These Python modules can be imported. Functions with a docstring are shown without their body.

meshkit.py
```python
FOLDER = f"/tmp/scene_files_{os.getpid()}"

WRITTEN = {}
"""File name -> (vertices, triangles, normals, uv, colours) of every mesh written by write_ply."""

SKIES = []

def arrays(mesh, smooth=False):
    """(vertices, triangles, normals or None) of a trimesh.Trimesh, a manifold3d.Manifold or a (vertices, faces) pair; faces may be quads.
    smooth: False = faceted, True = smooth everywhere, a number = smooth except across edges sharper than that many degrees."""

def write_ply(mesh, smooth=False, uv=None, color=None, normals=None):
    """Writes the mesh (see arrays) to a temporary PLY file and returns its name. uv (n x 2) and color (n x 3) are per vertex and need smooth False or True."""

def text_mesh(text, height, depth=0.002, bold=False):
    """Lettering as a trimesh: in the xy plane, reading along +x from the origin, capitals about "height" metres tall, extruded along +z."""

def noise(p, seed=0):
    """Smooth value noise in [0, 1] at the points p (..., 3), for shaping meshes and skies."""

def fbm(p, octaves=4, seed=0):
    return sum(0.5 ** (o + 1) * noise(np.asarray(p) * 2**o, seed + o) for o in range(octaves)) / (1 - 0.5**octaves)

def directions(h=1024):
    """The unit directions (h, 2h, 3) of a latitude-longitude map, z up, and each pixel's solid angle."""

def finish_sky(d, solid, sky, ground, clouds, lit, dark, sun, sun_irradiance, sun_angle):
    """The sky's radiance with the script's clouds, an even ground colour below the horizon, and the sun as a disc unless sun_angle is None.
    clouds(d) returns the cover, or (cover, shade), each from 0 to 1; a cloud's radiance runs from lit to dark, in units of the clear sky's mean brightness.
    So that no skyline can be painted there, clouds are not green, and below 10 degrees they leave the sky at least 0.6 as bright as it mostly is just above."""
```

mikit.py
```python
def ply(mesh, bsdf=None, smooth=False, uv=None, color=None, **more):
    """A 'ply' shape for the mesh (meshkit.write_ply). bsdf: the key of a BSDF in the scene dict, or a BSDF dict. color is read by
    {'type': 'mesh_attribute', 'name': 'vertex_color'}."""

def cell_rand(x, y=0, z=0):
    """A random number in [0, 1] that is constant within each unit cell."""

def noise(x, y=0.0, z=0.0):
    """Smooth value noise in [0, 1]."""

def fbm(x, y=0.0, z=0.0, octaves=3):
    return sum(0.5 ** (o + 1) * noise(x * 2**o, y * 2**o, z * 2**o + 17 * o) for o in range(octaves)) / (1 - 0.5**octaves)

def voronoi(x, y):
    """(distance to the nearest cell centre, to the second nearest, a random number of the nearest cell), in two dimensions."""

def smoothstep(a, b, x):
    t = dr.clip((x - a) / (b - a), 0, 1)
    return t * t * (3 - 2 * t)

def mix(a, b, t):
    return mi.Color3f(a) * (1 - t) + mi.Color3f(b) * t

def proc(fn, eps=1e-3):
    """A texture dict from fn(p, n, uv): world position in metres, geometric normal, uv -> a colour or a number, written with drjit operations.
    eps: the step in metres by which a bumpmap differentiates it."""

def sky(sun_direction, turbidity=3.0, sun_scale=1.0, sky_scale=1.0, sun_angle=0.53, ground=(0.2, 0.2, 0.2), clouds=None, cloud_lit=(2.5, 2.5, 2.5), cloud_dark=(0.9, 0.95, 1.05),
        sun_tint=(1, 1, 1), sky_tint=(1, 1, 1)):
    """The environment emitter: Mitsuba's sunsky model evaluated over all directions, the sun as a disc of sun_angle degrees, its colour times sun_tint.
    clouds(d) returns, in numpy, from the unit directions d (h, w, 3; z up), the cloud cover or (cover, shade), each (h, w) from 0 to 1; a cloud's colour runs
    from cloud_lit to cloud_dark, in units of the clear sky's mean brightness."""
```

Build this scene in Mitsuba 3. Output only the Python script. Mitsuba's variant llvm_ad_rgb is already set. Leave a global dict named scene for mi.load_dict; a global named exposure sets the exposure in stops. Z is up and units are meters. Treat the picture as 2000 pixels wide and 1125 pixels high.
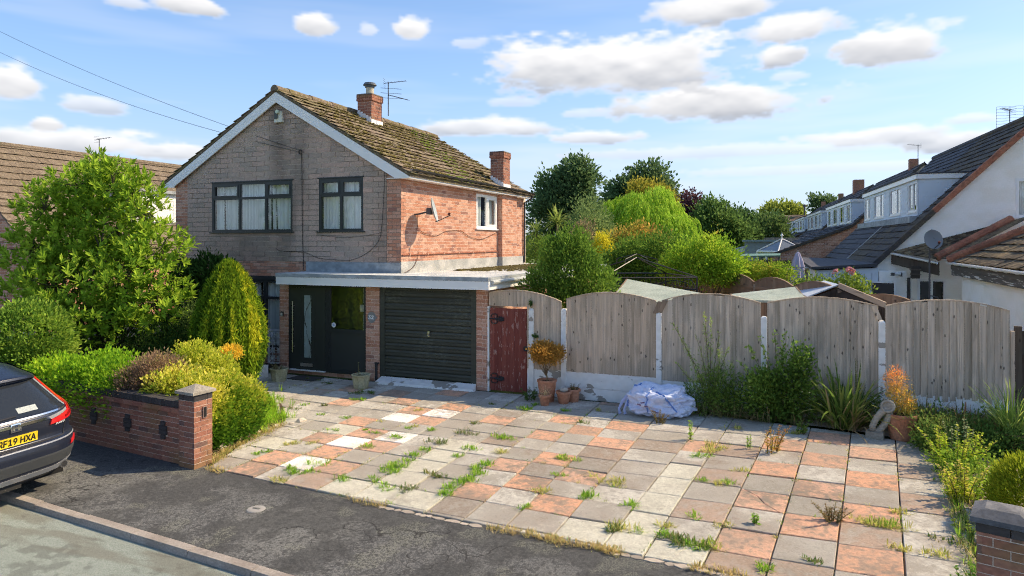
import math
import numpy as np
import drjit as dr
import mitsuba as mi
import trimesh
import shapely
import shapely.ops
from shapely.geometry import Polygon, box as sbox
from shapely import affinity
import mikit
import meshkit
from mikit import proc, noise, fbm, voronoi, cell_rand, smoothstep, mix

T = mi.ScalarTransform4f
scene = {"type": "scene"}
labels = {}
# ------------------------------------------------------------------ camera, sky, exposure
YAW = math.radians(22.05)
FS, FC = math.sin(YAW), math.cos(YAW)
CAM = [0.0, 0.0, 3.2]
scene["camera"] = {"type": "perspective", "fov": 73.74, "fov_axis": "x", "near_clip": 0.1, "far_clip": 3000.0,
                   "principal_point_offset_x": 0.0, "principal_point_offset_y": 0.07867,
                   "to_world": T().look_at(origin=CAM, target=[-FS, FC, 3.2], up=[0, 0, 1])}
exposure = 2.82
SUN = [0.95, 0.60, 1.0]

# clouds: (azimuth in degrees, east of the house's long axis; elevation; half widths in degrees; strength)
CLOUDS = [(-13.1, 14.1, 10.5, 2.8, 1.0), (-18.2, 14.4, 6.0, 2.1, 1.0), (-5.7, 11.0, 8.5, 1.6, 1.0), (-5.7, 18.1, 5.9, 1.4, 1.0), (0.0, 16.1, 3.7, 1.4, 1.0), (7.2, 13.9, 3.8, 1.8, 1.0), (-23.8, 9.5, 6.7, 0.9, 0.9), (-15.2, 8.6, 4.2, 0.6, 0.85), (5.7, 7.7, 5.7, 0.9, 0.9), (10.8, 7.0, 3.6, 0.8, 0.9), (-38.2, 16.9, 2.0, 1.2, 1.0), (-30.4, 17.0, 1.8, 1.2, 1.0), (-33.9, 16.9, 1.1, 0.7, 0.6), (-47.3, 17.3, 2.8, 0.8, 1.0), (-51.4, 17.0, 1.6, 0.5, 0.7), (-58.3, 10.4, 1.7, 1.4, 1.0), (-53.8, 9.7, 1.9, 0.7, 0.75), (-56.3, 8.1, 1.1, 0.7, 1.0), (-54.6, 7.0, 6.4, 1.0, 0.95), (-48.7, 6.7, 4.1, 0.8, 0.9), (-0.7, 14.2, 1.9, 1.0, 1.0), (-25.9, 16.2, 1.7, 0.6, 0.5), (-2.2, 7.2, 14.5, 0.6, 0.55), (2.2, 5.6, 10.7, 0.5, 0.45), (-22.1, 11.6, 2.1, 0.4, 0.5), (-15.6, 10.6, 2.5, 0.4, 0.5), (12.0, 8.5, 1.8, 0.4, 0.6), (0.0, 12.7, 1.5, 0.5, 0.5)]
def cloud_cover(d):
    az = np.degrees(np.arctan2(d[..., 0], d[..., 1]))
    el = np.degrees(np.arcsin(np.clip(d[..., 2], -1, 1)))
    q = np.stack([d[..., 0], d[..., 1], d[..., 2] * 2.2], -1)
    n1 = meshkit.fbm(q * 11.0 + 3.1, 5, 4)
    n2 = meshkit.fbm(q * 30.0 + 7.7, 4, 9)
    bil = 1 - np.abs(2 * meshkit.fbm(q * 20.0 + 11.3, 4, 33) - 1)
    wob = (n1 - 0.5) * 0.9 + (n2 - 0.5) * 0.9 + (bil - 0.78) * 0.35 + (meshkit.fbm(q * 75.0 + 1.7, 3, 14) - 0.5) * 0.45
    cover = np.zeros(az.shape)
    shade = np.zeros(az.shape)
    tot = np.full(az.shape, 1e-6)
    for a, e, ra, re, k in CLOUDS:
        ra, re = ra * 1.10, re * 1.12
        da = (az - a + 180) % 360 - 180
        r = np.sqrt((da / ra) ** 2 + ((el - e) / np.where(el < e, re * 0.75, re)) ** 2)
        c = np.clip((1.0 - r + wob * np.clip(0.12 + 0.88 * r, 0, 1.1)) * 2.3, 0, 1) * np.clip(2.6 - 1.6 * r, 0, 1)
        c = c * c * (3 - 2 * c) * k
        s = np.clip(0.42 - (el - e) / re * 0.80 + (n2 - 0.5) * 0.7 + (n1 - 0.5) * 0.6, 0, 1)
        shade += s * c ** 2; tot += c ** 2
        cover = np.maximum(cover, c)
    shade = shade / tot
    far = np.clip((meshkit.fbm(np.stack([d[..., 0] / (d[..., 2] + 0.12), d[..., 1] / (d[..., 2] + 0.12), d[..., 2] * 0], -1) * 0.9 + 5, 5, 21) - 0.60) * 5, 0, 1)
    behind = np.clip((np.abs((az + 22 + 180) % 360 - 180) - 45) / 15, 0, 1)
    cover = np.maximum(cover, far * behind * 0.9)
    wisps = np.clip((meshkit.fbm(np.stack([az * 0.06, el * 0.55, az * 0], -1) + 2, 4, 5) - 0.50) * 1.0, 0, 0.22) * np.clip((24 - el) / 14, 0, 1)
    cover = np.maximum(cover, wisps)
    veil = 0.62 * np.clip((13 - el) / 13, 0, 1) ** 1.2
    shade = shade * np.clip(cover * 1.3 - 0.15, 0, 1)
    out = 1 - (1 - cover) * (1 - veil)
    return out, (shade * cover + 0.9 * (out - cover)) / np.maximum(out, 1e-6)
scene["sky"] = mikit.sky(SUN, turbidity=3.0, sun_scale=0.62, sky_scale=1.0, clouds=cloud_cover, cloud_lit=(2.0, 1.98, 1.98), cloud_dark=(1.0, 1.05, 1.16), sky_tint=(0.87, 0.855, 0.87), sun_tint=(1.0, 0.97, 0.9))

# ------------------------------------------------------------------ helpers
_used = {}
def uniq(k):
    if k not in _used:
        _used[k] = 0
        return k
    _used[k] += 1
    return uniq("%s_%03d" % (k, _used[k]))

def tag(key, label=None, cat=None, group=None, kind=None):
    d = labels.setdefault(key, {})
    if label: d["label"] = label
    if cat: d["category"] = cat
    if group: d["group"] = group
    if kind: d["kind"] = kind
    return key

class MB:
    """collects polygons: vertices, triangles, a (seed, type) uv per piece and a colour per piece"""
    def __init__(self):
        self.v, self.f, self.u, self.c, self.n = [], [], [], [], 0
    def add(self, v, f, uv=(0.5, 0.0), col=(0.5, 0.5, 0.5)):
        v = np.asarray(v, float).reshape(-1, 3)
        f = np.asarray(f, int)
        if f.shape[1] == 4: f = np.vstack([f[:, [0, 1, 2]], f[:, [0, 2, 3]]])
        self.v.append(v); self.f.append(f + self.n); self.n += len(v)
        uv = np.asarray(uv, float); col = np.asarray(col, float)
        self.u.append(np.broadcast_to(uv, (len(v), 2))); self.c.append(np.broadcast_to(col, (len(v), 3)))
        return self
    HF = np.array([[0, 3, 2, 1], [4, 5, 6, 7], [0, 1, 5, 4], [1, 2, 6, 5], [2, 3, 7, 6], [3, 0, 4, 7]])
    def hexa(self, p, **k):
        """p: 8 corners, bottom ring (counter-clockwise from above) then top ring"""
        p = np.asarray(p, float)
        f = self.HF
        n = np.cross(p[1] - p[0], p[3] - p[0])
        if np.dot(n, p[4:].mean(0) - p[:4].mean(0)) < 0: f = f[:, ::-1]
        return self.add(p[f].reshape(-1, 3), np.arange(24).reshape(6, 4), **k)
    def box(self, x0, y0, z0, x1, y1, z1, **k):
        return self.hexa([[x0, y0, z0], [x1, y0, z0], [x1, y1, z0], [x0, y1, z0], [x0, y0, z1], [x1, y0, z1], [x1, y1, z1], [x0, y1, z1]], **k)
    def fbox(self, O, ex, ey, ez, a, b, **k):
        """box between local corners a and b in the frame O, ex, ey, ez"""
        O, ex, ey, ez = (np.asarray(q, float) for q in (O, ex, ey, ez))
        q = [(a[0], a[1], a[2]), (b[0], a[1], a[2]), (b[0], b[1], a[2]), (a[0], b[1], a[2]), (a[0], a[1], b[2]), (b[0], a[1], b[2]), (b[0], b[1], b[2]), (a[0], b[1], b[2])]
        return self.hexa([O + ex * i + ey * j + ez * l for i, j, l in q], **k)
    def beam(self, a, b, w, h, **k):
        """a square bar from a to b"""
        a, b = np.asarray(a, float), np.asarray(b, float)
        t = b - a; L = np.linalg.norm(t); t /= L
        s = np.cross(t, [0, 0, 1.0]);
        if np.linalg.norm(s) < 1e-3: s = np.array([1.0, 0, 0])
        s /= np.linalg.norm(s); u = np.cross(s, t)
        return self.fbox(a, t, s, u, (0, -w / 2, -h / 2), (L, w / 2, h / 2), **k)
    def poly(self, pts, **k):
        p = np.asarray(pts, float)
        return self.add(p, [[0, i, i + 1] for i in range(1, len(p) - 1)], **k)
    def tri(self, m, **k):
        return self.add(np.array(m.vertices), np.array(m.faces), **k)
    def tube(self, pts, r, n=6, **k):
        p = np.asarray(pts, float)
        r = np.broadcast_to(np.asarray(r, float), (len(p),))
        t = np.gradient(p, axis=0); t /= np.linalg.norm(t, axis=1, keepdims=True) + 1e-12
        ref = np.array([0, 0, 1.0]) if np.abs(t[:, 2]).mean() < 0.8 else np.array([1.0, 0.13, 0])
        a = np.cross(t, ref); a /= np.linalg.norm(a, axis=1, keepdims=True) + 1e-12
        b = np.cross(t, a); g = np.arange(n) * 2 * np.pi / n
        v = (p[:, None] + r[:, None, None] * (np.cos(g)[None, :, None] * a[:, None] + np.sin(g)[None, :, None] * b[:, None])).reshape(-1, 3)
        i, j = np.meshgrid(np.arange(len(p) - 1), np.arange(n), indexing="ij")
        q = np.stack([i * n + j, i * n + (j + 1) % n, (i + 1) * n + (j + 1) % n, (i + 1) * n + j], -1).reshape(-1, 4)
        caps = [[0, k2 + 1, k2] for k2 in range(1, n - 1)] + [[(len(p) - 1) * n, (len(p) - 1) * n + k2, (len(p) - 1) * n + k2 + 1] for k2 in range(1, n - 1)]
        return self.add(v, np.vstack([q[:, [0, 2, 1]], q[:, [0, 3, 2]], np.array(caps)]), **k)
    def lathe(self, prof, c, n=20, **k):
        c = np.asarray(c, float); prof = np.asarray(prof, float)
        g = np.arange(n) * 2 * np.pi / n
        v = np.stack([prof[:, 0][:, None] * np.cos(g), prof[:, 0][:, None] * np.sin(g), np.repeat(prof[:, 1][:, None], n, 1)], -1).reshape(-1, 3) + c
        i, j = np.meshgrid(np.arange(len(prof) - 1), np.arange(n), indexing="ij")
        q = np.stack([i * n + j, i * n + (j + 1) % n, (i + 1) * n + (j + 1) % n, (i + 1) * n + j], -1).reshape(-1, 4)
        return self.add(v, q, **k)
    def prism(self, poly, O, ex, ey, h0, h1, **k):
        """shapely polygon in the plane (O, ex, ey) extruded along ex x ey from h0 to h1"""
        for g in getattr(poly, "geoms", [poly]):
            if g.is_empty or g.area < 1e-6 or g.geom_type != "Polygon": continue
            m = trimesh.creation.extrude_polygon(g, h1 - h0, engine="earcut")
            O_, ex_, ey_ = (np.asarray(q, float) for q in (O, ex, ey))
            nz = np.cross(ex_, ey_)
            v = np.array(m.vertices); v = O_ + v[:, :1] * ex_ + v[:, 1:2] * ey_ + (v[:, 2:] + h0) * nz
            f = np.array(m.faces)
            self.add(v[f].reshape(-1, 3), np.arange(len(f) * 3).reshape(-1, 3), **k)
        return self
    def arrays(self):
        return np.vstack(self.v), np.vstack(self.f), np.vstack(self.u), np.vstack(self.c)

def put(key, mb, bsdf, smooth=False, uv=True, col=False, tag_kind=None, **more):
    """one shape entry of the scene"""
    if key in scene or key not in _used: key = uniq(key)
    if isinstance(mb, MB): v, f, u, c = mb.arrays()
    else:
        v, f = np.array(mb.vertices), np.array(mb.faces); u = np.zeros((len(v), 2)); c = np.full((len(v), 3), 0.5)
    if smooth not in (False, True):
        uv = col = False
    scene[key] = mikit.ply(trimesh.Trimesh(v, f, process=False), bsdf, smooth=smooth, uv=u if uv else None, color=c if col else None, **more)
    return key

def vput(key, mb, bsdf="vc_rough", smooth=False):
    return put(key, mb, bsdf, smooth=smooth, uv=False, col=True)

def struct(name, mb, bsdf, **k):
    key = put(name, mb, bsdf, **k); tag(key, kind="structure"); return key

def rot2(x, y, a):
    return x * math.cos(a) - y * math.sin(a), x * math.sin(a) + y * math.cos(a)

# ------------------------------------------------------------------ materials
def C3(r, g, b): return mi.Color3f(r, g, b)
def prin(col, rough=0.8, spec=0.3, bump=None, bs=0.01, two=True, **k):
    b = {"type": "principled", "base_color": col if isinstance(col, dict) else {"type": "rgb", "value": list(col)}, "roughness": rough, "specular": spec, **k}
    if bump is not None: b = {"type": "bumpmap", "arbitrary": proc(bump, 2e-3), "scale": bs, "bsdf": b}
    return {"type": "twosided", "bsdf": b} if two else b
VC = {"type": "mesh_attribute", "name": "vertex_color"}
scene["vc_rough"] = prin(VC, 0.85, 0.2)
scene["vc_semi"] = prin(VC, 0.42, 0.45)
scene["vc_gloss"] = prin(VC, 0.15, 0.5)
scene["vc_metal"] = prin(VC, 0.35, 0.5, metallic=0.85)
scene["leaf"] = {"type": "principledthin", "base_color": VC, "roughness": 0.42, "diff_trans": 0.95, "eta": 1.4}
scene["leaf_gloss"] = {"type": "principledthin", "base_color": VC, "roughness": 0.3, "diff_trans": 0.8, "eta": 1.45}
scene["pane"] = {"type": "thindielectric", "int_ior": 1.5}

def m_brick(a, b, c, mott=0.25, lich=0.0):
    def fn(p, n, uv):
        r = cell_rand(uv.x * 9973.0, 1.0, 2.0)
        base = mix(mix(C3(*a), C3(*b), smoothstep(0.15, 0.75, r)), C3(*c), smoothstep(0.84, 0.98, r))
        g = fbm(p.x * 38, p.y * 38, p.z * 38, 3)
        base = base * (1 - mott + 2 * mott * g)
        if lich:
            l = smoothstep(0.5, 0.72, fbm(p.x * 1.6 + 3, p.y * 1.6, p.z * 2.2, 4)) * lich
            base = mix(base, C3(0.20, 0.15, 0.06), l)
        return base
    return fn
scene["red_brick"] = prin(proc(m_brick((0.45, 0.21, 0.135), (0.55, 0.325, 0.235), (0.30, 0.15, 0.115), 0.30)), 0.85, 0.2)
scene["wall_brick"] = prin(proc(m_brick((0.30, 0.13, 0.09), (0.35, 0.17, 0.115), (0.17, 0.10, 0.085), 0.38, 0.5)), 0.85, 0.2)
scene["black_brick"] = prin(proc(m_brick((0.045, 0.042, 0.045), (0.06, 0.055, 0.055), (0.035, 0.033, 0.035), 0.35)), 0.6, 0.35)

def f_mortar(p, n, uv):
    return C3(0.68, 0.58, 0.48) * (0.7 + 0.5 * fbm(p.x * 25, p.y * 25, p.z * 25, 3))
scene["mortar"] = prin(proc(f_mortar), 0.95, 0.1)

def f_stone(p, n, uv):
    r = cell_rand(uv.x * 9973.0, 3.0, 2.0)
    r2 = cell_rand(uv.x * 9973.0, 5.0, 2.0)
    base = mix(mix(C3(0.45, 0.35, 0.285), C3(0.51, 0.365, 0.295), r), C3(0.40, 0.32, 0.265), smoothstep(0.6, 0.9, r2))
    g = fbm(p.x * 45, p.y * 45, p.z * 45, 3)
    base = base * (0.55 + 0.9 * g)
    stain = smoothstep(0.42, 0.7, fbm(p.x * 0.9 + 4, p.z * 0.35, 2.0, 4))
    streak = smoothstep(1.0, 0.1, dr.abs(p.x + 12.35) / (0.25 + 0.5 * fbm(p.z * 1.7, 1.0, 1.0, 3))) * smoothstep(4.2, 5.6, p.z)
    return base * (1 - 0.38 * stain) * (1 - 0.4 * streak)
scene["stone_block"] = prin(proc(f_stone), 0.9, 0.15, bump=lambda p, n, uv: fbm(p.x * 40, p.y * 40, p.z * 40, 3), bs=0.008)
def f_stone_joint(p, n, uv):
    return mix(C3(0.19, 0.17, 0.15), C3(0.60, 0.54, 0.48), smoothstep(0.46, 0.60, fbm(p.x * 0.8 + 2, p.z * 0.9, 1.0, 4) + 0.06 * (p.z - 4.5)))
scene["stone_joint"] = prin(proc(f_stone_joint), 0.95, 0.1)

def m_tile(base, b2, moss, amount, lichen, scale=1.0):
    def fn(p, n, uv):
        r = cell_rand(uv.x * 9973.0, 3.0, 7.0)
        c = mix(C3(*base), C3(*b2), r) * (0.6 + 0.8 * fbm(p.x * 28, p.y * 28, p.z * 28, 3))
        f = fbm(p.x * 1.3 * scale, p.y * 1.3 * scale, p.z * 1.3 * scale, 4)
        g = fbm(p.x * 14, p.y * 14, p.z * 14 + 4, 3)
        m = smoothstep(0.62 - 0.28 * amount, 0.74 - 0.2 * amount, 0.45 * f + 0.55 * g)
        c = mix(c, C3(*moss) * (0.6 + 0.8 * noise(p.x * 60, p.y * 60, p.z * 60)), m * amount)
        l = smoothstep(0.60, 0.68, fbm(p.x * 20 + 9, p.y * 20, p.z * 20, 3))
        return mix(c, C3(0.36, 0.33, 0.22), l * lichen)
    return fn
scene["mossy_tile"] = prin(proc(m_tile((0.15, 0.115, 0.085), (0.20, 0.155, 0.12), (0.13, 0.115, 0.03), 0.62, 0.55)), 0.95, 0.1)
scene["brown_tile"] = prin(proc(m_tile((0.165, 0.13, 0.095), (0.205, 0.165, 0.125), (0.10, 0.08, 0.055), 0.5, 0.3)), 0.9, 0.15)
scene["dark_tile"] = prin(proc(m_tile((0.048, 0.046, 0.05), (0.06, 0.055, 0.055), (0.11, 0.085, 0.05), 0.75, 0.12, 0.6)), 0.75, 0.25)
scene["slate_tile"] = prin(proc(m_tile((0.055, 0.056, 0.066), (0.07, 0.07, 0.078), (0.09, 0.08, 0.07), 0.2, 0.05, 0.6)), 0.7, 0.3)
scene["ochre_tile"] = prin(proc(m_tile((0.16, 0.12, 0.075), (0.24, 0.17, 0.09), (0.045, 0.04, 0.035), 0.8, 0.35)), 0.9, 0.15)
scene["terracotta_tile"] = prin(proc(m_tile((0.33, 0.125, 0.075), (0.40, 0.17, 0.10), (0.12, 0.075, 0.05), 0.5, 0.15)), 0.85, 0.2)

def f_slab(p, n, uv):
    t = uv.y
    r = cell_rand(uv.x * 9973.0, 1.0, 1.0); r2 = cell_rand(uv.x * 9973.0, 2.0, 1.0)
    grey = mix(C3(0.47, 0.45, 0.395), C3(0.30, 0.28, 0.24), r * r)
    orange = mix(C3(0.56, 0.31, 0.195), C3(0.52, 0.33, 0.235), r)
    white = C3(0.78, 0.75, 0.69); cream = C3(0.50, 0.485, 0.40); brown = mix(C3(0.31, 0.235, 0.18), C3(0.38, 0.28, 0.215), r)
    c = dr.select(t < 0.5, grey, dr.select(t < 1.5, orange, dr.select(t < 2.5, white, dr.select(t < 3.5, cream, brown))))
    big = fbm(p.x * 1.6 + uv.x * 31, p.y * 1.6 + uv.x * 17, 1.0, 3)
    mid = fbm(p.x * 7 + uv.x * 7, p.y * 7, 2.0, 4)
    f2 = fbm(p.x * 22 + uv.x * 5, p.y * 22, 4.0, 4)
    fine = fbm(p.x * 60, p.y * 60, 3.0, 3)
    dirty = dr.select(t < 0.5, 0.55 + 0.4 * r2, dr.select(t < 1.5, 0.20 + 0.75 * r2 * r2, dr.select(t < 2.5, mi.Float(0.35), dr.select(t < 3.5, mi.Float(0.22), mi.Float(0.8)))))
    w = smoothstep(0.34, 0.70, 0.6 * big + 0.25 * mid + 0.15 * f2)
    c = mix(c, mix(C3(0.255, 0.235, 0.195), C3(0.215, 0.165, 0.13), r2), w * dirty)
    run = smoothstep(0.50, 0.66, fbm(p.x * 1.1 + 7, p.y * 1.1 + 3, 8.0, 5)) * smoothstep(0.35, 0.62, 0.5 * mid + 0.5 * f2)
    c = mix(c, C3(0.16, 0.14, 0.11), run * dr.select(t > 2.5, mi.Float(0.35), mi.Float(0.55)))
    pale = smoothstep(0.44, 0.74, 0.4 * mid + 0.6 * f2) * dr.select(t > 3.5, mi.Float(0.30), dr.select(t > 1.6, mi.Float(0.0), dr.select(t > 0.5, mi.Float(0.22), mi.Float(0.70))))
    c = mix(c, C3(0.60, 0.575, 0.51), pale)
    edge = smoothstep(0.47, 0.66, 0.25 * mid + 0.5 * f2 + 0.25 * fine) * dr.select(t > 1.6, mi.Float(0.16), mi.Float(0.55))
    c = mix(c, C3(0.13, 0.11, 0.085), edge)
    return c * (0.72 + 0.56 * fine)
scene["paving"] = prin(proc(f_slab), 0.9, 0.15, bump=lambda p, n, uv: fbm(p.x * 50, p.y * 50, 1.0, 3), bs=0.006)

def crack_lines(p, sc, wid):
    wx = (fbm(p.x * 2.0, p.y * 2.0, 5.0, 4) - 0.5) * 1.6; wy = (fbm(p.x * 2.0 + 40, p.y * 2.0, 9.0, 4) - 0.5) * 1.6
    a, b, _ = voronoi((p.x + wx) * sc, (p.y + wy) * sc)
    return smoothstep(wid, 0.0, b - a)
def f_asphalt(p, n, uv):
    g = fbm(p.x * 110, p.y * 110, 1.0, 2)
    big = fbm(p.x * 0.8, p.y * 0.8, 1.0, 4)
    sp = smoothstep(0.60, 0.78, noise(p.x * 170, p.y * 170, 3.0))
    c = mix(C3(0.075, 0.078, 0.08), C3(0.115, 0.118, 0.115), smoothstep(0.35, 0.65, big)) * (0.22 + 0.65 * g + 0.55 * fbm(p.x * 26, p.y * 26, 2.0, 3) + 0.35 * fbm(p.x * 12, p.y * 12, 2.0, 3))
    c = mix(c, C3(0.22, 0.21, 0.19), sp * 0.5)
    chips = smoothstep(0.60, 0.80, noise(p.x * 48, p.y * 48, 6.0)); pits = smoothstep(0.40, 0.22, noise(p.x * 36 + 5, p.y * 36, 9.0))
    c = mix(mix(c, C3(0.21, 0.21, 0.20), chips * 0.45), C3(0.035, 0.036, 0.037), pits * 0.55)
    edge = smoothstep(0.42, 0.62, fbm(p.x * 2.2, p.y * 2.2, 7.0, 4) + 0.35 * smoothstep(6.2, 6.95, p.y + 0.06 * p.x + 0.05))
    c = mix(c, C3(0.045, 0.046, 0.046), edge * 0.6)
    gr = smoothstep(0.62, 0.72, fbm(p.x * 3.1 + 8, p.y * 3.1, 2.0, 4)) * smoothstep(0.5, 0.7, g)
    c = mix(c, C3(0.23, 0.235, 0.18), gr * 0.6)
    return mix(c, C3(0.025, 0.025, 0.025), crack_lines(p, 0.55, 0.022) * smoothstep(0.42, 0.55, fbm(p.x * 0.6 + 3, p.y * 0.6, 1.0, 2)) * 0.9)
scene["asphalt"] = prin(proc(f_asphalt), 0.92, 0.2, bump=lambda p, n, uv: fbm(p.x * 110, p.y * 110, 1.0, 2), bs=0.006)
def f_road(p, n, uv):
    g = fbm(p.x * 120, p.y * 120, 1.0, 2)
    c = mix(C3(0.205, 0.235, 0.205), C3(0.25, 0.28, 0.25), fbm(p.x * 0.9, p.y * 0.9, 1.0, 3)) * (0.65 + 0.7 * g)
    wet = smoothstep(0.60, 0.68, fbm(p.x * 1.1 + p.y * 0.8, p.y * 4.2, 2.0, 4)) * smoothstep(0.44, 0.6, fbm(p.x * 6, p.y * 6, 3.0, 3))
    c = mix(c, C3(0.09, 0.095, 0.085), wet * 0.5)
    gut = smoothstep(0.4, 0.6, fbm(p.x * 1.2, p.y * 5, 4.0, 4)) * smoothstep(0.55, 0.1, dr.abs(p.y - 5.1 + 0.085 * (p.x + 6.5)))
    return mix(c, C3(0.12, 0.105, 0.08), gut * 0.5)
scene["road_surface"] = prin(proc(f_road), 0.9, 0.2, bump=lambda p, n, uv: fbm(p.x * 120, p.y * 120, 1.0, 2), bs=0.006)
def f_conc(a, b, f=30.0, amp=0.7):
    def fn(p, n, uv):
        g = fbm(p.x * f, p.y * f, p.z * f, 3)
        return mix(C3(*a), C3(*b), smoothstep(0.3, 0.7, fbm(p.x * 3, p.y * 3, p.z * 3, 4))) * (1 - amp / 2 + amp * g)
    return fn
scene["kerb_concrete"] = prin(proc(f_conc((0.26, 0.225, 0.195), (0.32, 0.285, 0.25), 60)), 0.9, 0.2)
scene["grey_concrete"] = prin(proc(f_conc((0.29, 0.265, 0.22), (0.40, 0.37, 0.31), 40)), 0.9, 0.2)
scene["cap_moss"] = prin(proc(f_conc((0.10, 0.105, 0.115), (0.27, 0.265, 0.26), 45)), 0.9, 0.2)
scene["pot_stone"] = prin(proc(f_conc((0.36, 0.33, 0.20), (0.48, 0.45, 0.31), 40)), 0.9, 0.2)
scene["terracotta"] = prin(proc(f_conc((0.40, 0.17, 0.095), (0.48, 0.24, 0.15), 25)), 0.85, 0.2)
scene["render_white"] = prin(proc(f_conc((0.84, 0.81, 0.73), (0.89, 0.87, 0.82), 45, 0.16)), 0.95, 0.1)
scene["felt"] = prin(proc(f_conc((0.34, 0.35, 0.34), (0.47, 0.47, 0.45), 50)), 0.9, 0.15)
scene["green_felt"] = prin(proc(f_conc((0.30, 0.345, 0.29), (0.38, 0.42, 0.36), 50)), 0.95, 0.1)
scene["soil"] = prin(proc(f_conc((0.05, 0.036, 0.025), (0.085, 0.062, 0.043), 30)), 0.95, 0.1)
scene["gravel"] = prin(proc(f_conc((0.30, 0.23, 0.18), (0.45, 0.38, 0.32), 45)), 0.95, 0.1)
scene["joint_dirt"] = prin(proc(f_conc((0.15, 0.13, 0.09), (0.24, 0.21, 0.14), 40)), 0.95, 0.1)
scene["lawn"] = prin(proc(f_conc((0.07, 0.11, 0.03), (0.11, 0.15, 0.05), 8)), 0.95, 0.1)
def f_peel(p, n, uv):
    k = smoothstep(0.655, 0.68, fbm(p.x * 4, p.y * 4, p.z * 6 + uv.x * 9, 4) + 0.09 * smoothstep(0.35, 0.0, p.z))
    w = C3(0.78, 0.77, 0.74) * (0.85 + 0.25 * fbm(p.x * 12, p.y * 12, p.z * 12, 3))
    return mix(w, C3(0.33, 0.30, 0.26), k)
scene["peeling_white"] = prin(proc(f_peel), 0.8, 0.2)
def f_white(p, n, uv):
    return C3(0.80, 0.80, 0.79) * (0.93 + 0.1 * fbm(p.x * 2, p.y * 2, p.z * 4, 3))
scene["white_paint"] = prin(proc(f_white), 0.45, 0.4)
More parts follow.
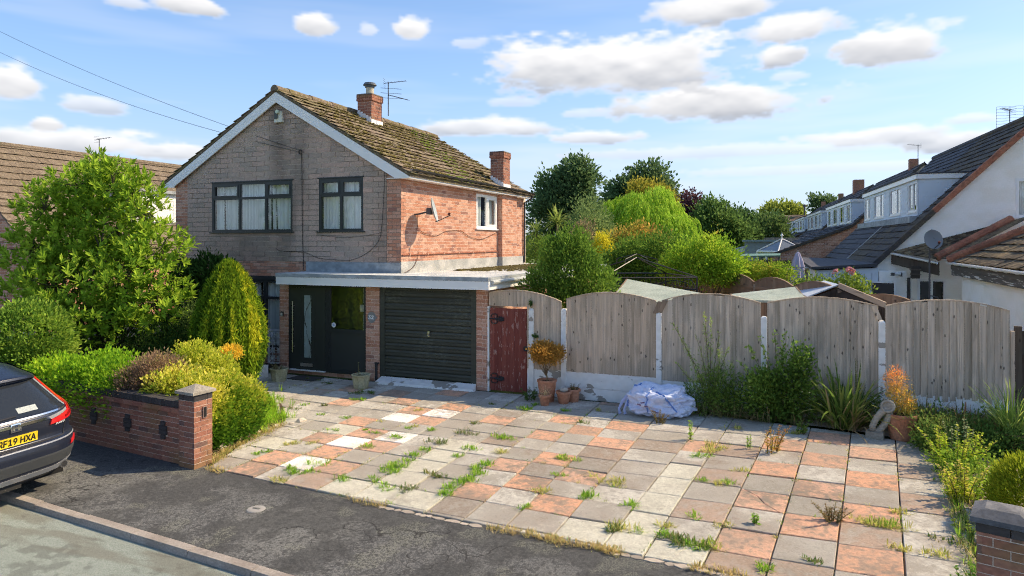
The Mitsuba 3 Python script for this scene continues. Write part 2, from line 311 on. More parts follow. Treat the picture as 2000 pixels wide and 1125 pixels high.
def m_wood(a, b, knots=0.8):
    def fn(p, n, uv):
        r = cell_rand(uv.x * 9973.0, 1.0, 3.0); s = uv.x * 37
        q = p.x * 0.83 + p.y * 0.56
        grain = fbm(q * 70 + s, p.z * 2.2 + s, 1.0, 3)
        base = mix(C3(*a), C3(*b), 0.75 * r + 0.25 * fbm(q * 4, p.z * 0.8 + s, 1.0, 2)) * (0.70 + 0.6 * grain)
        d1, _, w = voronoi(q * 7 + s * 0.01, p.z * 2.7 + s)
        kn = smoothstep(0.13, 0.05, d1 + 0.03 * grain) * smoothstep(0.45, 0.6, w) * knots
        drip = smoothstep(0.55, 0.75, fbm(q * 18 + s, p.z * 0.6, 4.0, 3)) * 0.22
        damp = smoothstep(0.45, 0.62, fbm(q * 5 + s, p.z * 1.4, 7.0, 4) + 0.16 * smoothstep(1.1, 0.5, p.z)) * 0.28
        return mix(mix(base * (1 - drip), C3(0.135, 0.125, 0.095), damp), C3(0.035, 0.03, 0.028), kn)
    return fn
scene["grey_wood"] = prin(proc(m_wood((0.51, 0.395, 0.285), (0.62, 0.495, 0.375))), 0.9, 0.15)
scene["grey_wood_dark"] = prin(proc(m_wood((0.49, 0.40, 0.305), (0.61, 0.515, 0.415))), 0.9, 0.15)
scene["brown_wood"] = prin(proc(m_wood((0.24, 0.165, 0.115), (0.33, 0.24, 0.17))), 0.9, 0.15)
scene["dark_wood"] = prin(proc(m_wood((0.06, 0.045, 0.035), (0.11, 0.085, 0.065))), 0.9, 0.15)
def f_redpaint(p, n, uv):
    r = cell_rand(uv.x * 9973.0, 1.0, 3.0)
    g = fbm(p.x * 60 + uv.x * 9, p.y * 60, p.z * 3, 3)
    c = mix(C3(0.17, 0.042, 0.032), C3(0.235, 0.068, 0.05), r) * (0.7 + 0.6 * g)
    return mix(c, C3(0.42, 0.26, 0.22), smoothstep(0.66, 0.74, fbm(p.x * 45 + uv.x * 5, p.y * 45, p.z * 7, 3)) * 0.7)
scene["red_paint"] = prin(proc(f_redpaint), 0.7, 0.25)
def f_garage(p, n, uv):
    g = fbm(p.x * 2, p.z * 25, 1.0, 4)
    d = smoothstep(0.45, 0.7, fbm(p.x * 1.2 + 5, p.z * 1.4, 2.0, 4))
    return mix(C3(0.03, 0.033, 0.026), C3(0.10, 0.105, 0.078), 0.5 * g + 0.5 * d * smoothstep(0.4, 0.7, fbm(p.x * 20, p.z * 50, 3.0, 3)))
scene["garage_paint"] = prin(proc(f_garage), 0.55, 0.35)
scene["black_frame"] = prin((0.03, 0.034, 0.035), 0.4, 0.4)
scene["door_paint"] = prin((0.038, 0.043, 0.038), 0.35, 0.4)
scene["upvc"] = prin((0.78, 0.78, 0.77), 0.3, 0.45)
scene["dark_room"] = prin((0.03, 0.03, 0.03), 0.9, 0.1)
scene["steel"] = prin((0.62, 0.60, 0.56), 0.3, 0.5, metallic=1.0)
scene["black_metal"] = prin((0.03, 0.03, 0.032), 0.45, 0.4)
scene["lead"] = prin(proc(f_conc((0.26, 0.29, 0.31), (0.36, 0.39, 0.41), 10)), 0.7, 0.3)
def f_curtain(p, n, uv):
    return C3(0.66, 0.70, 0.67) * (0.72 + 0.4 * noise(p.x * 22, p.y * 22, 1.0))
scene["net_curtain"] = prin(proc(f_curtain), 0.95, 0.05)
scene["car_paint"] = {"type": "principled", "base_color": {"type": "rgb", "value": [0.016, 0.022, 0.042]}, "roughness": 0.25, "specular": 0.5, "metallic": 0.3, "clearcoat": 1.0, "clearcoat_gloss": 0.96}
scene["red_lamp"] = prin((0.55, 0.012, 0.015), 0.12, 0.6, two=True, clearcoat=1.0)
scene["chrome"] = prin((0.75, 0.76, 0.78), 0.12, 0.5, metallic=1.0)
scene["silver_trim"] = prin((0.42, 0.44, 0.47), 0.35, 0.5, metallic=0.5)
scene["dark_glass"] = prin((0.02, 0.024, 0.03), 0.05, 0.6)
scene["tyre"] = prin((0.02, 0.02, 0.02), 0.9, 0.2)
def f_bag(p, n, uv):
    return mix(C3(0.44, 0.52, 0.74), C3(0.66, 0.71, 0.84), fbm(p.x * 5, p.y * 5, p.z * 5, 3)) * (0.88 + 0.2 * noise(p.x * 160, p.y * 160, p.z * 160))
scene["bag_weave"] = prin(proc(f_bag), 0.5, 0.35)
rng = np.random.default_rng(7)
EX, EY, EZ = np.eye(3)
NX = -EX; NYv = -EY

# ------------------------------------------------------------------ the setting: ground, road, kerb, pavement
def sheet(name, poly, z, bsdf, **k):
    mb = MB()
    for g in getattr(poly, "geoms", [poly]):
        v, f = trimesh.creation.triangulate_polygon(g, engine="earcut")
        mb.add(np.c_[v, np.full(len(v), z)], f)
    return struct(name, mb, bsdf, **k)
def kerb_y(x): return 5.69 - 0.0855 * (x + 9.09)
def wall_y(x): return 7.254 - 0.107 * (x + 7.8)
FRONT = [(-7.63, 7.36), (-4.92, 7.12), (-2.83, 7.0), (-0.79, 6.91), (1.62, 6.78)]
DRIVE = Polygon(FRONT + [(1.85, 9.0), (2.09, 11.65), (2.12, 12.35), (1.1, 12.72), (-0.87, 13.05), (-1.7, 13.3), (-8.7, 13.38), (-8.9, 13.3), (-11.7, 13.3), (-12.2, 12.7), (-10.6, 11.5), (-9.25, 10.75), (-8.3, 9.75), (-8.2, 8.9), (-7.72, 7.6)])
sheet("ground", sbox(-400, -200, 400, 700), -0.16, "lawn")
sheet("road", Polygon([(-120, -30), (60, -30), (60, kerb_y(60) - 0.12), (-120, kerb_y(-120) - 0.12)]), -0.065, "road_surface")
sheet("pavement", Polygon([(-60, kerb_y(-60)), (30, kerb_y(30)), (30, 6.0), (8, 6.45)] + FRONT[::-1] + [(-7.6, 7.45), (-7.9, 7.45), (-60, wall_y(-60) + 0.2)]), 0.0, "asphalt")
mb = MB(); mb.poly([(-60, kerb_y(-60), 0), (-60, kerb_y(-60), -0.16), (30, kerb_y(30), -0.16), (30, kerb_y(30), 0)])
kerb = struct("kerb", mb, "kerb_concrete")
x = -14.0
while x < 4.0:
    a, b = np.array([x, kerb_y(x), 0]), np.array([x + 0.9, kerb_y(x + 0.9), 0])
    d = (b - a) / np.linalg.norm(b - a); s = np.array([d[1], -d[0], 0])
    j = rng.uniform(-0.006, 0.006)
    m = MB()
    p = [(0, -0.002, -0.17), (0.91, -0.002, -0.17), (0.91, 0.135, -0.17), (0, 0.135, -0.17), (0, -0.002, 0.006 + j), (0.91, -0.002, 0.006 + j), (0.91, 0.105, 0.004 + j), (0, 0.105, 0.004 + j)]
    q = [a + d * i + s * k2 + EZ * l for i, k2, l in p]
    m.hexa([q[0], q[1], q[2], q[3], q[4], q[5], q[6], q[7]])
    put("kerb__stone", m, "kerb_concrete")
    x += 0.915
# stop tap cover in the pavement
m = MB(); m.lathe([(0.001, 0.012), (0.085, 0.012), (0.095, 0.008), (0.105, 0.008), (0.11, 0.001)], (-5.92, 6.44, 0.0), 24, col=(0.30, 0.29, 0.27))
m.box(-5.97, 6.425, 0.012, -5.87, 6.455, 0.017, col=(0.14, 0.14, 0.13))
vput("stopcock_cover", m); tag("stopcock_cover", "small round grey cover set in the dark pavement", "cover")

# front garden soil, back garden ground, planting beds
sheet("front_garden", Polygon([(-45, wall_y(-45) + 0.2), (-8.0, wall_y(-8.0) + 0.2), (-7.9, 7.5), (-8.2, 8.9), (-8.3, 9.75), (-9.25, 10.75), (-10.6, 11.5), (-12.2, 12.7), (-12.2, 14.3), (-45, 14.3)]), 0.03, "soil")
sheet("back_garden", Polygon([(-60, 14.35), (-12.0, 14.35), (-12.0, 13.45), (20, 13.45), (40, 200), (-60, 200)]), -0.01, "lawn")
sheet("side_bed", Polygon([(1.70, 6.8), (1.92, 9.0), (2.16, 11.65), (2.2, 12.35), (1.15, 12.78), (-0.85, 13.1), (-1.7, 13.36), (-1.7, 13.5), (12, 13.5), (12, 6.6)]), 0.035, "gravel")

# ------------------------------------------------------------------ the driveway of paving slabs
struct("driveway", (lambda m: (m.tri(trimesh.creation.extrude_polygon(DRIVE, 0.1, engine="earcut").apply_translation([0, 0, -0.115])), m)[1])(MB()), "joint_dirt")
XS7 = [-12.14, -11.6, -11.06, -10.52, -9.98, -9.44, -8.9, -8.36, -7.82, -7.28, -6.74, -6.2, -5.64, -5.08, -4.53, -3.99, -3.47, -2.94, -2.38, -1.81, -1.37, -.78, -.2, .38, .98, 1.62, 2.2]
XSL = [-.03] * 11 + [-.02, -.02, -.01, -.01, 0, 0, 0, .025, .07, .075, .09, .095, .103, .112, .13, .13]
JIT = [.05, .02, -.03, .0, -.02, -.05, .0, 0]
def col_x(i, y): return XS7[i] + XSL[i] * (y - 7)
def row_y(i, j, x):
    i -= 1
    if i < 17: return 7.22 + .545 * j - .04 * (x + 6)
    if i == 17: return 7.02 + .58 * j - .02 * (x + 2)
    return 6.72 + .652 * j + JIT[i - 18]
ORANGE = "8:0 8:1 8:3 9:2 10:1 9:4 8:5 10:3 9:7 10:6 10:8 12:7 8:8 7:9 9:10 6:7 14:1 14:3 15:2 16:1 14:6 15:4 14:8 15:7 16:6 16:3 15:11 16:8 18:6 20:7 20:5 20:3 20:1 21:8 21:6 21:4 21:2 22:7 22:5 22:3 22:1 5:9".split()
WHITE = "9:3 9:1 9:6 10:7 10:4".split()
CREAM = "12:4 12:3 12:2 12:1 12:0 13:0 11:0 18:4 18:3 18:2 18:1 18:0 17:0 19:0 8:4 7:2".split()
BROWN = "23:6 23:4 19:4 19:2 20:0 21:0 13:5 17:6 16:5 19:6 10:0 22:2 4:8".split()
CRACKED = ('19:0', '16:3', '12:3', '21:2')
KIND = {**{k: 1 for k in ORANGE}, **{k: 2 for k in WHITE}, **{k: 3 for k in CREAM}, **{k: 4 for k in BROWN}}
drv = DRIVE.buffer(-0.012)
for i in range(0, len(XS7) - 1):
    for j in range(-2, 14):
        cx = (XS7[i] + XS7[i + 1]) / 2
        y0, y1 = row_y(i, j, cx), row_y(i, j + 1, cx)
        if y0 > 13.4: continue
        sl = -.04 if i < 18 else 0.0
        g = rng.uniform(0.005, 0.011)
        q = []
        for ii, jj in ((i, 0), (i + 1, 0), (i + 1, 1), (i, 1)):
            yb = (y0, y1)[jj]; xx = col_x(ii, yb)
            q.append((xx, yb + sl * (xx - cx)))
        pg = Polygon(q).buffer(-g, join_style=2).intersection(drv)
        if pg.is_empty or pg.area < 0.012 or pg.geom_type != "Polygon": continue
        parts_ = [pg]
        if "%d:%d" % (i - 1, j) in CRACKED or rng.random() < 0.05:
            c_ = np.array(pg.centroid.coords[0]); a_ = rng.uniform(0, math.pi); dv_ = np.array([math.cos(a_), math.sin(a_)]); nv_ = np.array([-dv_[1], dv_[0]])
            ln = shapely.geometry.LineString([c_ - dv_ * .8 + nv_ * rng.uniform(-.1, .1), c_ - dv_ * .1 + nv_ * rng.uniform(-.05, .05), c_ + dv_ * .12 + nv_ * rng.uniform(-.06, .06), c_ + dv_ * .8 + nv_ * rng.uniform(-.12, .12)])
            parts_ = [q_ for q_ in (g_.buffer(-.003, join_style=2) for g_ in shapely.ops.split(pg, ln).geoms) if q_.geom_type == "Polygon" and q_.area > .004]
        t = KIND.get("%d:%d" % (i - 1, j), 0)
        seed = rng.uniform(0.01, 0.99)
        tx, ty = rng.normal(0, 0.007, 2); dz0 = rng.normal(0, 0.0035)
        for pp in parts_:
            dz = dz0 + (rng.normal(0, 0.003) if len(parts_) > 1 else 0)
            m = MB()
            top = np.array(pp.exterior.coords)[:-1]
            if shapely.geometry.polygon.signed_area(pp.exterior) < 0 if hasattr(shapely.geometry.polygon, "signed_area") else not pp.exterior.is_ccw: top = top[::-1]
            inn = np.array(pp.buffer(-0.006, join_style=2).exterior.coords)[:-1]
            if not pp.buffer(-0.006, join_style=2).exterior.is_ccw: inn = inn[::-1]
            c0 = top.mean(0)
            zz = lambda a, h: np.c_[a, h + dz + (a - c0) @ np.array([tx, ty])]
            n_ = len(top)
            if len(inn) == n_:
                k0 = np.argmin(((inn - top[0]) ** 2).sum(1)); inn = np.roll(inn, -k0, 0)
                v = np.vstack([zz(inn, 0.016), zz(top, 0.009), zz(top, -0.03)])
                f = [[0, a, a + 1] for a in range(1, n_ - 1)]
                for a in range(n_):
                    b = (a + 1) % n_
                    f += [[n_ + a, n_ + b, b], [n_ + a, b, a], [2 * n_ + a, 2 * n_ + b, n_ + b], [2 * n_ + a, n_ + b, n_ + a]]
                m.add(v[np.array(f)].reshape(-1, 3), np.arange(len(f) * 3).reshape(-1, 3), uv=(seed, t))
            else:
                m.prism(pp, (0, 0, 0), EX, EY, -0.03, 0.014 + dz, uv=(seed, t))
            put("driveway__slab", m, "paving")
# broken stone edging where the drive meets the pavement
m = MB()
for (xa, xb) in ((-4.6, -3.3), (-1.7, -0.2)):
    x = xa
    while x < xb:
        L = rng.uniform(0.06, 0.2); yy = np.interp(x, [p[0] for p in FRONT], [p[1] for p in FRONT]) - 0.04
        pl = [(x + L * 0.5 + L * 0.55 * math.cos(a + .5) * rng.uniform(0.75, 1.2), yy + 0.045 * math.sin(a + .5) * rng.uniform(0.6, 1.3)) for a in np.arange(6) * math.pi / 3]
        m.prism(Polygon(pl), (0, 0, 0), EX, EY, -0.02, rng.uniform(0.002, 0.012), col=np.array([0.40, 0.345, 0.28]) * rng.uniform(0.65, 1.15))
        x += L * 1.05
put("driveway__edging_rubble", m, "vc_rough", uv=False, col=True); tag("driveway__edging_rubble", kind="stuff")

# ------------------------------------------------------------------ brickwork
def brick_pieces(O, ex, n, region, bw, bh, joint, proud, u0, v0, u1, v1, jitter=0.002, half=0.5, depth=0.02):
    """running bond inside a polygon of the plane (O, ex, z): a list of (centre, polygon, frame, height)"""
    out = []
    O, ex, n = (np.asarray(a, float) for a in (O, ex, n))
    pr = shapely.prepared.prep(region)
    r = 0; v = v0
    while v < v1:
        u = u0 - (half * bw if r % 2 else 0) - bw
        while u < u1:
            b = sbox(u, v, u + bw - joint, v + bh - joint)
            if pr.intersects(b):
                full = pr.contains(b)
                g = b if full else b.intersection(region)
                for gg in getattr(g, "geoms", [g]):
                    if gg.geom_type == "Polygon" and gg.area > 0.0006:
                        c = gg.centroid
                        pr_ = proud + rng.uniform(-jitter, jitter)
                        rect = full or abs(gg.area - gg.envelope.area) < 1e-6
                        out.append((O + ex * c.x + EZ * c.y, gg, (O, ex, n), pr_, rect, depth))
            u += bw
        v += bh; r += 1
    return out
def brick_add(m, piece):
    c, g, (O, ex, n), pr_, rect, depth = piece
    uv = (rng.uniform(0.01, 0.99), 0)
    if rect:
        a, b, c2, d = g.bounds
        m.fbox(O, ex, EZ, n, (a, b, -depth), (c2, d, pr_), uv=uv)
    else:
        if np.dot(np.cross(ex, EZ), n) > 0: m.prism(g, O, ex, EZ, -depth, pr_, uv=uv)
        else:
            g2 = affinity.scale(g, -1, 1, origin=(0, 0)); m.prism(g2, O, -ex, EZ, -depth, pr_, uv=uv)
def lay(pieces, parent, name, bsdf, most=300, rest_name=None):
    pieces = sorted(pieces, key=lambda p: np.linalg.norm(p[0] - np.array(CAM)) / max(0.02, math.sqrt(p[1].area)))
    for p in pieces[:most]:
        m = MB(); brick_add(m, p); put(parent + "__" + name, m, bsdf)
    if len(pieces) > most:
        m = MB()
        for p in pieces[most:]: brick_add(m, p)
        k = put(parent + "__" + (rest_name or name + "work"), m, bsdf); tag(k, kind="stuff")

# ------------------------------------------------------------------ windows
def curtain_mesh(m, O, ex, n, w, h, amp=0.02, waves=14, gaps=(), sag=0.0):
    """hanging folds between the gaps (x0, x1 at the bottom)"""
    O, ex, n = (np.asarray(a, float) for a in (O, ex, n))
    edges = [0.0] + [g for gg in gaps for g in gg] + [w]
    for a, b in zip(edges[::2], edges[1::2]):
        k = max(8, int(60 * (b - a))); t = np.linspace(0, 1, k)
        top = a + (b - a) * t
        if a > 0: top = np.where(t < 0.5, top - 0.05 * (1 - 2 * t), top)
        bot = a + (b - a) * t
        off = amp * np.sin(bot * waves * 2 * np.pi / w * (w / 1.3) + 2 * np.sin(bot * 3)) + amp * 0.5 * np.sin(bot * 61)
        v = np.vstack([O + ex * np.clip(top, 0, w)[:, None] + EZ * h + n * off[:, None] * 0.6, O + ex * bot[:, None] + n * off[:, None]])
        i = np.arange(k - 1)
        m.add(v, np.stack([i, i + 1, i + 1 + k, i + k], 1))
    return m

def window(parent, O, ex, n, w, h, cols, transom=None, f=0.055, bsdf="black_frame", casements=(), sill=0.06, curtain=None, head=0.0, label=None, depth=0.07, name="window", inside=True, pane="pane", panes=True, room=0.5):
    """O: lower left corner on the wall's face; cols: widths' fractions; casements: (column, row) that have a sash of their own"""
    O, ex, n = (np.asarray(a, float) for a in (O, ex, n))
    m = MB()
    F = lambda a, b: m.fbox(O, ex, EZ, n, a, b)
    d0, d1 = -depth, 0.012
    F((0, 0, d0), (w, f, d1)); F((0, h - f, d0), (w, h, d1))
    F((0, f, d0), (f, h - f, d1)); F((w - f, f, d0), (w, h - f, d1))
    xs = np.concatenate([[0], np.cumsum(cols) / sum(cols)]) * w
    for x in xs[1:-1]: F((x - f / 2, f, d0), (x + f / 2, h - f, d1 - 0.003))
    rows = [(f, h - f)]
    if transom:
        rows = [(f, transom - f / 2), (transom + f / 2, h - f)]
        for a, b in zip(xs[:-1], xs[1:]): F((a + f / 2 + (f / 2 if a == 0 else 0), transom - f / 2, d0 + .002), (b - f / 2 - (f / 2 if b == w else 0), transom + f / 2, d1 - 0.006))
    if head: F((-0.03, h + 0.002, -0.03), (w + 0.03, h + head, 0.04))
    lights = []
    for ci, (a, b) in enumerate(zip(xs[:-1], xs[1:])):
        a2 = a + (f if a == 0 else f / 2); b2 = b - (f if b == w else f / 2)
        for ri, (z0, z1) in enumerate(rows):
            if (ci, ri) in casements:
                s = f * 0.8
                F((a2, z0, -0.03), (b2, z0 + s, 0.022)); F((a2, z1 - s, -0.03), (b2, z1, 0.022)); F((a2, z0 + s, -0.03), (a2 + s, z1 - s, 0.022)); F((b2 - s, z0 + s, -0.03), (b2, z1 - s, 0.022))
                lights.append((a2 + s, b2 - s, z0 + s, z1 - s))
            else: lights.append((a2, b2, z0, z1))
    key = put(parent + "__" + name, m, bsdf)
    if label: tag(key, label)
    if panes:
        for a, b, z0, z1 in lights:
            m = MB(); m.poly([O + ex * a + EZ * z0 - n * 0.02, O + ex * b + EZ * z0 - n * 0.02, O + ex * b + EZ * z1 - n * 0.02, O + ex * a + EZ * z1 - n * 0.02])
            put(key + "__pane", m, pane)
    if sill:
        m = MB(); m.fbox(O, ex, EZ, n, (-0.06, -0.035, -0.02), (w + 0.06, -0.002, sill)); put(key + "__sill", m, bsdf)
    if curtain is not None:
        m = curtain_mesh(MB(), O - n * 0.14 + ex * 0.03 + EZ * 0.03, ex, n, w - 0.06, h - 0.06, gaps=curtain); put(key + "__curtain", m, "net_curtain", smooth=True)
    if inside:
        m = MB(); B = lambda a, b: m.fbox(O, ex, EZ, n, a, b)
        e = 0.02; r = -room
        B((-e, -e, r - 0.02), (w + e, h + e, r)); B((-e, -e, r), (0, h + e, d0)); B((w, -e, r), (w + e, h + e, d0)); B((0, -e, r), (w, 0, d0)); B((0, h, r), (w, h + e, d0))
        put(key + "__reveal", m, "dark_room")
    return key

# ------------------------------------------------------------------ the detached house
HOUSE = "detached_house"
tag(HOUSE, "detached house with brown stone-clad gable, mossy tiled roof and dark front door and garage", "house")
G, XL, XR, YB, XA, ZR, TAN = 14.25, -15.97, -8.66, 22.44, -12.35, 7.2, 0.585
def roof_z(x): return ZR - TAN * abs(x - XA)
zeW = roof_z(XR) - 0.06
W1 = (-14.63, 3.49, -11.89, 4.82); W2 = (-11.06, 3.49, -9.73, 4.82); W3 = (-14.4, 0.45, -12.0, 2.22)
gable = Polygon([(XL, 0), (XR, 0), (XR, zeW), (XA, ZR - 0.1), (XL, zeW)])
holes = shapely.union_all([sbox(*w) for w in (W1, W2, W3)])
m = MB(); m.prism(affinity.scale(gable.difference(holes), 1, 1), (0, G, 0), EX, EZ, -0.22, 0.0)
put(HOUSE + "__wall", m, "stone_joint")
sidehole = sbox(18.52, 3.63, 20.07, 4.67)
m = MB(); m.prism(sbox(G + 0.222, 0, YB, zeW).difference(sidehole), (XR - 0.22, 0, 0), EY, EZ, 0.0, 0.22)
m.box(XL, G + 0.222, 0, XL + 0.22, YB, zeW)
m.prism(gable, (0, YB, 0), EX, EZ, -0.222, -0.002)
put(HOUSE + "__wall", m, "mortar")
sw = put(HOUSE + "__wall", (lambda m: (m.box(XR + 0.001, 20.15, 2.46, XR + 0.16, 21.4, zeW), m)[1])(MB()), "mortar")
stone = sbox(-15.52, 2.72, -9.06, 9).intersection(gable).difference(holes)
lay(brick_pieces((0, G, 0), EX, -EY, stone, 0.42, 0.132, 0.014, 0.016, -16, 2.72, -8.6, 7.2, 0.005, 0.37), HOUSE, "stone_block", "stone_block", 300, "stonework")
red = shapely.union_all([sbox(-15.97, 2.72, -15.53, 9), sbox(-9.05, 2.72, XR, 9), sbox(-15.97, 0, XR, 2.71)]).intersection(gable).difference(holes).difference(sbox(-11.42, 0, XR, 2.70))
BW, BH, BJ = 0.232, 0.0862, 0.011
bricks = brick_pieces((0, G, 0), EX, -EY, red, BW, BH, BJ, 0.006, XL, 0, XR, 5.2)
side = sbox(G, 2.72, YB, zeW).difference(sidehole).difference(sbox(20.13, 2, 21.42, 6))
bricks += brick_pieces((XR, 0, 0), EY, EX, side, BW, BH, BJ, 0.006, G - 0.116, 2.72 - BH * 0, YB, 5.2)
bricks += brick_pieces((XR + 0.16, 0, 0), EY, EX, sbox(20.15, 2.5, 21.4, zeW), BW, BH, BJ, 0.006, 20.15, 2.5, 21.4, 5.2)
bricks += brick_pieces((0, 20.15, 0), EX, -EY, sbox(XR + 0.01, 2.5, XR + 0.165, zeW), BW, BH, BJ, 0.006, XR, 2.5, XR + .2, 5.2)

# porch and garage
F0 = 13.45
piers = [(-11.63, -11.36), (-9.12, -8.755), (-6.285, -6.02)]
m = MB()
for a, b in piers: m.box(a + .004, F0 + .006, 0, b - .004, F0 + 0.23, 2.2)
m.box(-6.24, F0 + 0.232, 0, -6.026, 23.0, 2.2); m.box(-11.36, F0 + 0.05, 0, -9.12, F0 + 0.2, 0.10)
m.box(-11.626, F0 + .232, 0, -11.4, G, 2.2)
put(HOUSE + "__wall", m, "mortar")
for a, b in piers: bricks += brick_pieces((0, F0 + .006, 0), EX, -EY, sbox(a, 0, b, 2.2), BW, BH, BJ, 0.006, a, 0, b, 2.2, half=0.36, depth=0.1)
bricks += brick_pieces((-6.026, 0, 0), EY, EX, sbox(F0, 0, 23.0, 2.2), BW, BH, BJ, 0.006, F0, 0, 23, 2.2)
bricks += brick_pieces((0, F0 + .05, 0), EX, -EY, sbox(-11.36, 0, -9.12, 0.10), BW, BH, BJ, 0.006, -11.36, 0, -9.12, .09)
lay(bricks, HOUSE, "brick", "red_brick", 300)
# flat roof
roofp = Polygon([(-11.45, 13.13), (-5.85, 13.13), (-5.85, 23.1), (XR + 0.0, 23.1), (XR, G), (-11.45, G)])
m = MB(); m.prism(roofp.buffer(-0.03, join_style=2), (0, 0, 0), EX, EY, 2.20, 2.462)
fr = put(HOUSE + "__flat_roof", m, "felt")
m = MB(); m.box(-11.46, 13.10, 2.382, -5.84, 13.158, 2.468); m.box(-5.878, 13.160, 2.382, -5.82, 23.1, 2.468); m.box(-11.48, 13.160, 2.382, -11.42, G - .01, 2.468)
put(fr + "__felt_edge", m, "lead")
m = MB(); m.box(-11.45, 13.112, 2.20, -5.85, 13.135, 2.380); m.box(-5.862, 13.137, 2.20, -5.835, 23.1, 2.380); m.box(-11.47, 13.137, 2.2, -11.445, G - .01, 2.38)
put(fr + "__fascia", m, "white_paint")
m = MB()
for i in range(1500):
    x = -8.2 + abs(rng.normal(0, 0.7)); y = rng.normal(18.5, 1.6)
    if x < -8.6 or y < 16: continue
    s = rng.uniform(0.02, 0.06)
    m.add(np.array([[-s, -s, 0], [s, -s, 0], [s, s, 0], [-s, s, 0], [0, 0, s * 0.7]]) + [x, y, 2.463], [[0, 1, 4], [1, 2, 4], [2, 3, 4], [3, 0, 4]], col=np.array([0.10, 0.085, 0.03]) * rng.uniform(0.5, 1.3))
k = put(fr + "__moss", m, "vc_rough", uv=False, col=True); tag(k, kind="stuff")
m = MB(); m.tube([(-5.80, y, 2.36) for y in np.linspace(13.2, 23, 8)], 0.045, 8, col=(0.42, 0.44, 0.43)); put(HOUSE + "__garage_gutter", m, "vc_semi", uv=False, col=True)
# flashings
m = MB(); m.box(-11.44, G - 0.045, 2.464, XR - 0.001, G - 0.016, 2.715); m.box(-11.44, G - 0.12, 2.464, XR - .001, G - 0.046, 2.475)
put(HOUSE + "__flashing", m, "lead")
m = MB(); m.box(XR + 0.008, G - 0.045, 2.464, XR + 0.035, 20.14, 2.74); m.box(XR + .17, 20.1, 2.464, XR + 0.195, 21.45, 2.74); m.box(XR + .008, 21.46, 2.464, XR + 0.035, YB, 2.74); m.box(XR + .037, 20.10, 2.464, XR + .168, 20.125, 2.74)
put(HOUSE + "__flashing", m, "felt")

# roof
def tile_slope(parent, name, O, ea, eu, nn, width, length, tw, tl, bsdf, most=300, tilt=0.022, rand=0.006, rest=None, order=None, th=0.014, keep=None):
    """tiles on a slope: O lower left corner, ea along the eaves, eu up the slope"""
    O, ea, eu, nn = (np.asarray(a, float) for a in (O, ea, eu, nn))
    rows = int(math.ceil(length / tl)); colsn = int(math.ceil(width / tw)); L = []
    for r in range(rows):
        for c in range(-1, colsn + 1):
            a0 = c * tw + (0.5 * tw if r % 2 else 0); a1 = a0 + tw - 0.006
            a0c, a1c = max(a0, 0), min(a1, width)
            if a1c - a0c < 0.05: continue
            b0, b1 = r * tl, min(r * tl + tl * 1.12, length + 0.03)
            if keep and not keep((a0c + a1c) / 2, (b0 + b1) / 2): continue
            L.append((a0c, a1c, b0, b1))
    def mk(m, t):
        a0, a1, b0, b1 = t
        j = rng.normal(0, rand, 4); s = rng.normal(0, 0.006)
        P = lambda a, b, h: O + ea * a + eu * b + nn * h
        h0, h1 = tilt + th, th * 0.35
        m.hexa([P(a0, b0 + s, h0 - th + j[0]), P(a1, b0 + s, h0 - th + j[1]), P(a1, b1, h1 - th), P(a0, b1, h1 - th), P(a0, b0 + s, h0 + j[0]), P(a1, b0 + s, h0 + j[1]), P(a1, b1, h1 + j[2] * .3), P(a0, b1, h1 + j[2] * .3)], uv=(rng.uniform(0.01, 0.99), 0))
    L.sort(key=lambda t: np.linalg.norm(O + ea * (t[0] + t[1]) / 2 + eu * (t[2] + t[3]) / 2 - np.array(CAM)))
    for t in L[:most]:
        m = MB(); mk(m, t); put(parent + "__" + name, m, bsdf)
    if len(L) > most:
        m = MB()
        for t in L[most:]: mk(m, t)
        tag(put(parent + "__" + (rest or "tiling"), m, bsdf), kind="stuff")
Y0R, Y1R = G - 0.13, YB + 0.12
sl = math.hypot(1, TAN)
m = MB()
for sgn in (-1, 1):
    xe = XA + sgn * 4.02
    p = [(XA, ZR), (xe, roof_z(xe)), (xe, roof_z(xe) - 0.07), (XA, ZR - 0.07)]
    m.hexa([(XA, Y0R, ZR - .07), (xe, Y0R, roof_z(xe) - .07), (xe, Y1R, roof_z(xe) - .07), (XA, Y1R, ZR - .07), (XA, Y0R, ZR), (xe, Y0R, roof_z(xe)), (xe, Y1R, roof_z(xe)), (XA, Y1R, ZR)])
roof = put(HOUSE + "__roof", m, "mossy_tile")
xe = XA + 4.06
tile_slope(roof, "tile", (xe, Y0R - 0.02, roof_z(xe)), EY, np.array([-1, 0, TAN]) / sl, np.array([TAN, 0, 1]) / sl, Y1R - Y0R + 0.04, 4.06 * sl, 0.30, 0.31, "mossy_tile", 300, tilt=0.03, rand=0.009)
xe = XA - 4.06
m = MB()
tile_slope(roof, "tile", (xe, Y0R - 0.02, roof_z(xe)), EY, np.array([1, 0, TAN]) / sl, np.array([-TAN, 0, 1]) / sl, Y1R - Y0R + 0.04, 4.06 * sl, 0.30, 0.31, "mossy_tile", 0, tilt=0.03, rest="left_tiling")
m = MB(); y = Y0R - 0.04
i = 0
while y < Y1R:
    m = MB(); a = np.linspace(-0.15 * math.pi, 1.15 * math.pi, 9); y1 = y + 0.46; r0 = 0.125 + 0.01 * (i % 2)
    v = np.array([[(XA + r * math.cos(t), yy, ZR - 0.03 + r * math.sin(t)) for t in a] for r, yy in ((r0, y), (r0 - 0.008, y1))]).reshape(-1, 3)
    kk = np.arange(8); m.add(v, np.stack([kk, kk + 1, kk + 10, kk + 9], 1), uv=(rng.uniform(), 0))
    m.add(np.vstack([v[:9], [[XA, y, ZR - .05]]]), [[9, q + 1, q] for q in range(8)], uv=(rng.uniform(), 0))
    put(roof + "__ridge_tile", m, "mossy_tile"); y = y1; i += 1
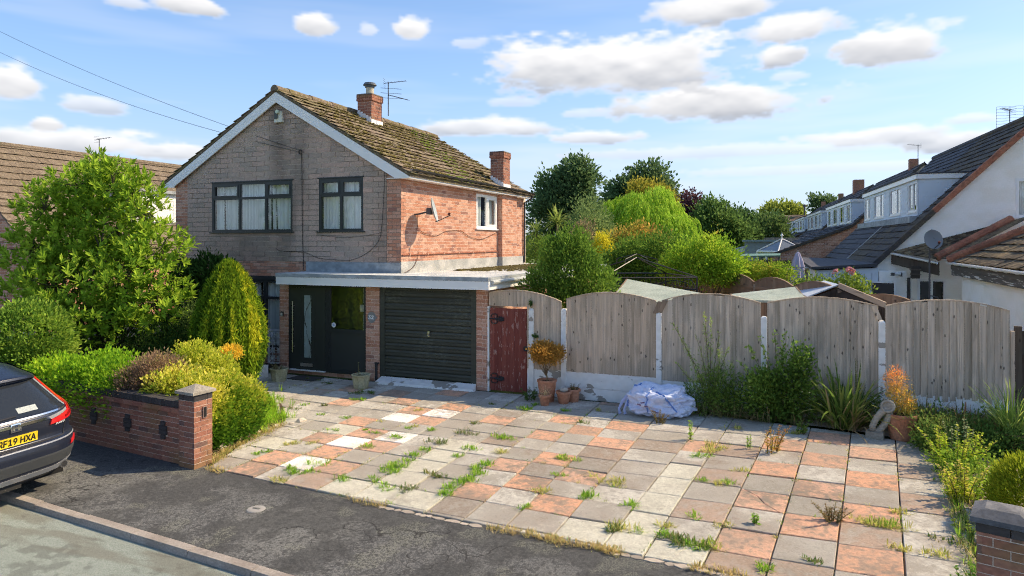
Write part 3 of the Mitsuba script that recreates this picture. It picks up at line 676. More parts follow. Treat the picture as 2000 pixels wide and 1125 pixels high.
# moss clumps
m = MB(); ico = trimesh.creation.icosphere(0, 1.0)
for i in range(2300):
    y = rng.uniform(Y0R, Y1R); t = rng.uniform(0.05, 3.95)
    if meshkit.noise(np.array([y * 0.8, t * 0.8, 3.0])) < 0.42: continue
    t = math.floor(t / 0.267) * 0.267 + rng.uniform(0, 0.07)
    x = XA + 4.06 - t; s = rng.uniform(0.015, 0.045)
    v = np.array(ico.vertices) * [s * 1.2, s * 1.6, s * 0.7] * rng.uniform(0.7, 1.3, (12, 1)) + [x, y, roof_z(x) + 0.045]
    g = rng.uniform(0, 1); yb = 1.6 if (abs(y - 17 - t * 1.1) < 0.8) else 1.0
    m.add(v, ico.faces, col=np.array([0.105 + 0.05 * g, 0.088 + 0.04 * g, 0.03]) * rng.uniform(0.6, 1.25) * np.array([1, yb, 1 - .3 * (yb > 1)]))
tag(put(roof + "__moss", m, "vc_rough", uv=False, col=True), kind="stuff")
# barge boards, boxed feet, fascia, soffit
m = MB()
for sgn in (-1, 1):
    t0 = np.array([sgn * 4.0, 0, -TAN * 4.0]); L = np.linalg.norm(t0); d = t0 / L; nrm = np.array([sgn * TAN, 0, 1.0]) / sl
    O = np.array([XA, G - 0.11, ZR - 0.075])
    q = [(XA, ZR - 0.085), (XA + sgn * 3.99, roof_z(XA + 3.99) - 0.085), (XA + sgn * 3.99, 4.74), (XA + sgn * 3.56, 4.74), (XA + sgn * 3.56, roof_z(XA + 3.56) - 0.35), (XA, ZR - 0.35)]
    m.prism(Polygon(q), (0, G - 0.085, 0), EX, EZ, 0.0, 0.035)
put(HOUSE + "__barge_board", m, "upvc")
xf = XA + 3.97
m = MB(); m.box(xf - 0.005, G - 0.084, 4.74, xf + 0.02, YB + 0.08, roof_z(xf) - 0.09)
put(HOUSE + "__fascia", m, "white_paint")
m = MB(); m.box(XR + 0.01, G - 0.084, 4.745, xf - 0.007, YB + 0.08, 4.765); m.box(XR - 0.35, G - 0.084, 4.745, XR + 0.008, G - 0.02, 4.765)
put(HOUSE + "__soffit", m, "white_paint")
def gutter(key, a, b, r=0.055, bsdf="black_metal", brackets=0.9, down=None):
    a, b = np.asarray(a, float), np.asarray(b, float); d = (b - a) / np.linalg.norm(b - a); s = np.cross(d, EZ); n_ = 9
    m = MB(); g = np.linspace(math.pi, 2 * math.pi, n_)
    for rr, fl in ((r, 1), (r - 0.008, -1)):
        v = np.array([[p + s * rr * math.cos(t) + EZ * rr * math.sin(t) for t in g] for p in (a, b)]).reshape(-1, 3)
        k = np.arange(n_ - 1); m.add(v, np.stack([k, k + 1, k + 1 + n_, k + n_], 1))
    L = np.linalg.norm(b - a); q = 0.3
    while q < L:
        m.tube([a + d * q + s * (r + .004) * math.cos(t) + EZ * (r + .004) * math.sin(t) for t in np.linspace(math.pi, 2 * math.pi, 7)], 0.012, 4); q += brackets
    if down: m.tube(down, 0.036, 8)
    return put(key, m, bsdf)
gutter(HOUSE + "__gutter", (xf + 0.085, G - 0.12, 4.96), (xf + 0.085, YB + 0.1, 4.94), down=[(xf + 0.085, YB - 0.05, 4.88), (xf + .05, YB - 0.05, 4.74), (XR + 0.07, YB - 0.07, 4.6), (XR + 0.06, YB - 0.07, 2.5)])
gutter(HOUSE + "__gutter", (2 * XA - xf - 0.085, G - 0.12, 4.96), (2 * XA - xf - 0.085, YB + 0.1, 4.94))

# chimneys
def chimney(x0, x1, y0, y1, zb, zt, corbel=True, n=60):
    k = put(HOUSE + "__chimney", (lambda m: (m.box(x0, y0, zb, x1, y1, zt - 0.01), m)[1])(MB()), "mortar")
    P = []
    for z0, z1, o in ((zb, zt - 0.18, 0.0), (zt - 0.18, zt, 0.03 if corbel else 0.0)):
        for (O, ex, n_, a, b) in (((0, y0 - o, 0), EX, -EY, x0 - o, x1 + o), ((x1 + o, 0, 0), EY, EX, y0 - o, y1 + o), ((x0 - o, 0, 0), EY, -EX, y0 - o, y1 + o)):
            P += brick_pieces(O, ex, n_, sbox(a, z0, b, z1), BW, BH, BJ, 0.008, a, z0, b, z1, depth=0.05)
    lay(P, k, "brick", "wall_brick", 200)
    m = MB(); m.box(x0 - .03, y0 - .03, zt - 0.005, x1 + .03, y1 + .03, zt + 0.03, col=(0.2, 0.19, 0.18)); vput(k + "__flaunching", m)
    m = MB(); st = 5
    for i in range(st):
        xa = x0 + (x1 - x0) * i / st; xb = x0 + (x1 - x0) * (i + 1) / st
        m.box(xa, y0 - 0.022, roof_z(xb) - 0.1, xb - 0.004, y0 - 0.011, roof_z(xa) + 0.16)
    m.box(x1 + 0.011, y0 - 0.03, roof_z(x1) - 0.1, x1 + 0.024, y1 + 0.03, roof_z(x1) + 0.15)
    put(k + "__flashing", m, "white_paint")
    return k
ch = chimney(-12.08, -11.6, 17.4, 17.96, 6.4, 7.66)
c0 = (-11.84, 17.68, 7.66)
m = MB(); m.lathe([(0.13, 0), (0.125, 0.05), (0.115, 0.27)], c0, 16, col=(0.50, 0.46, 0.36)); vput(ch + "__flue", m)
m = MB(); m.lathe([(0.12, 0.26), (0.15, 0.27), (0.15, 0.31), (0.21, 0.335), (0.205, 0.35), (0.16, 0.41), (0.03, 0.425)], c0, 16, col=(0.07, 0.09, 0.11)); vput(ch + "__cowl", m, "vc_semi")
chimney(-8.94, -8.5, 20.24, 20.78, 4.95, 6.12)

# upstairs windows and the ground floor window
window(HOUSE, (W1[0], G, W1[1]), EX, -EY, W1[2] - W1[0], W1[3] - W1[1], (0.96, 0.9, 0.88), 0.90, 0.06, casements=((0, 1), (2, 1)), curtain=((0.28, 0.34), (1.90, 1.96), (2.04, 2.10)), head=0.03, label="wide black framed upstairs window with net curtains")
window(HOUSE, (W2[0], G, W2[1]), EX, -EY, W2[2] - W2[0], W2[3] - W2[1], (1, 1), 0.90, 0.06, casements=((0, 1), (1, 1)), curtain=(), head=0.03, label="narrow black framed upstairs window with two panes")
window(HOUSE, (W3[0], G, W3[1]), EX, -EY, W3[2] - W3[0], W3[3] - W3[1], (1, 1, 1), 1.3, 0.07, curtain=((0.5, 0.7), (1.3, 1.45)), head=0.1)
window(HOUSE, (XR, 18.52, 3.63), EY, EX, 1.55, 1.04, (1, 1), None, 0.075, "upvc", casements=((1, 0),), curtain=((0.62, 0.98),), label="white framed window in the side wall", depth=0.05)
# front door
def fb(m, x0, z0, y0, x1, z1, y1, **k): return m.box(x0, F0 - y1, z0, x1, F0 - y0, z1, **k)
m = MB(); fb(m, -11.355, .10, -.08, -11.29, 2.2, -.005); fb(m, -10.255, .10, -.08, -10.19, 2.2, -.005); fb(m, -11.29, 2.12, -.08, -10.255, 2.2, -.005)
door = put(HOUSE + "__front_door", m, "black_frame")
tag(door, "black front door with a narrow glazed strip and long steel bar handle")
m = MB(); lx0, lx1 = -11.285, -10.26
gx0, gx1, gz0, gz1 = -10.885, -10.675, 0.42, 1.93
m.prism(sbox(lx0, 0.13, lx1, 2.115).difference(sbox(gx0, gz0, gx1, gz1)), (0, F0 + 0.025, 0), EX, EZ, 0, 0.03)
for a, b, c, d in ((-11.0, .36, -10.985, 2.0), (-10.57, .36, -10.555, 2.0), (-10.985, 1.985, -10.57, 2.0), (-10.985, .36, -10.57, .375)): m.box(a, F0 - 0.012, b, c, F0 - 0.003, d)
for z in (0.85, 1.35): m.box(-11.2, F0 - .011, z, -11.01, F0 - 0.003, z + .012); m.box(-10.54, F0 - .011, z, -10.36, F0 - 0.003, z + .012)
put(door + "__leaf", m, "door_paint")
def f_frost(p, n, uv):
    w = dr.abs(dr.sin(p.z * 5 + 3 * fbm(p.x * 8, p.z * 3, 1.0, 3)) * 0.09 + p.x + 10.78)
    return mix(C3(0.30, 0.38, 0.38) * (0.7 + 0.5 * fbm(p.x * 9, p.z * 5, 2.0, 3)), C3(0.07, 0.06, 0.05), smoothstep(0.014, 0.006, w))
scene["patterned_glass"] = prin(proc(f_frost), 0.15, 0.6)
m = MB(); m.box(gx0 + .001, F0 + 0.0, gz0 + .001, gx1 - .001, F0 + 0.012, gz1 - .001); put(door + "__glazing", m, "patterned_glass")
m = MB(); m.tube([(-11.18, F0 - 0.07, 0.54), (-11.18, F0 - 0.07, 1.78)], 0.016, 8); m.tube([(-11.18, F0 - 0.07, 0.68), (-11.18, F0, 0.68)], 0.012, 6); m.tube([(-11.18, F0 - 0.07, 1.66), (-11.18, F0, 1.66)], 0.012, 6); m.lathe([(0.001, .02), (.025, .02), (.025, 0)], (-11.21, F0 - 0.02, 1.08), 10)
put(door + "__handle", m, "steel")
m = MB(); m.box(-10.99, F0 - 0.018, 0.205, -10.63, F0 - 0.006, 0.285); m.box(-10.97, F0 - 0.024, 0.222, -10.65, F0 - 0.018, 0.268); put(door + "__letter_plate", m, "steel")
m = MB(); m.box(-11.29, F0 - 0.05, 0.10, -10.255, F0 + 0.02, 0.126); put(door + "__threshold", m, "upvc")
# glazed side panel
m = MB(); fb(m, -10.185, .10, -.08, -10.135, 2.2, -.004); fb(m, -9.175, .10, -.08, -9.125, 2.2, -.004); fb(m, -10.135, 1.06, -.08, -9.175, 1.15, -.004); fb(m, -10.135, 2.14, -.08, -9.175, 2.2, -.004); fb(m, -10.135, .10, -.08, -9.175, .17, -.004)
sp = put(HOUSE + "__side_panel", m, "black_frame")
m = MB(); fb(m, -10.133, .172, -.05, -9.177, 1.058, -.03, col=(0.035, 0.04, 0.04)); vput(sp + "__lower_panel", m, "vc_semi")
m = MB(); m.poly([(-10.135, F0 + .03, 1.15), (-9.175, F0 + .03, 1.15), (-9.175, F0 + .03, 2.14), (-10.135, F0 + .03, 2.14)]); put(sp + "__pane", m, "pane")
m = MB(); m.poly([(-10.135, F0 + .05, 1.15), (-9.175, F0 + .05, 1.15), (-9.175, F0 + .05, 2.14), (-10.135, F0 + .05, 2.14)]); put(sp + "__pane", m, "pane")
m = MB(); m.lathe([(0.001, 0.004), (0.045, 0.004), (0.06, 0.003), (0.06, 0)], (0, 0, 0), 18, col=(0.55, 0.62, 0.72))
v, f_, _, cc = m.arrays(); m2 = MB(); m2.add(np.c_[v[:, 0] - 10.04, F0 + 0.028 - v[:, 2], v[:, 1] + 1.24], f_, col=np.where((np.hypot(v[:, 0], v[:, 1]) < 0.03)[:, None], [0.1, 0.2, 0.45], [0.7, 0.74, 0.78])); vput(sp + "__sticker", m2)
m = MB(); m.box(-11.4, 14.10, .02, -8.8, 14.14, 2.2, col=(0.03, 0.033, 0.033)); m.box(-9.52, 13.95, .1, -9.30, 13.98, 2.18, col=(0.6, 0.62, 0.6)); m.box(-9.62, 13.9, 1.5, -9.3, 13.93, 1.74, col=(0.03, 0.03, 0.03)); m.box(-9.58, 13.885, 1.54, -9.34, 13.9, 1.70, col=(0.5, 0.5, 0.45)); m.box(-11.4, F0 + .1, -.01, -8.8, 14.1, .02, col=(0.05, 0.045, 0.04))
vput(HOUSE + "__porch_inside", m)
# garage door
m = MB(); fb(m, -8.752, .0, -.1, -8.62, 2.2, -.02); fb(m, -6.42, .0, -.1, -6.288, 2.2, -.02); fb(m, -8.62, 2.12, -.1, -6.42, 2.2, -.02)
gd = put(HOUSE + "__garage_door", m, "garage_paint"); tag(gd, "weathered dark green ribbed garage door")
zs = np.linspace(0.13, 2.115, 14)
for a, b in zip(zs[:-1], zs[1:]):
    m = MB(); h = b - a
    for (p, q, y0, y1) in ((0, .22, .055, .03), (.22, .55, .03, .03), (.55, .70, .045, .045), (.70, 1.0, .030, .045)):
        m.hexa([(-8.615, F0 + .09, a + p * h), (-6.425, F0 + .09, a + p * h), (-6.425, F0 + y0, a + p * h), (-8.615, F0 + y0, a + p * h), (-8.615, F0 + .09, a + q * h - .001), (-6.425, F0 + .09, a + q * h - .001), (-6.425, F0 + y1, a + q * h - .001), (-8.615, F0 + y1, a + q * h - .001)])
    put(gd + "__slat", m, "garage_paint")
m = MB(); m.box(-7.475, F0 - 0.02, 1.10, -7.43, F0 + 0.03, 1.22); m.tube([(-7.45, F0 - .02, 1.13), (-7.45, F0 - .05, 1.13), (-7.42, F0 - .05, 1.17)], .012, 6); put(gd + "__handle", m, "steel")
m = MB(); m.hexa([(-8.72, 13.08, -0.02), (-6.2, 13.16, -0.02), (-6.3, F0 + .02, -0.02), (-8.75, F0 + .02, -0.02), (-8.66, 13.11, .055), (-6.26, 13.2, .055), (-6.3, F0 + .02, .125), (-8.7, F0 + .02, .125)]); put(gd + "__threshold", m, "peeling_white")
# porch fittings
m = MB(); m.box(-11.575, F0 - 0.035, 1.40, -11.50, F0 - .001, 1.51, col=(0.05, 0.05, 0.05)); m.box(-11.565, F0 - .045, 1.41, -11.51, F0 - .035, 1.475, col=(0.6, 0.6, 0.55)); vput(HOUSE + "__doorbell", m, "vc_semi")
m = MB()
pl = [(-.105, .06), (-.06, .115), (0, .135), (.06, .11), (.11, .04), (.155, .0), (.11, -.04), (.06, -.11), (0, -.135), (-.06, -.115), (-.105, -.06)]
m.prism(Polygon(pl), (-8.955, F0 - 0.002, 1.47), EX, EZ, 0, 0.012, col=(0.22, 0.23, 0.235))
sg = vput(HOUSE + "__number_plaque", m, "vc_semi"); tag(sg, "grey house number plaque reading 32")
t = meshkit.text_mesh("32", 0.085, 0.006, bold=True); tv = np.array(t.vertices); tv[:, 0] -= tv[:, 0].mean(); m = MB(); m.add(np.c_[tv[:, 0] - 8.965, F0 - 0.0145 - tv[:, 2], tv[:, 1] + 1.43], t.faces[:, ::-1], col=(0.85, 0.85, 0.85)); vput(sg + "__lettering", m)
m = MB(); m.tube([(-8.80, F0 - 0.05, 0), (-8.80, F0 - 0.05, 0.42)], 0.03, 8); m.box(-8.84, F0 - .06, .40, -8.76, F0, .44); put(HOUSE + "__drain_pipe", m, "black_metal")
# burglar alarm box
m = MB(); m.hexa([(-12.42, G - .10, 6.33), (-12.16, G - .10, 6.33), (-12.16, G - .02, 6.33), (-12.42, G - .02, 6.33), (-12.42, G - .07, 6.62), (-12.2, G - .07, 6.62), (-12.2, G - .02, 6.62), (-12.42, G - .02, 6.62)], col=(0.62, 0.60, 0.48)); m.box(-12.40, G - .115, 6.42, -12.30, G - .10, 6.62, col=(0.05, 0.06, 0.05)); m.tube([(-12.30, G - .14, 6.6), (-12.30, G - .08, 6.6)], .05, 10, col=(0.5, 0.58, 0.45))
al = vput(HOUSE + "__alarm_box", m, "vc_semi")
# cables on the walls
def cable(key, pts, r=0.008, n=5, col=(0.03, 0.03, 0.03)):
    p = np.array(pts, float); t = np.linspace(0, 1, len(p)); tt = np.linspace(0, 1, len(p) * 5)
    from scipy.interpolate import PchipInterpolator as PI
    q = np.stack([PI(t, p[:, i])(tt) for i in range(3)], 1)
    m = MB(); m.tube(q, r, n, col=col); return vput(key, m)
yw = G - 0.035
cable(HOUSE + "__cable", [(-11.60, yw, 5.5), (-11.58, yw, 5.3), (-11.57, yw, 4.4), (-11.56, yw, 3.4), (-11.53, yw, 2.72), (-11.53, yw, 2.5)], 0.008)
cable(HOUSE + "__cable", [(-9.10, yw, 5.1), (-9.11, yw, 4.6), (-9.16, yw, 3.8), (-9.22, yw, 3.35), (-9.6, yw, 2.95), (-10.2, yw, 2.76), (-11.0, yw, 2.80), (-11.5, yw, 2.95), (-12.3, yw, 2.99), (-12.4, yw, 3.06)], 0.0055)
cable(HOUSE + "__cable", [(-11.0, yw, 3.40), (-10.3, yw, 3.33), (-9.6, yw, 3.38), (-9.2, yw, 3.45)], 0.004)
xw = XR + 0.03
cable(HOUSE + "__cable", [(xw, 14.98, 3.9), (xw, 15.0, 3.6), (xw, 15.2, 3.48), (xw, 15.9, 3.38), (xw, 16.6, 3.52), (xw, 17.3, 3.55), (xw, 18.0, 3.38), (xw, 18.7, 3.3), (xw, 19.5, 3.42), (xw, 20.05, 3.55)], 0.007, col=(0.10, 0.05, 0.035))
cable(HOUSE + "__cable", [(xw, 15.02, 3.9), (xw, 15.02, 3.4), (xw, 15.02, 2.92), (xw + .02, 14.9, 2.74), (xw + .05, 14.7, 2.6), (xw + .1, 14.2, 2.48)], 0.008, col=(0.10, 0.05, 0.035))
m = MB(); m.tube([(xw, 14.27, 2.90), (xw, 20.12, 2.92)], 0.017, 6, col=(0.28, 0.11, 0.07))
for y in np.arange(14.6, 20, 0.9): m.box(xw - .02, y, 2.885, xw + .02, y + .03, 2.94, col=(0.6, 0.4, 0.3))
vput(HOUSE + "__pipe", m)
m = MB()
for a in np.arange(10): m.tube([(-11.61 + .05 * math.cos(t) * (0.8 + .04 * a), yw - .01 * a / 3, 5.53 + .06 * math.sin(t)) for t in np.linspace(0, 6.2, 10)], .005, 4, col=(.03, .03, .03)) if a % 3 == 0 else None
m.tube([(-11.62, G, 5.55), (-11.62, G - .12, 5.58)], .012, 5, col=(.06, .06, .06)); vput(HOUSE + "__cable_bracket", m)
# overhead wires, satellite dish, aerial: things of their own
def wire(key, a, b, sag, r, label):
    t = np.linspace(0, 1, 30); a, b = np.array(a, float), np.array(b, float)
    p = a + (b - a) * t[:, None]; p[:, 2] -= sag * 4 * t * (1 - t)
    m = MB(); m.tube(p, r, 5, col=(0.03, 0.04, 0.045)); k = vput(key, m); tag(k, label, "cable"); return k
wire("overhead_cable", (-11.61, G - .12, 5.57), (-30.0, 15.5, 12.6), 0.35, 0.006, "upper overhead cable running from the gable to the upper left")
wire("overhead_cable", (-11.64, G - .12, 5.53), (-30.0, 15.5, 11.8), 0.5, 0.006, "lower overhead cable sagging from the gable to the left")
def dish(key, c, face, r, mount, label, tilt=0.0, pole=None, grey=(0.36, 0.40, 0.41)):
    """an offset satellite dish: centre, direction it faces (in plan), radius, points of its mounting arm"""
    c = np.asarray(c, float); fx = np.array([math.sin(face), math.cos(face), 0.25]); fx /= np.linalg.norm(fx); s = np.cross(EZ, fx); s /= np.linalg.norm(s); u = np.cross(fx, s)
    m = MB(); R = np.linspace(0.001, 1, 7); A = np.arange(24) * 2 * math.pi / 24
    for off in (0.0, -0.012):
        v = np.array([[c + s * r * 0.92 * q * math.cos(t) + u * r * 1.05 * q * math.sin(t) + fx * (0.20 * r * q * q + off) for t in A] for q in R]).reshape(-1, 3)
        i, j = np.meshgrid(np.arange(6), np.arange(24), indexing="ij"); m.add(v, np.stack([i * 24 + j, i * 24 + (j + 1) % 24, (i + 1) * 24 + (j + 1) % 24, (i + 1) * 24 + j], -1).reshape(-1, 4), col=grey)
    k = uniq(key); tag(k, label, "satellite dish")
    vput(k + "__reflector", m, "vc_semi", True)
    m = MB(); tip = c + fx * r * 1.35 - u * r * 0.75; m.tube([c - u * r * 0.98, tip], 0.012, 5, col=(.05, .05, .05)); m.tube([tip - fx * .05 + u * .02, tip - fx * 0.0 + u * .06], .03, 8, col=(0.10, 0.03, 0.025)); vput(k + "__feed_arm", m)
    m = MB(); m.tube([c - fx * .015] + [np.asarray(q, float) for q in mount], 0.024, 6, col=(0.06, 0.06, 0.065)); m.tri(trimesh.creation.box((.12, .12, .16)).apply_translation(c - fx * 0.08), col=(.08, .08, .085)); vput(k + "__mount", m, "vc_semi")
    return k
dish("satellite_dish", (XR + 0.44, 15.02, 4.0), math.radians(70), 0.30, [(XR + 0.18, 14.88, 3.92), (XR + 0.02, 14.85, 3.90)], "grey satellite dish on the sunlit red brick side wall")
def aerial(key, base, h, boom, L, n, w, label, tiltz=0.1, up=0.0):
    base = np.asarray(base, float); k = uniq(key); tag(k, label, "aerial"); m = MB(); C = (0.05, 0.06, 0.08)
    m.tube([base, base + EZ * h], 0.016, 5, col=C); vput(k + "__mast", m, "vc_semi")
    d = np.array([math.sin(boom), math.cos(boom), tiltz]); d /= np.linalg.norm(d); s = np.cross(d, EZ); s /= np.linalg.norm(s); u = np.cross(s, d); t = base + EZ * (h - 0.03)
    m = MB(); m.tube([t - d * 0.15, t + d * L], 0.01, 4, col=C)
    for q in np.linspace(0, L, n): m.tube([t + d * q - s * w * (1 - .3 * q / L), t + d * q + s * w * (1 - .3 * q / L)], 0.005, 3, col=C)
    for q in np.linspace(-w, w, 5): m.tube([t - d * .12 + u * q - s * w * 1.1, t - d * .12 + u * q + s * w * 1.1], 0.005, 3, col=C)
    vput(k + "__antenna", m, "vc_semi"); return k
a1 = aerial("television_aerial", (-11.42, 18.05, 7.1), 1.05, math.radians(70), 0.55, 6, 0.13, "dark television aerial strapped to the taller brick chimney")
m = MB(); C = (.05, .06, .08)
for z in (7.95, 7.8, 7.65): m.tube([(-11.6, 17.9, z), (-11.1, 18.3, z)], .006, 4, col=C)
m.tube([(-11.42, 18.05, 7.75), (-10.75, 18.1, 7.55)], .012, 4, col=C)
for q in np.linspace(0.2, 1, 8): m.tube([(-11.42 + .67 * q, 17.95, 7.75 - .2 * q), (-11.42 + .67 * q, 18.2, 7.75 - .2 * q)], .005, 3, col=C)
vput(a1 + "__side_antenna", m, "vc_semi")
# ------------------------------------------------------------------ leaves, crowns, blades
def unit(a): return a / (np.linalg.norm(a, axis=-1, keepdims=True) + 1e-9)
def leafs(m, P, D, N, L, W, col, fold=0.18, mid=0.45):
    """one folded leaf (two triangles) per row"""
    n = len(P); L = np.broadcast_to(L, (n,))[:, None]; W = np.broadcast_to(W, (n,))[:, None]
    S = unit(np.cross(D, N)); U = np.cross(S, D)
    v = np.stack([P, P + D * L * mid + S * W / 2 + U * W * fold, P + D * L, P + D * L * mid - S * W / 2 + U * W * fold], 1).reshape(-1, 3)
    k = np.arange(n)[:, None] * 4
    m.add(v, np.vstack([k + [0, 1, 2], k + [0, 2, 3]]), col=np.repeat(col, 4, 0))
def palette(rg, pal, t, jit=0.18):
    pal = np.asarray(pal, float); x = np.clip(t, 0, 0.999) * (len(pal) - 1); i = x.astype(int); f = (x - i)[:, None]
    return 1.55 * (pal[i] * (1 - f) + pal[i + 1] * f) * (1 + jit * rg.normal(size=(len(t), 1))).clip(0.4, 1.8)
def crown(m, rg, blobs, K, per, L, W, pal, cr=0.1, shell=0.35, out=0.6, up=0.2, rough=0.25, seed=0.0, bias=None, jit=0.18, fold=0.18, keep=None, freq=2.2):
    """K twig ends spread through the shells of ellipsoids, each with a cluster of leaves"""
    B = np.asarray(blobs, float); a = (B[:, 3] * B[:, 4] + B[:, 4] * B[:, 5] + B[:, 3] * B[:, 5]); b = rg.choice(len(B), K, p=a / a.sum())
    u = unit(rg.normal(size=(K, 3))); rad = (1 - shell * rg.random(K) ** 1.6) * (1 - rough + 2 * rough * meshkit.fbm(u * freq + seed + b[:, None] * 7.3, 3))
    C = B[b, :3] + B[b, 3:] * u * rad[:, None]; O = unit(u / B[b, 3:])
    t = 0.6 * meshkit.fbm(C * 1.7 + seed, 3) * 1.5 - 0.2 + 0.35 * rg.random(K)
    if bias is not None: t = t + bias(C, O)
    if keep is not None:
        s = keep(C); C, O, t = C[s], O[s], t[s]
    C, O, t = np.repeat(C, per, 0), np.repeat(O, per, 0), np.repeat(t, per)
    n = len(C); P = C + rg.normal(size=(n, 3)) * cr
    D = unit(O * out + unit(rg.normal(size=(n, 3))) * (1 - out) + np.array([0, 0, up])); N = unit(O * 0.5 + np.array([0, 0, 0.6]) + rg.normal(size=(n, 3)) * 0.45)
    s = rg.uniform(0.65, 1.25, n)
    leafs(m, P, D, N, L * s, W * s, palette(rg, pal, t + rg.normal(size=n) * 0.1, jit), fold)
    return C
def blades(m, rg, base, az, L, W, lean, droop, col, seg=5):
    """arching strap leaves: base points, azimuth, length, width, initial lean from upright, how far the tip bends over"""
    n = len(base); s = np.linspace(0, 1, seg + 1); ang = lean[:, None] + droop[:, None] * s[None, :] ** 1.5
    h = np.stack([np.cos(az), np.sin(az), az * 0], 1); side = np.stack([-np.sin(az), np.cos(az), az * 0], 1)
    st = (L / seg)[:, None]; r = np.cumsum(np.sin(ang) * st, 1) - (np.sin(ang) * st)[:, :1]; z = np.cumsum(np.cos(ang) * st, 1) - (np.cos(ang) * st)[:, :1]
    c = base[:, None] + h[:, None] * r[..., None] + np.array([0, 0, 1.0]) * z[..., None]
    w = (W[:, None] * np.minimum(1, 2.4 * (1 - s[None, :]) ** 0.8 + 0.04) * np.minimum(1, 0.5 + 3 * s[None, :])) / 2
    v = np.stack([c - side[:, None] * w[..., None], c + side[:, None] * w[..., None]], 2).reshape(-1, 3)
    k = (np.arange(n)[:, None] * (seg + 1) + np.arange(seg)[None, :]).reshape(-1) * 2
    m.add(v, np.stack([k, k + 1, k + 3, k + 2], 1), col=np.repeat(col, (seg + 1) * 2, 0))
def tuft(m, rg, x, y, z, n, L, W, spread, pal, lean=0.5, droop=0.9, seg=3):
    r = spread * np.sqrt(rg.random(n)); a = rg.random(n) * 6.283
    blades(m, rg, np.stack([x + r * np.cos(a), y + r * np.sin(a), np.full(n, z)], 1), a + rg.normal(size=n) * 0.7, L * rg.uniform(0.5, 1.2, n), W * rg.uniform(0.7, 1.3, n), lean * rg.random(n), droop * rg.random(n), palette(rg, pal, rg.random(n)), seg)
def limbs(m, rg, base, tips, r0, col=(0.09, 0.07, 0.05), split=0.35, n=5):
    """a short trunk and limbs that run out to the tips"""
    base = np.asarray(base, float); tips = np.asarray(tips, float); top = base + (tips.mean(0) - base) * split
    m.tube([base, base + (top - base) * 0.5 + [0.01, 0.01, 0], top], [r0, r0 * 0.85, r0 * 0.7], 8, col=col)
    for q in tips:
        st = base + (top - base) * rg.uniform(0.5, 1.0); md = st + (q - st) * 0.5 + rg.normal(size=3) * 0.06 * np.linalg.norm(q - st)
        m.tube([st, md, q], [r0 * 0.45, r0 * 0.28, r0 * 0.08], n, col=col)
def plant(name, label, cat, base, blobs, K, per, L, W, pal, leaf="leaf", trunk=0.03, tcol=(0.09, 0.07, 0.05), limbs_n=10, seed=1, group=None, stem="trunk", leafname="crown", **kw):
    rg = np.random.default_rng(seed); key = uniq(name); tag(key, label, cat, group)
    m = MB(); C = crown(m, rg, blobs, K, per, L, W, pal, seed=seed * 1.37, **kw)
    put(key + "__" + leafname, m, leaf, uv=False, col=True)
    if trunk:
        m = MB(); B = np.asarray(blobs, float); tips = C[rg.integers(0, len(C), limbs_n)]
        tips = B[:, :3].mean(0) + (tips - B[:, :3].mean(0)) * 0.85
        limbs(m, rg, base, tips, trunk, tcol); put(key + "__" + stem, m, "vc_rough", uv=False, col=True)
    return key

GREEN = [(0.05, 0.10, 0.018), (0.09, 0.17, 0.025), (0.15, 0.26, 0.035)]
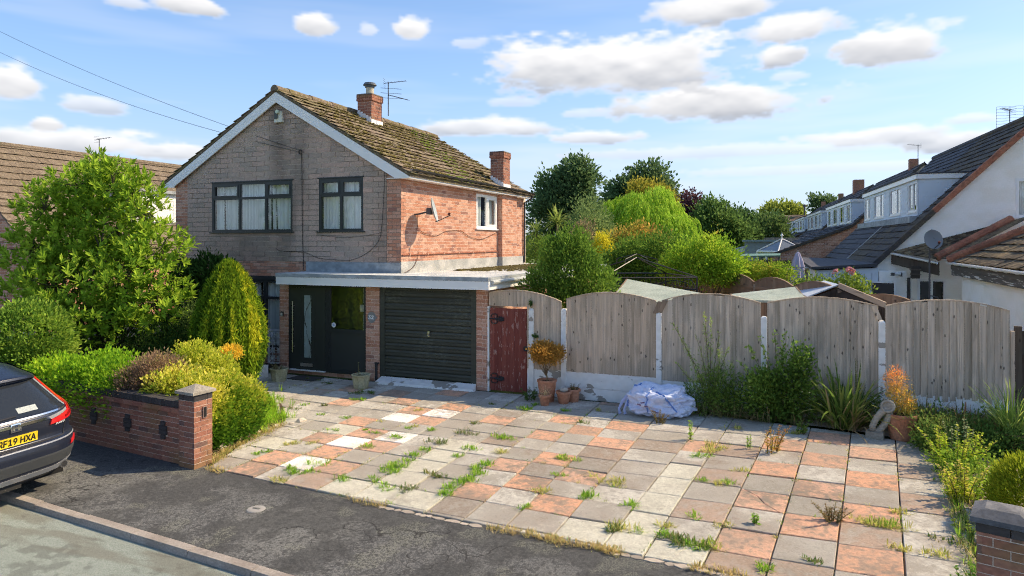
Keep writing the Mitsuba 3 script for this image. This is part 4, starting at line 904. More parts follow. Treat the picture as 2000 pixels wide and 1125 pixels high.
# ------------------------------------------------------------------ fence, posts, gate
FY = 13.45
POSTS = [(-5.0, 1.82), (-4.29, 1.84), (-2.346, 1.84), (-0.421, 1.84), (1.506, 1.84)]
tag("garden_fence", "weathered grey arched fence with white posts along the back of the drive", "fence")
for x, h in POSTS:
    m = MB(); w = 0.052
    m.box(x - w, FY - 0.045, 0, x + w, FY + 0.06, h - 0.03)
    m.hexa([(x - w, FY - .045, h - .03), (x + w, FY - .045, h - .03), (x + w, FY + .06, h - .03), (x - w, FY + .06, h - .03), (x - .03, FY - .02, h), (x + .03, FY - .02, h), (x + .03, FY + .05, h), (x - .03, FY + .05, h)])
    put("garden_fence__post", m, "peeling_white")
def fence_panel(name, label, O, ex, w, bottoms, arc, bsdf, plank=0.108, gravel=(), group=None, thick=0.02, rails=True, capb="grey_wood", stuff=False):
    """feather-edge panel: arc(u) is the top edge, bottoms(u) the lower one, in the frame O, ex"""
    O, ex = np.asarray(O, float), np.asarray(ex, float); n = np.cross(ex, EZ)
    key = uniq(name)
    if label: tag(key, label, "fence" if "__" not in name else None, group)
    panel_mb = MB()
    N = int(round(w / plank)); us = np.linspace(0, w, N + 1); allm = MB()
    for i in range(N):
        m = allm if stuff else MB(); a, b = us[i], us[i + 1] + 0.012; b = min(b, w)
        zb = bottoms((a + b) / 2) + rng.uniform(-0.012, 0.008); za, zc = arc(a), arc(b); t0, t1 = thick + rng.uniform(-.003, .009), thick * 0.3
        if rng.random() < .1: za -= .018; zc -= .018
        j = rng.normal(0, 0.0025)
        q = [(a + j, -0.0, zb), (b, 0.0, zb), (b, t1, zb), (a + j, t0, zb), (a + j, 0.0, za), (b, 0.0, zc), (b, t1, zc), (a + j, t0, za)]
        P = [O + ex * u + n * d + EZ * z for u, d, z in q]
        m.hexa([P[0], P[1], P[2], P[3], P[4], P[5], P[6], P[7]], uv=(rng.uniform(.01, .99), 0))
        if not stuff: put(key + "__plank", m, bsdf)
    if stuff: tag(put(key + "__planks", allm, bsdf), kind="stuff")
    m = MB(); t = np.linspace(0, w, 13)
    for a, b in zip(t[:-1], t[1:]):
        m.hexa([O + ex * u + n * d + EZ * z for u, d, z in [(a, -.02, arc(a)), (b, -.02, arc(b)), (b, .03, arc(b)), (a, .03, arc(a)), (a, -.02, arc(a) + .02), (b, -.02, arc(b) + .02), (b, .03, arc(b) + .02), (a, .03, arc(a) + .02)]], uv=(.3, 0))
    put(key + "__capping", m, capb)
    m = MB()
    for z in (0.75, 1.3, 1.75): m.fbox(O, ex, EZ, n, (0.02, z, -0.045), (w - .02, z + .05, -0.002), uv=(.6, 0)) if rails and z > bottoms(w / 2) else None
    if m.n: put(key + "__rail", m, bsdf)
    for z0, z1, sd in gravel:
        m = MB(); m.fbox(O, ex, EZ, n, (0, z0, -.03), (w, z1, .012), uv=(sd, 0)); put(key + "__gravel_board", m, "peeling_white")
    return key
def arch(zl, zp, zr, w, c=None):
    c = w / 2 if c is None else c
    return lambda u: (zl + (zp - zl) * (1 - ((c - u) / c) ** 2)) if u <= c else (zr + (zp - zr) * (1 - ((u - c) / (w - c)) ** 2))
fence_panel("garden_fence__panel", None, (-5.97, FY, 0), EX, 1.63, lambda u: 1.845 if u < 0.92 else 0.56, arch(2.12, 2.18, 1.97, 1.63, 0.6), "grey_wood", gravel=())
m = MB(); m.box(-4.945, FY - .01, 0.0, -4.345, FY + .02, .56, uv=(.2, 0)); put("garden_fence__panel__gravel_board", m, "peeling_white")
gv = ((0.0, 0.24, .1), (0.245, 0.555, .4))
fence_panel("garden_fence__panel", None, (-4.235, FY, 0), EX, 1.835, lambda u: 0.56, arch(2.03, 2.19, 2.05, 1.835), "grey_wood", gravel=gv)
fence_panel("garden_fence__panel", None, (-2.29, FY, 0), EX, 1.815, lambda u: 0.52, arch(2.06, 2.22, 2.07, 1.815), "grey_wood_dark", gravel=((0, .25, .7), (.255, .515, .9)))
fence_panel("garden_fence__panel", None, (-0.365, FY, 0), EX, 1.815, lambda u: 0.50, arch(2.08, 2.21, 2.08, 1.815), "grey_wood_dark", gravel=((0, .25, .3), (.255, .495, .5)))
fence_panel("garden_fence__panel", None, (1.565, FY, 0), EX, 1.80, lambda u: 0.55 - 0.035 * math.sin(u * 9), arch(2.09, 2.22, 2.07, 1.80), "grey_wood_dark", gravel=((0, .3, .6), (.305, .6, .8)))
m = MB(); m.box(3.375, FY - .03, 0, 3.43, FY + .04, 1.75, uv=(.4, 0)); put("garden_fence__post", m, "grey_wood")
for pn, x0, z0, lean in (("garden_fence__panel_001", -2.46, 1.82, 0.10), ("garden_fence__panel_001", -2.37, 1.84, 0.11), ("garden_fence__panel_003", 1.43, 1.86, -0.09)):
    m = MB(); m.hexa([(x0, FY - .04, z0), (x0 + .085, FY - .04, z0 - .01), (x0 + .085, FY - .02, z0 - .01), (x0, FY - .02, z0), (x0 + lean, FY - .04, z0 + .24), (x0 + lean + .085, FY - .04, z0 + .23), (x0 + lean + .085, FY - .02, z0 + .23), (x0 + lean, FY - .02, z0 + .24)], uv=(rng.uniform(), 0)); put(pn + "__broken_plank", m, "brown_wood" if x0 < 0 else "grey_wood")
tag("side_gate", "red painted boarded side gate with black ornamental hinges", "gate")
xs = np.linspace(-5.945, -5.105, 10)
for a, b in zip(xs[:-1], xs[1:]):
    m = MB(); z1 = 1.80 + rng.uniform(-.004, .004)
    m.hexa([(a + .002, FY, .04), (b - .002, FY, .04), (b - .002, FY - .025, .04), (a + .002, FY - .031, .04), (a + .002, FY, z1), (b - .002, FY, z1), (b - .002, FY - .025, z1), (a + .002, FY - .031, z1)], uv=(rng.uniform(.01, .99), 0)); put("side_gate__plank", m, "red_paint")
m = MB()
for z in (0.35, 0.9, 1.6): m.box(-5.94, FY + .002, z, -5.11, FY + .03, z + .1)
put("side_gate__rail", m, "red_paint")
for zc in (1.57, 0.30):
    m = MB(); y = FY - 0.045
    m.tube([(-5.95, y, zc), (-5.63, y, zc)], .014, 5)
    for s in (-1, 1):
        m.tube([(-5.84 + .075 * math.cos(t) - .0, y, zc + s * (.055 + .05 * math.sin(t))) for t in np.linspace(-1.4, 3.6, 12)], .011, 5)
        for q, (dx, dz) in enumerate(((.0, .055), (.05, .045), (.09, .028))): m.tube([(-5.74 + dx * .8, y, zc), (-5.72 + dx, y, zc + s * dz), (-5.70 + dx, y, zc + s * dz * .6)], .014, 5)
    put("side_gate__hinge", m, "black_metal")
m = MB(); m.tube([(-5.125 + .04 * math.cos(t), FY - .05, .97 + .045 * math.sin(t)) for t in np.linspace(0, 6.28, 14)], .012, 5); m.box(-5.15, FY - .045, .93, -5.10, FY - .03, 1.01); put("side_gate__latch", m, "black_metal")
m = MB(); m.box(-6.012, FY - .02, 0, -5.972, FY + .05, 1.83); m.box(-5.10, FY - .012, 0, -5.055, FY + .05, 1.80); put("side_gate__frame", m, "peeling_white")
# brown fence in the gap by the neighbour's wall
k = fence_panel("boarded_gate", "low dark brown boarded gate beside the end of the grey fence", (3.44, 13.62, 0), EX, 1.1, lambda u: 0.05, lambda u: 1.72, "dark_wood", rails=False, capb="dark_wood"); labels[k]["category"] = "gate"
m = MB(); m.box(3.44, 13.57, 1.25, 4.5, 13.595, 1.35, uv=(.2, 0)); m.box(3.44, 13.57, .6, 4.5, 13.595, .7, uv=(.4, 0)); m.box(3.46, 13.55, 0, 3.56, 13.61, 1.82, uv=(.6, 0)); put(k + "__rail", m, "dark_wood")

# ------------------------------------------------------------------ boundary wall and gate pillars
def frame(a, d):
    d = unit(np.array([d[0], d[1], 0.0])); return np.array([a[0], a[1], 0.0]), d, np.array([d[1], -d[0], 0.0])
def brick_box(key, A, e1, w, e2, dpt, z0, z1, name="brick", mat="wall_brick", most=300, bw=0.226, bh=0.0735, bj=0.009, faces="frlb", core="wall", skip=None, extra=None):
    """a solid core with bricks on its faces; A: front corner, e1 along the front, e2 to the back"""
    A, e1, e2 = (np.asarray(q, float) for q in (A, e1, e2)); m = MB(); i = 0.006
    m.fbox(A, e1, e2, EZ, (i, i, z0), (w - i, dpt - i, z1 - .002)); put(key + "__" + core, m, "mortar")
    P = []; nf = -e2
    reg = sbox(0, z0, w, z1)
    if skip is not None: reg = reg.difference(skip)
    if "f" in faces: P += brick_pieces(A + e2 * i, e1, nf, reg, bw, bh, bj, .006, 0, z0, w, z1, depth=.03)
    if "b" in faces: P += brick_pieces(A + e2 * (dpt - i), e1, e2, sbox(0, z0, w, z1), bw, bh, bj, .006, 0, z0, w, z1, depth=.03)
    if "r" in faces: P += brick_pieces(A + e1 * i, e2, -e1, sbox(0, z0, dpt, z1), bw, bh, bj, .006, 0, z0, dpt, z1, depth=.03)
    if "l" in faces: P += brick_pieces(A + e1 * (w - i), e2, e1, sbox(0, z0, dpt, z1), bw, bh, bj, .006, 0, z0, dpt, z1, depth=.03)
    lay(P, key, name, mat, most); return key
e1 = unit(np.array([-0.9943, 0.1064, 0])); e2 = unit(np.array([0.06, 0.998, 0]))
PA = np.array([-7.765, 7.235, 0])
tag("gate_pillar", "red brick gate pillar with a pale pyramid cap at the end of the low wall", "pillar")
brick_box("gate_pillar", PA, e1, 0.33, e2, 0.31, 0, 0.955, most=200, faces="frlb", core="core")
P = []
for (O, ex, n_, w) in ((PA, e1, -e2, .33), (PA, e2, -e1, .31), (PA + e1 * .33, e2, e1, .31)): P += brick_pieces(O, ex, n_, sbox(0, .958, w, 1.045), 0.226, .09, .009, .004, 0, .958, w, 1.04, depth=.05)
lay(P, "gate_pillar", "dark_brick", "black_brick", 60)
m = MB(); c = PA + e1 * .165 + e2 * .155; h = .198
q = [c + e1 * a * h + e2 * b * h for a, b in ((1, -1), (-1, -1), (-1, 1), (1, 1))]
m.hexa([p + EZ * 1.047 for p in q] + [p + EZ * 1.085 for p in q]); ap = c + EZ * 1.17
for i in range(4): m.poly([q[i] + EZ * 1.085, q[(i + 1) % 4] + EZ * 1.085, ap])
put("gate_pillar__cap", m, "grey_concrete")
m = MB(); m.fbox(PA - e1 * .008, e2, EZ, -e1, (.14, .70, 0), (.205, .86, .012), col=(.28, .2, .17)); m.fbox(PA - e1 * .02, e2, EZ, -e1, (.15, .71, 0), (.195, .85, .004), col=(.02, .02, .02)); vput("gate_pillar__vent", m)
WL = 5.2; WA = PA + e1 * .335 + e2 * .06
tag("boundary_wall", "low weathered red brick garden wall with black soldier coping and dark cross motifs", "wall")
CROSSU = (.42, 1.27, 2.14, 3.0)
crosses = shapely.union_all([shapely.union_all([sbox(u - .05, .32, u + .05, .58), sbox(u - .088, .385, u + .088, .515)]) for u in CROSSU])
brick_box("boundary_wall", WA, e1, WL, e2, 0.215, 0, 0.735, most=300, faces="f", skip=crosses)
P = []
for u in CROSSU:
    for a, b, c_, d in ((u - .046, .322, u + .046, .381), (u - .085, .388, u + .085, .447), (u - .085, .453, u + .085, .512), (u - .046, .519, u + .046, .578)):
        m = MB(); m.fbox(WA, e1, EZ, -e2, (a, b, -.03), (c_, d, .022), uv=(rng.uniform(.01, .99), 0)); put("boundary_wall__cross_brick", m, "black_brick")
lay(brick_pieces(WA, e1, -e2, sbox(0, .737, WL, .812), .226, .0735, .009, .028, 0, .737, WL, .81, depth=.05), "boundary_wall", "ledge_brick", "wall_brick", 60)
for i in range(int(WL / 0.076)):
    m = MB(); a = i * .076; j = rng.uniform(-.004, .004); m.fbox(WA, e1, EZ, -e2, (a + .003, .812, -.235), (a + .072, .905 + j, .012), uv=(rng.uniform(.01, .99), 0)); put("boundary_wall__coping_brick", m, "black_brick")
# right pillar and the wall beyond it
r1 = unit(np.array([0.955, -0.29, 0])); r2 = np.array([-r1[1], r1[0], 0.0])
RA = np.array([1.385, 6.42, 0])
tag("gate_pillar_001", "brick gate pillar with a dark mossy concrete cap beside the planting bed", "pillar")
brick_box("gate_pillar_001", RA, r1, .33, r2, .33, 0, .905, most=150, faces="flr", core="core")
P = []
for (O, ex, n_, w) in ((RA, r1, -r2, .33), (RA, r2, -r1, .33), (RA + r1 * .33, r2, r1, .33)): P += brick_pieces(O, ex, n_, sbox(0, .908, w, .985), .226, .075, .009, .004, 0, .908, w, .98, depth=.05)
lay(P, "gate_pillar_001", "dark_brick", "black_brick", 60)
m = MB(); c = RA + r1 * .165 + r2 * .165; h = .205
q = [c + r1 * a * h + r2 * b * h for a, b in ((-1, -1), (1, -1), (1, 1), (-1, 1))]
i4 = [c + r1 * a * h * .55 + r2 * b * h * .55 for a, b in ((-1, -1), (1, -1), (1, 1), (-1, 1))]
m.hexa([p + EZ * .988 for p in q] + [p + EZ * 1.03 for p in q]); m.hexa([p + EZ * 1.03 for p in q] + [p + EZ * 1.085 for p in i4])
put("gate_pillar_001__cap", m, "cap_moss" if "cap_moss" in scene else "grey_concrete")
tag("boundary_wall_001", "dark brick garden wall running on behind the capped pillar at the picture's corner", "wall")
brick_box("boundary_wall_001", RA + r1 * .335 + r2 * .06, r1, 3.0, r2, .215, 0, .62, most=120, faces="f")
for i in range(38):
    m = MB(); a = i * .076; m.fbox(RA + r1 * .335 + r2 * .06, r1, EZ, -r2, (a + .003, .622, -.235), (a + .072, .72, .012), uv=(rng.uniform(.01, .99), 0)); put("boundary_wall_001__coping_brick", m, "black_brick")
# edging stones of the side bed
ys = np.arange(6.9, 12.4, 0.155)
for y in ys:
    x = np.interp(y, [6.78, 9.0, 11.65, 12.35], [1.62, 1.85, 2.09, 2.14]) + .03; L = .13 + rng.uniform(-.02, .02); w = .075 + rng.uniform(-.01, .015); h = .06 + rng.uniform(0, .035)
    m = MB(); pts = np.array([(x + sx * w * (1 - t * .25), y + sy * L / 2 * (1 - t * .2), -.02 + t * (h + .02)) for t in (0, 1) for sx, sy in ((0, -1), (1, -1), (1, 1), (0, 1))]) + rng.normal(0, .008, (8, 3)); m.hexa(pts)
    put("side_bed__edging_stone", m, "grey_concrete")

# ------------------------------------------------------------------ front garden plants
# big-leaved tree: rosettes of broad leaves at the twig ends
rg = np.random.default_rng(11)
tag("laurel_tree", "tall broad-leaved bright green tree left of the house", "tree")
blobs = np.array([(-13.3, 9.9, 3.9, .75, .75, .95), (-13.8, 9.7, 3.2, .95, .9, .9), (-12.7, 9.9, 3.5, .8, .8, .85), (-12.15, 9.8, 2.55, .95, .85, .8), (-13.1, 9.5, 2.4, 1.25, 1.0, .95), (-14.1, 9.4, 2.3, .9, .8, .8), (-11.75, 10.05, 2.0, .7, .7, .6), (-12.75, 9.3, 1.7, 1.0, .9, .55), (-13.6, 10.1, 4.55, .35, .35, .5), (-12.35, 10.0, 4.1, .42, .45, .55), (-14.35, 9.8, 3.9, .4, .4, .55)])
blobs = np.c_[blobs[:, :2] * 1.09, 3.2 + (blobs[:, 2:3] - 3.2) * 1.09, blobs[:, 3:] * 1.09]; blobs[8:, 2] += .10; blobs = np.vstack([blobs, [(-15.2, 10.1, 3.95, .62, .6, .62), (-14.5, 10.35, 4.45, .55, .55, .6), (-13.75, 10.6, 4.45, .55, .55, .6), (-13.1, 10.9, 3.9, .62, .6, .65), (-12.75, 11.0, 3.1, .62, .6, .62), (-15.5, 10.0, 3.0, .7, .65, .65), (-14.9, 10.2, 2.2, .8, .7, .7)]])
K = 1950; a = blobs[:, 3] * blobs[:, 4] + blobs[:, 5] * blobs[:, 3]; b = rg.choice(len(blobs), K, p=a / a.sum()); u = unit(rg.normal(size=(K, 3)) + [0, 0, .15])
C = blobs[b, :3] + blobs[b, 3:] * u * ((1 - .45 * rg.random(K) ** 1.5) * (.72 + .56 * meshkit.fbm(u * 2 + b[:, None] * 5.1, 3)))[:, None]
ax = unit(u * .7 + np.array([0, 0, .75]) + rg.normal(size=(K, 3)) * .25)
per = 13; A = np.repeat(ax, per, 0); Cc = np.repeat(C, per, 0); n = len(A); r = unit(np.cross(A, unit(rg.normal(size=(n, 3)))))
lv = rg.random(n); D = unit(r * (.9 - .5 * lv[:, None]) + A * (.25 + .6 * lv[:, None])); P = Cc + A * (-.10 + .16 * lv)[:, None]
tt = np.repeat(.25 + .5 * meshkit.fbm(C * 1.3, 3) + .25 * rg.random(K), per) + rg.normal(size=n) * .12
m = MB(); leafs(m, P, D, A, rg.uniform(.10, .20, n), rg.uniform(.042, .070, n), palette(rg, [(.05, .105, .016), (.115, .205, .022), (.21, .32, .03), (.34, .43, .055)], tt, .17), .12, .5)
put("laurel_tree__crown", m, "leaf_gloss", uv=False, col=True)
m = MB(); limbs(m, rg, (-14.05, 10.8, 0.02), blobs[:, :3] + [0, 0, -.2], .09, (.085, .075, .06), .2, 6)
for q in C[::9]:
    c_ = blobs[np.argmin(((blobs[:, :3] - q) ** 2).sum(1)), :3]; m.tube([c_, (c_ + q) / 2 + rg.normal(size=3) * .05, q], [.018, .012, .006], 4, col=(.10, .09, .05))
put("laurel_tree__trunk", m, "vc_rough", uv=False, col=True)

plant("round_bush", "large clipped round green bush behind the parked car", "bush", (-13.1, 8.55, 0), [(-13.62, 8.75, 1.22, .76, .74, .82), (-13.6, 8.7, .65, .74, .7, .66)], 5200, 5, .075, .042, [(.06, .12, .022), (.12, .21, .03), (.24, .34, .05), (.34, .42, .08)], "leaf_gloss", .06, seed=3, cr=.045, shell=.30, rough=.09, freq=4.0, up=.25, stem="trunk", leafname="foliage")
plant("privet_hedge", "bright yellow-green hedge hanging over the low wall beside the car", "hedge", (-10.9, 8.0, 0), [(-11.6, 7.95, .82, .5, .38, .42), (-11.0, 7.92, .86, .5, .42, .42), (-10.4, 7.88, .82, .5, .42, .44), (-9.95, 7.85, .80, .42, .38, .42), (-10.7, 8.3, .95, .7, .4, .36), (-12.1, 8.0, .7, .4, .35, .4)], 4200, 5, .065, .036, [(.11, .22, .02), (.19, .33, .02), (.31, .44, .03), (.44, .50, .04)], "leaf", .03, seed=4, cr=.045, shell=.5, rough=.34, freq=3.5, up=.4, leafname="foliage", stem="stems")
plant("brown_shrub", "brownish purple half-dead shrub between the yellow shrub and the hedge", "shrub", (-9.45, 8.1, 0), [(-9.4, 8.05, .98, .48, .4, .42), (-9.65, 7.85, .92, .3, .3, .3)], 2400, 5, .045, .022, [(.11, .07, .05), (.19, .12, .085), (.29, .20, .12), (.26, .25, .08)], "leaf", .03, seed=5, cr=.04, shell=.45, rough=.32, freq=3.5, up=.3, leafname="foliage", stem="stems")
YEL = [(.15, .22, .02), (.30, .35, .03), (.48, .46, .07), (.60, .55, .13)]
plant("variegated_shrub", "yellow variegated shrub rising behind the brown shrub", "shrub", (-9.3, 8.75, 0), [(-9.35, 8.75, 1.05, .42, .38, .45), (-8.95, 8.75, .95, .38, .36, .4)], 2600, 5, .05, .03, YEL, "leaf", .03, seed=6, cr=.04, shell=.5, rough=.32, freq=3.5, up=.3, leafname="foliage", stem="stems")
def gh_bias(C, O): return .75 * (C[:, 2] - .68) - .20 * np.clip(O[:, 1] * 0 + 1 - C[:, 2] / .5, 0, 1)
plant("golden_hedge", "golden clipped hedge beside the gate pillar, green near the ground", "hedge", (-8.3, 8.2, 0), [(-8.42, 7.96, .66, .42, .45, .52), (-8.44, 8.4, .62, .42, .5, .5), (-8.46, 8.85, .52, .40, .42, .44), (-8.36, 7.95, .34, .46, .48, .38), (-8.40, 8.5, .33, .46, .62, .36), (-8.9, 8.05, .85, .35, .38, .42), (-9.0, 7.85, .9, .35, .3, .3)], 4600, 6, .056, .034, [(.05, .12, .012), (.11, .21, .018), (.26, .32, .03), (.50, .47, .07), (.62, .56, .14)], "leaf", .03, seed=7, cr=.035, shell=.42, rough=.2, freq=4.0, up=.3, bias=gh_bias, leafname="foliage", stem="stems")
# golden conifer: upright sprays
rg = np.random.default_rng(12); tag("golden_conifer", "dense egg-shaped golden green conifer in front of the porch", "conifer")
n = 30000; z = rg.random(n) ** .85; prof = lambda t: .80 * np.sin(np.pi * np.clip(.13 + .87 * t, 0, 1)) ** .62 * (1 - .18 * t)
az = rg.random(n) * 6.283; g = meshkit.fbm(np.stack([np.cos(az) * 2.4, np.sin(az) * 2.4, z * 2.0], 1) + 4, 4)
strand = meshkit.noise(np.stack([np.cos(az) * 9, np.sin(az) * 9, z * 2.2], 1) + 9)
rr = prof(z) * (.76 + .22 * g + .20 * strand) * (1 - .22 * rg.random(n) ** 2); P = np.stack([-11.12 + rr * np.cos(az), 11.3 + rr * np.sin(az), .15 + z * 2.62], 1)
o = np.stack([np.cos(az), np.sin(az), az * 0], 1); D = unit(o * .35 + np.array([0, 0, -.75]) * rg.choice([1, -1], n, p=[.55, .45])[:, None] + rg.normal(size=(n, 3)) * .3)
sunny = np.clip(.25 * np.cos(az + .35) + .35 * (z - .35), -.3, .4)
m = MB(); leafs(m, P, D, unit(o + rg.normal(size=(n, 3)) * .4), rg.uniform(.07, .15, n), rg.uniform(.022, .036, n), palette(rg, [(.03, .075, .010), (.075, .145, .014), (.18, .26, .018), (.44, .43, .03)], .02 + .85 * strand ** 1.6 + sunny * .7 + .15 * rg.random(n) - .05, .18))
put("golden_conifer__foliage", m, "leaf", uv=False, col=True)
m = MB(); m.lathe([(.08, 0), (.07, .5), (.05, 1.4), (.01, 2.4)], (-11.12, 11.3, 0), 8, col=(.09, .06, .04)); vput("golden_conifer__trunk", m)
m = MB(); rg = np.random.default_rng(13); tag("standard_shrub", "small golden-leaved standard shrub on a thin bare stem", "shrub")
crown(m, rg, [(-10.02, 10.2, 1.08, .19, .19, .11)], 220, 5, .05, .03, [(.45, .36, .04), (.62, .46, .06), (.55, .30, .05)], cr=.03); put("standard_shrub__crown", m, "leaf", uv=False, col=True)
m = MB(); m.tube([(-10.02, 10.2, 0), (-10.03, 10.2, .6), (-10.02, 10.2, 1.05)], .012, 5, col=(.25, .2, .15)); vput("standard_shrub__stem", m)
plant("low_golden_shrub", "small golden shrub at the foot of the thin standard shrub", "shrub", (-9.9, 10.0, 0), [(-9.95, 10.0, .5, .28, .26, .25), (-9.5, 9.9, .35, .35, .3, .28)], 700, 5, .05, .03, YEL, "leaf", 0, seed=14, cr=.035, leafname="foliage")
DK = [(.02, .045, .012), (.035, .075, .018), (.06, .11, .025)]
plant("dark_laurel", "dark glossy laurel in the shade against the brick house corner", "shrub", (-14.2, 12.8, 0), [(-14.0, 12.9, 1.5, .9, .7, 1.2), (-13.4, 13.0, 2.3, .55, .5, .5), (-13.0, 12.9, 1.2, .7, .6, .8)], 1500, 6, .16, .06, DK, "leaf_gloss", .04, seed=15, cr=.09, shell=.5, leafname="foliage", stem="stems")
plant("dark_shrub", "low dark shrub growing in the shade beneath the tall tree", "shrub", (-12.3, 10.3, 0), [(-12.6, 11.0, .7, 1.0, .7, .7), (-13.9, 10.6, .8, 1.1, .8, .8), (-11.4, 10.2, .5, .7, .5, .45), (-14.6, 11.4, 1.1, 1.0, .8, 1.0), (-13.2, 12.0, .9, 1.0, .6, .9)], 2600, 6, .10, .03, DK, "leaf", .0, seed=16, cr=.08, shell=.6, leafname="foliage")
plant("feathery_shrub", "pale feathery shrub pressed between the conifer and the wall", "shrub", (-12.2, 11.6, 0), [(-12.25, 11.5, 1.1, .35, .35, .75)], 700, 6, .07, .02, [(.06, .11, .03), (.13, .19, .06)], "leaf", .02, seed=17, cr=.07, shell=.6, leafname="foliage", stem="stems")
# rough grass beside the hedge, with a pale kerb strip
m = MB(); rg = np.random.default_rng(18)
for i in range(420):
    t = rg.random(); x = -8.55 - 1.5 * t + rg.normal() * .22; y = 9.35 + 1.55 * t + rg.normal() * .22
    if x > -8.05: continue
    tuft(m, rg, x, y, .03, 14, .16, .008, .05, [(.16, .32, .02), (.26, .44, .03), (.40, .48, .08)], .5, .9)
k = put("rough_grass", m, "leaf", uv=False, col=True); tag(k, "bright green rough grass spilling over the drive edge by the golden hedge", "grass", kind="stuff")
m = MB(); m.beam((-9.6, 11.0, .06), (-8.62, 9.95, .05), .06, .08); put("edging_strip", m, "grey_concrete"); tag("edging_strip", "pale concrete edging strip lying in the rough grass", "edging")
for i in range(9):
    t = i / 8; x, y = -8.12 - .12 * math.sin(t * 3) + .1 * (t > .8), 8.1 + 1.75 * t; s = rng.uniform(.05, .10); v = np.array(ico.vertices) * [s, s, s * .6] * rng.uniform(.8, 1.2, (12, 1)) + [x, y, .03]
    m = MB(); m.add(v, ico.faces, col=np.array((.50, .44, .36)) * rng.uniform(.8, 1.15)); put("front_garden__edging_stone", m, "vc_rough", uv=False, col=True)

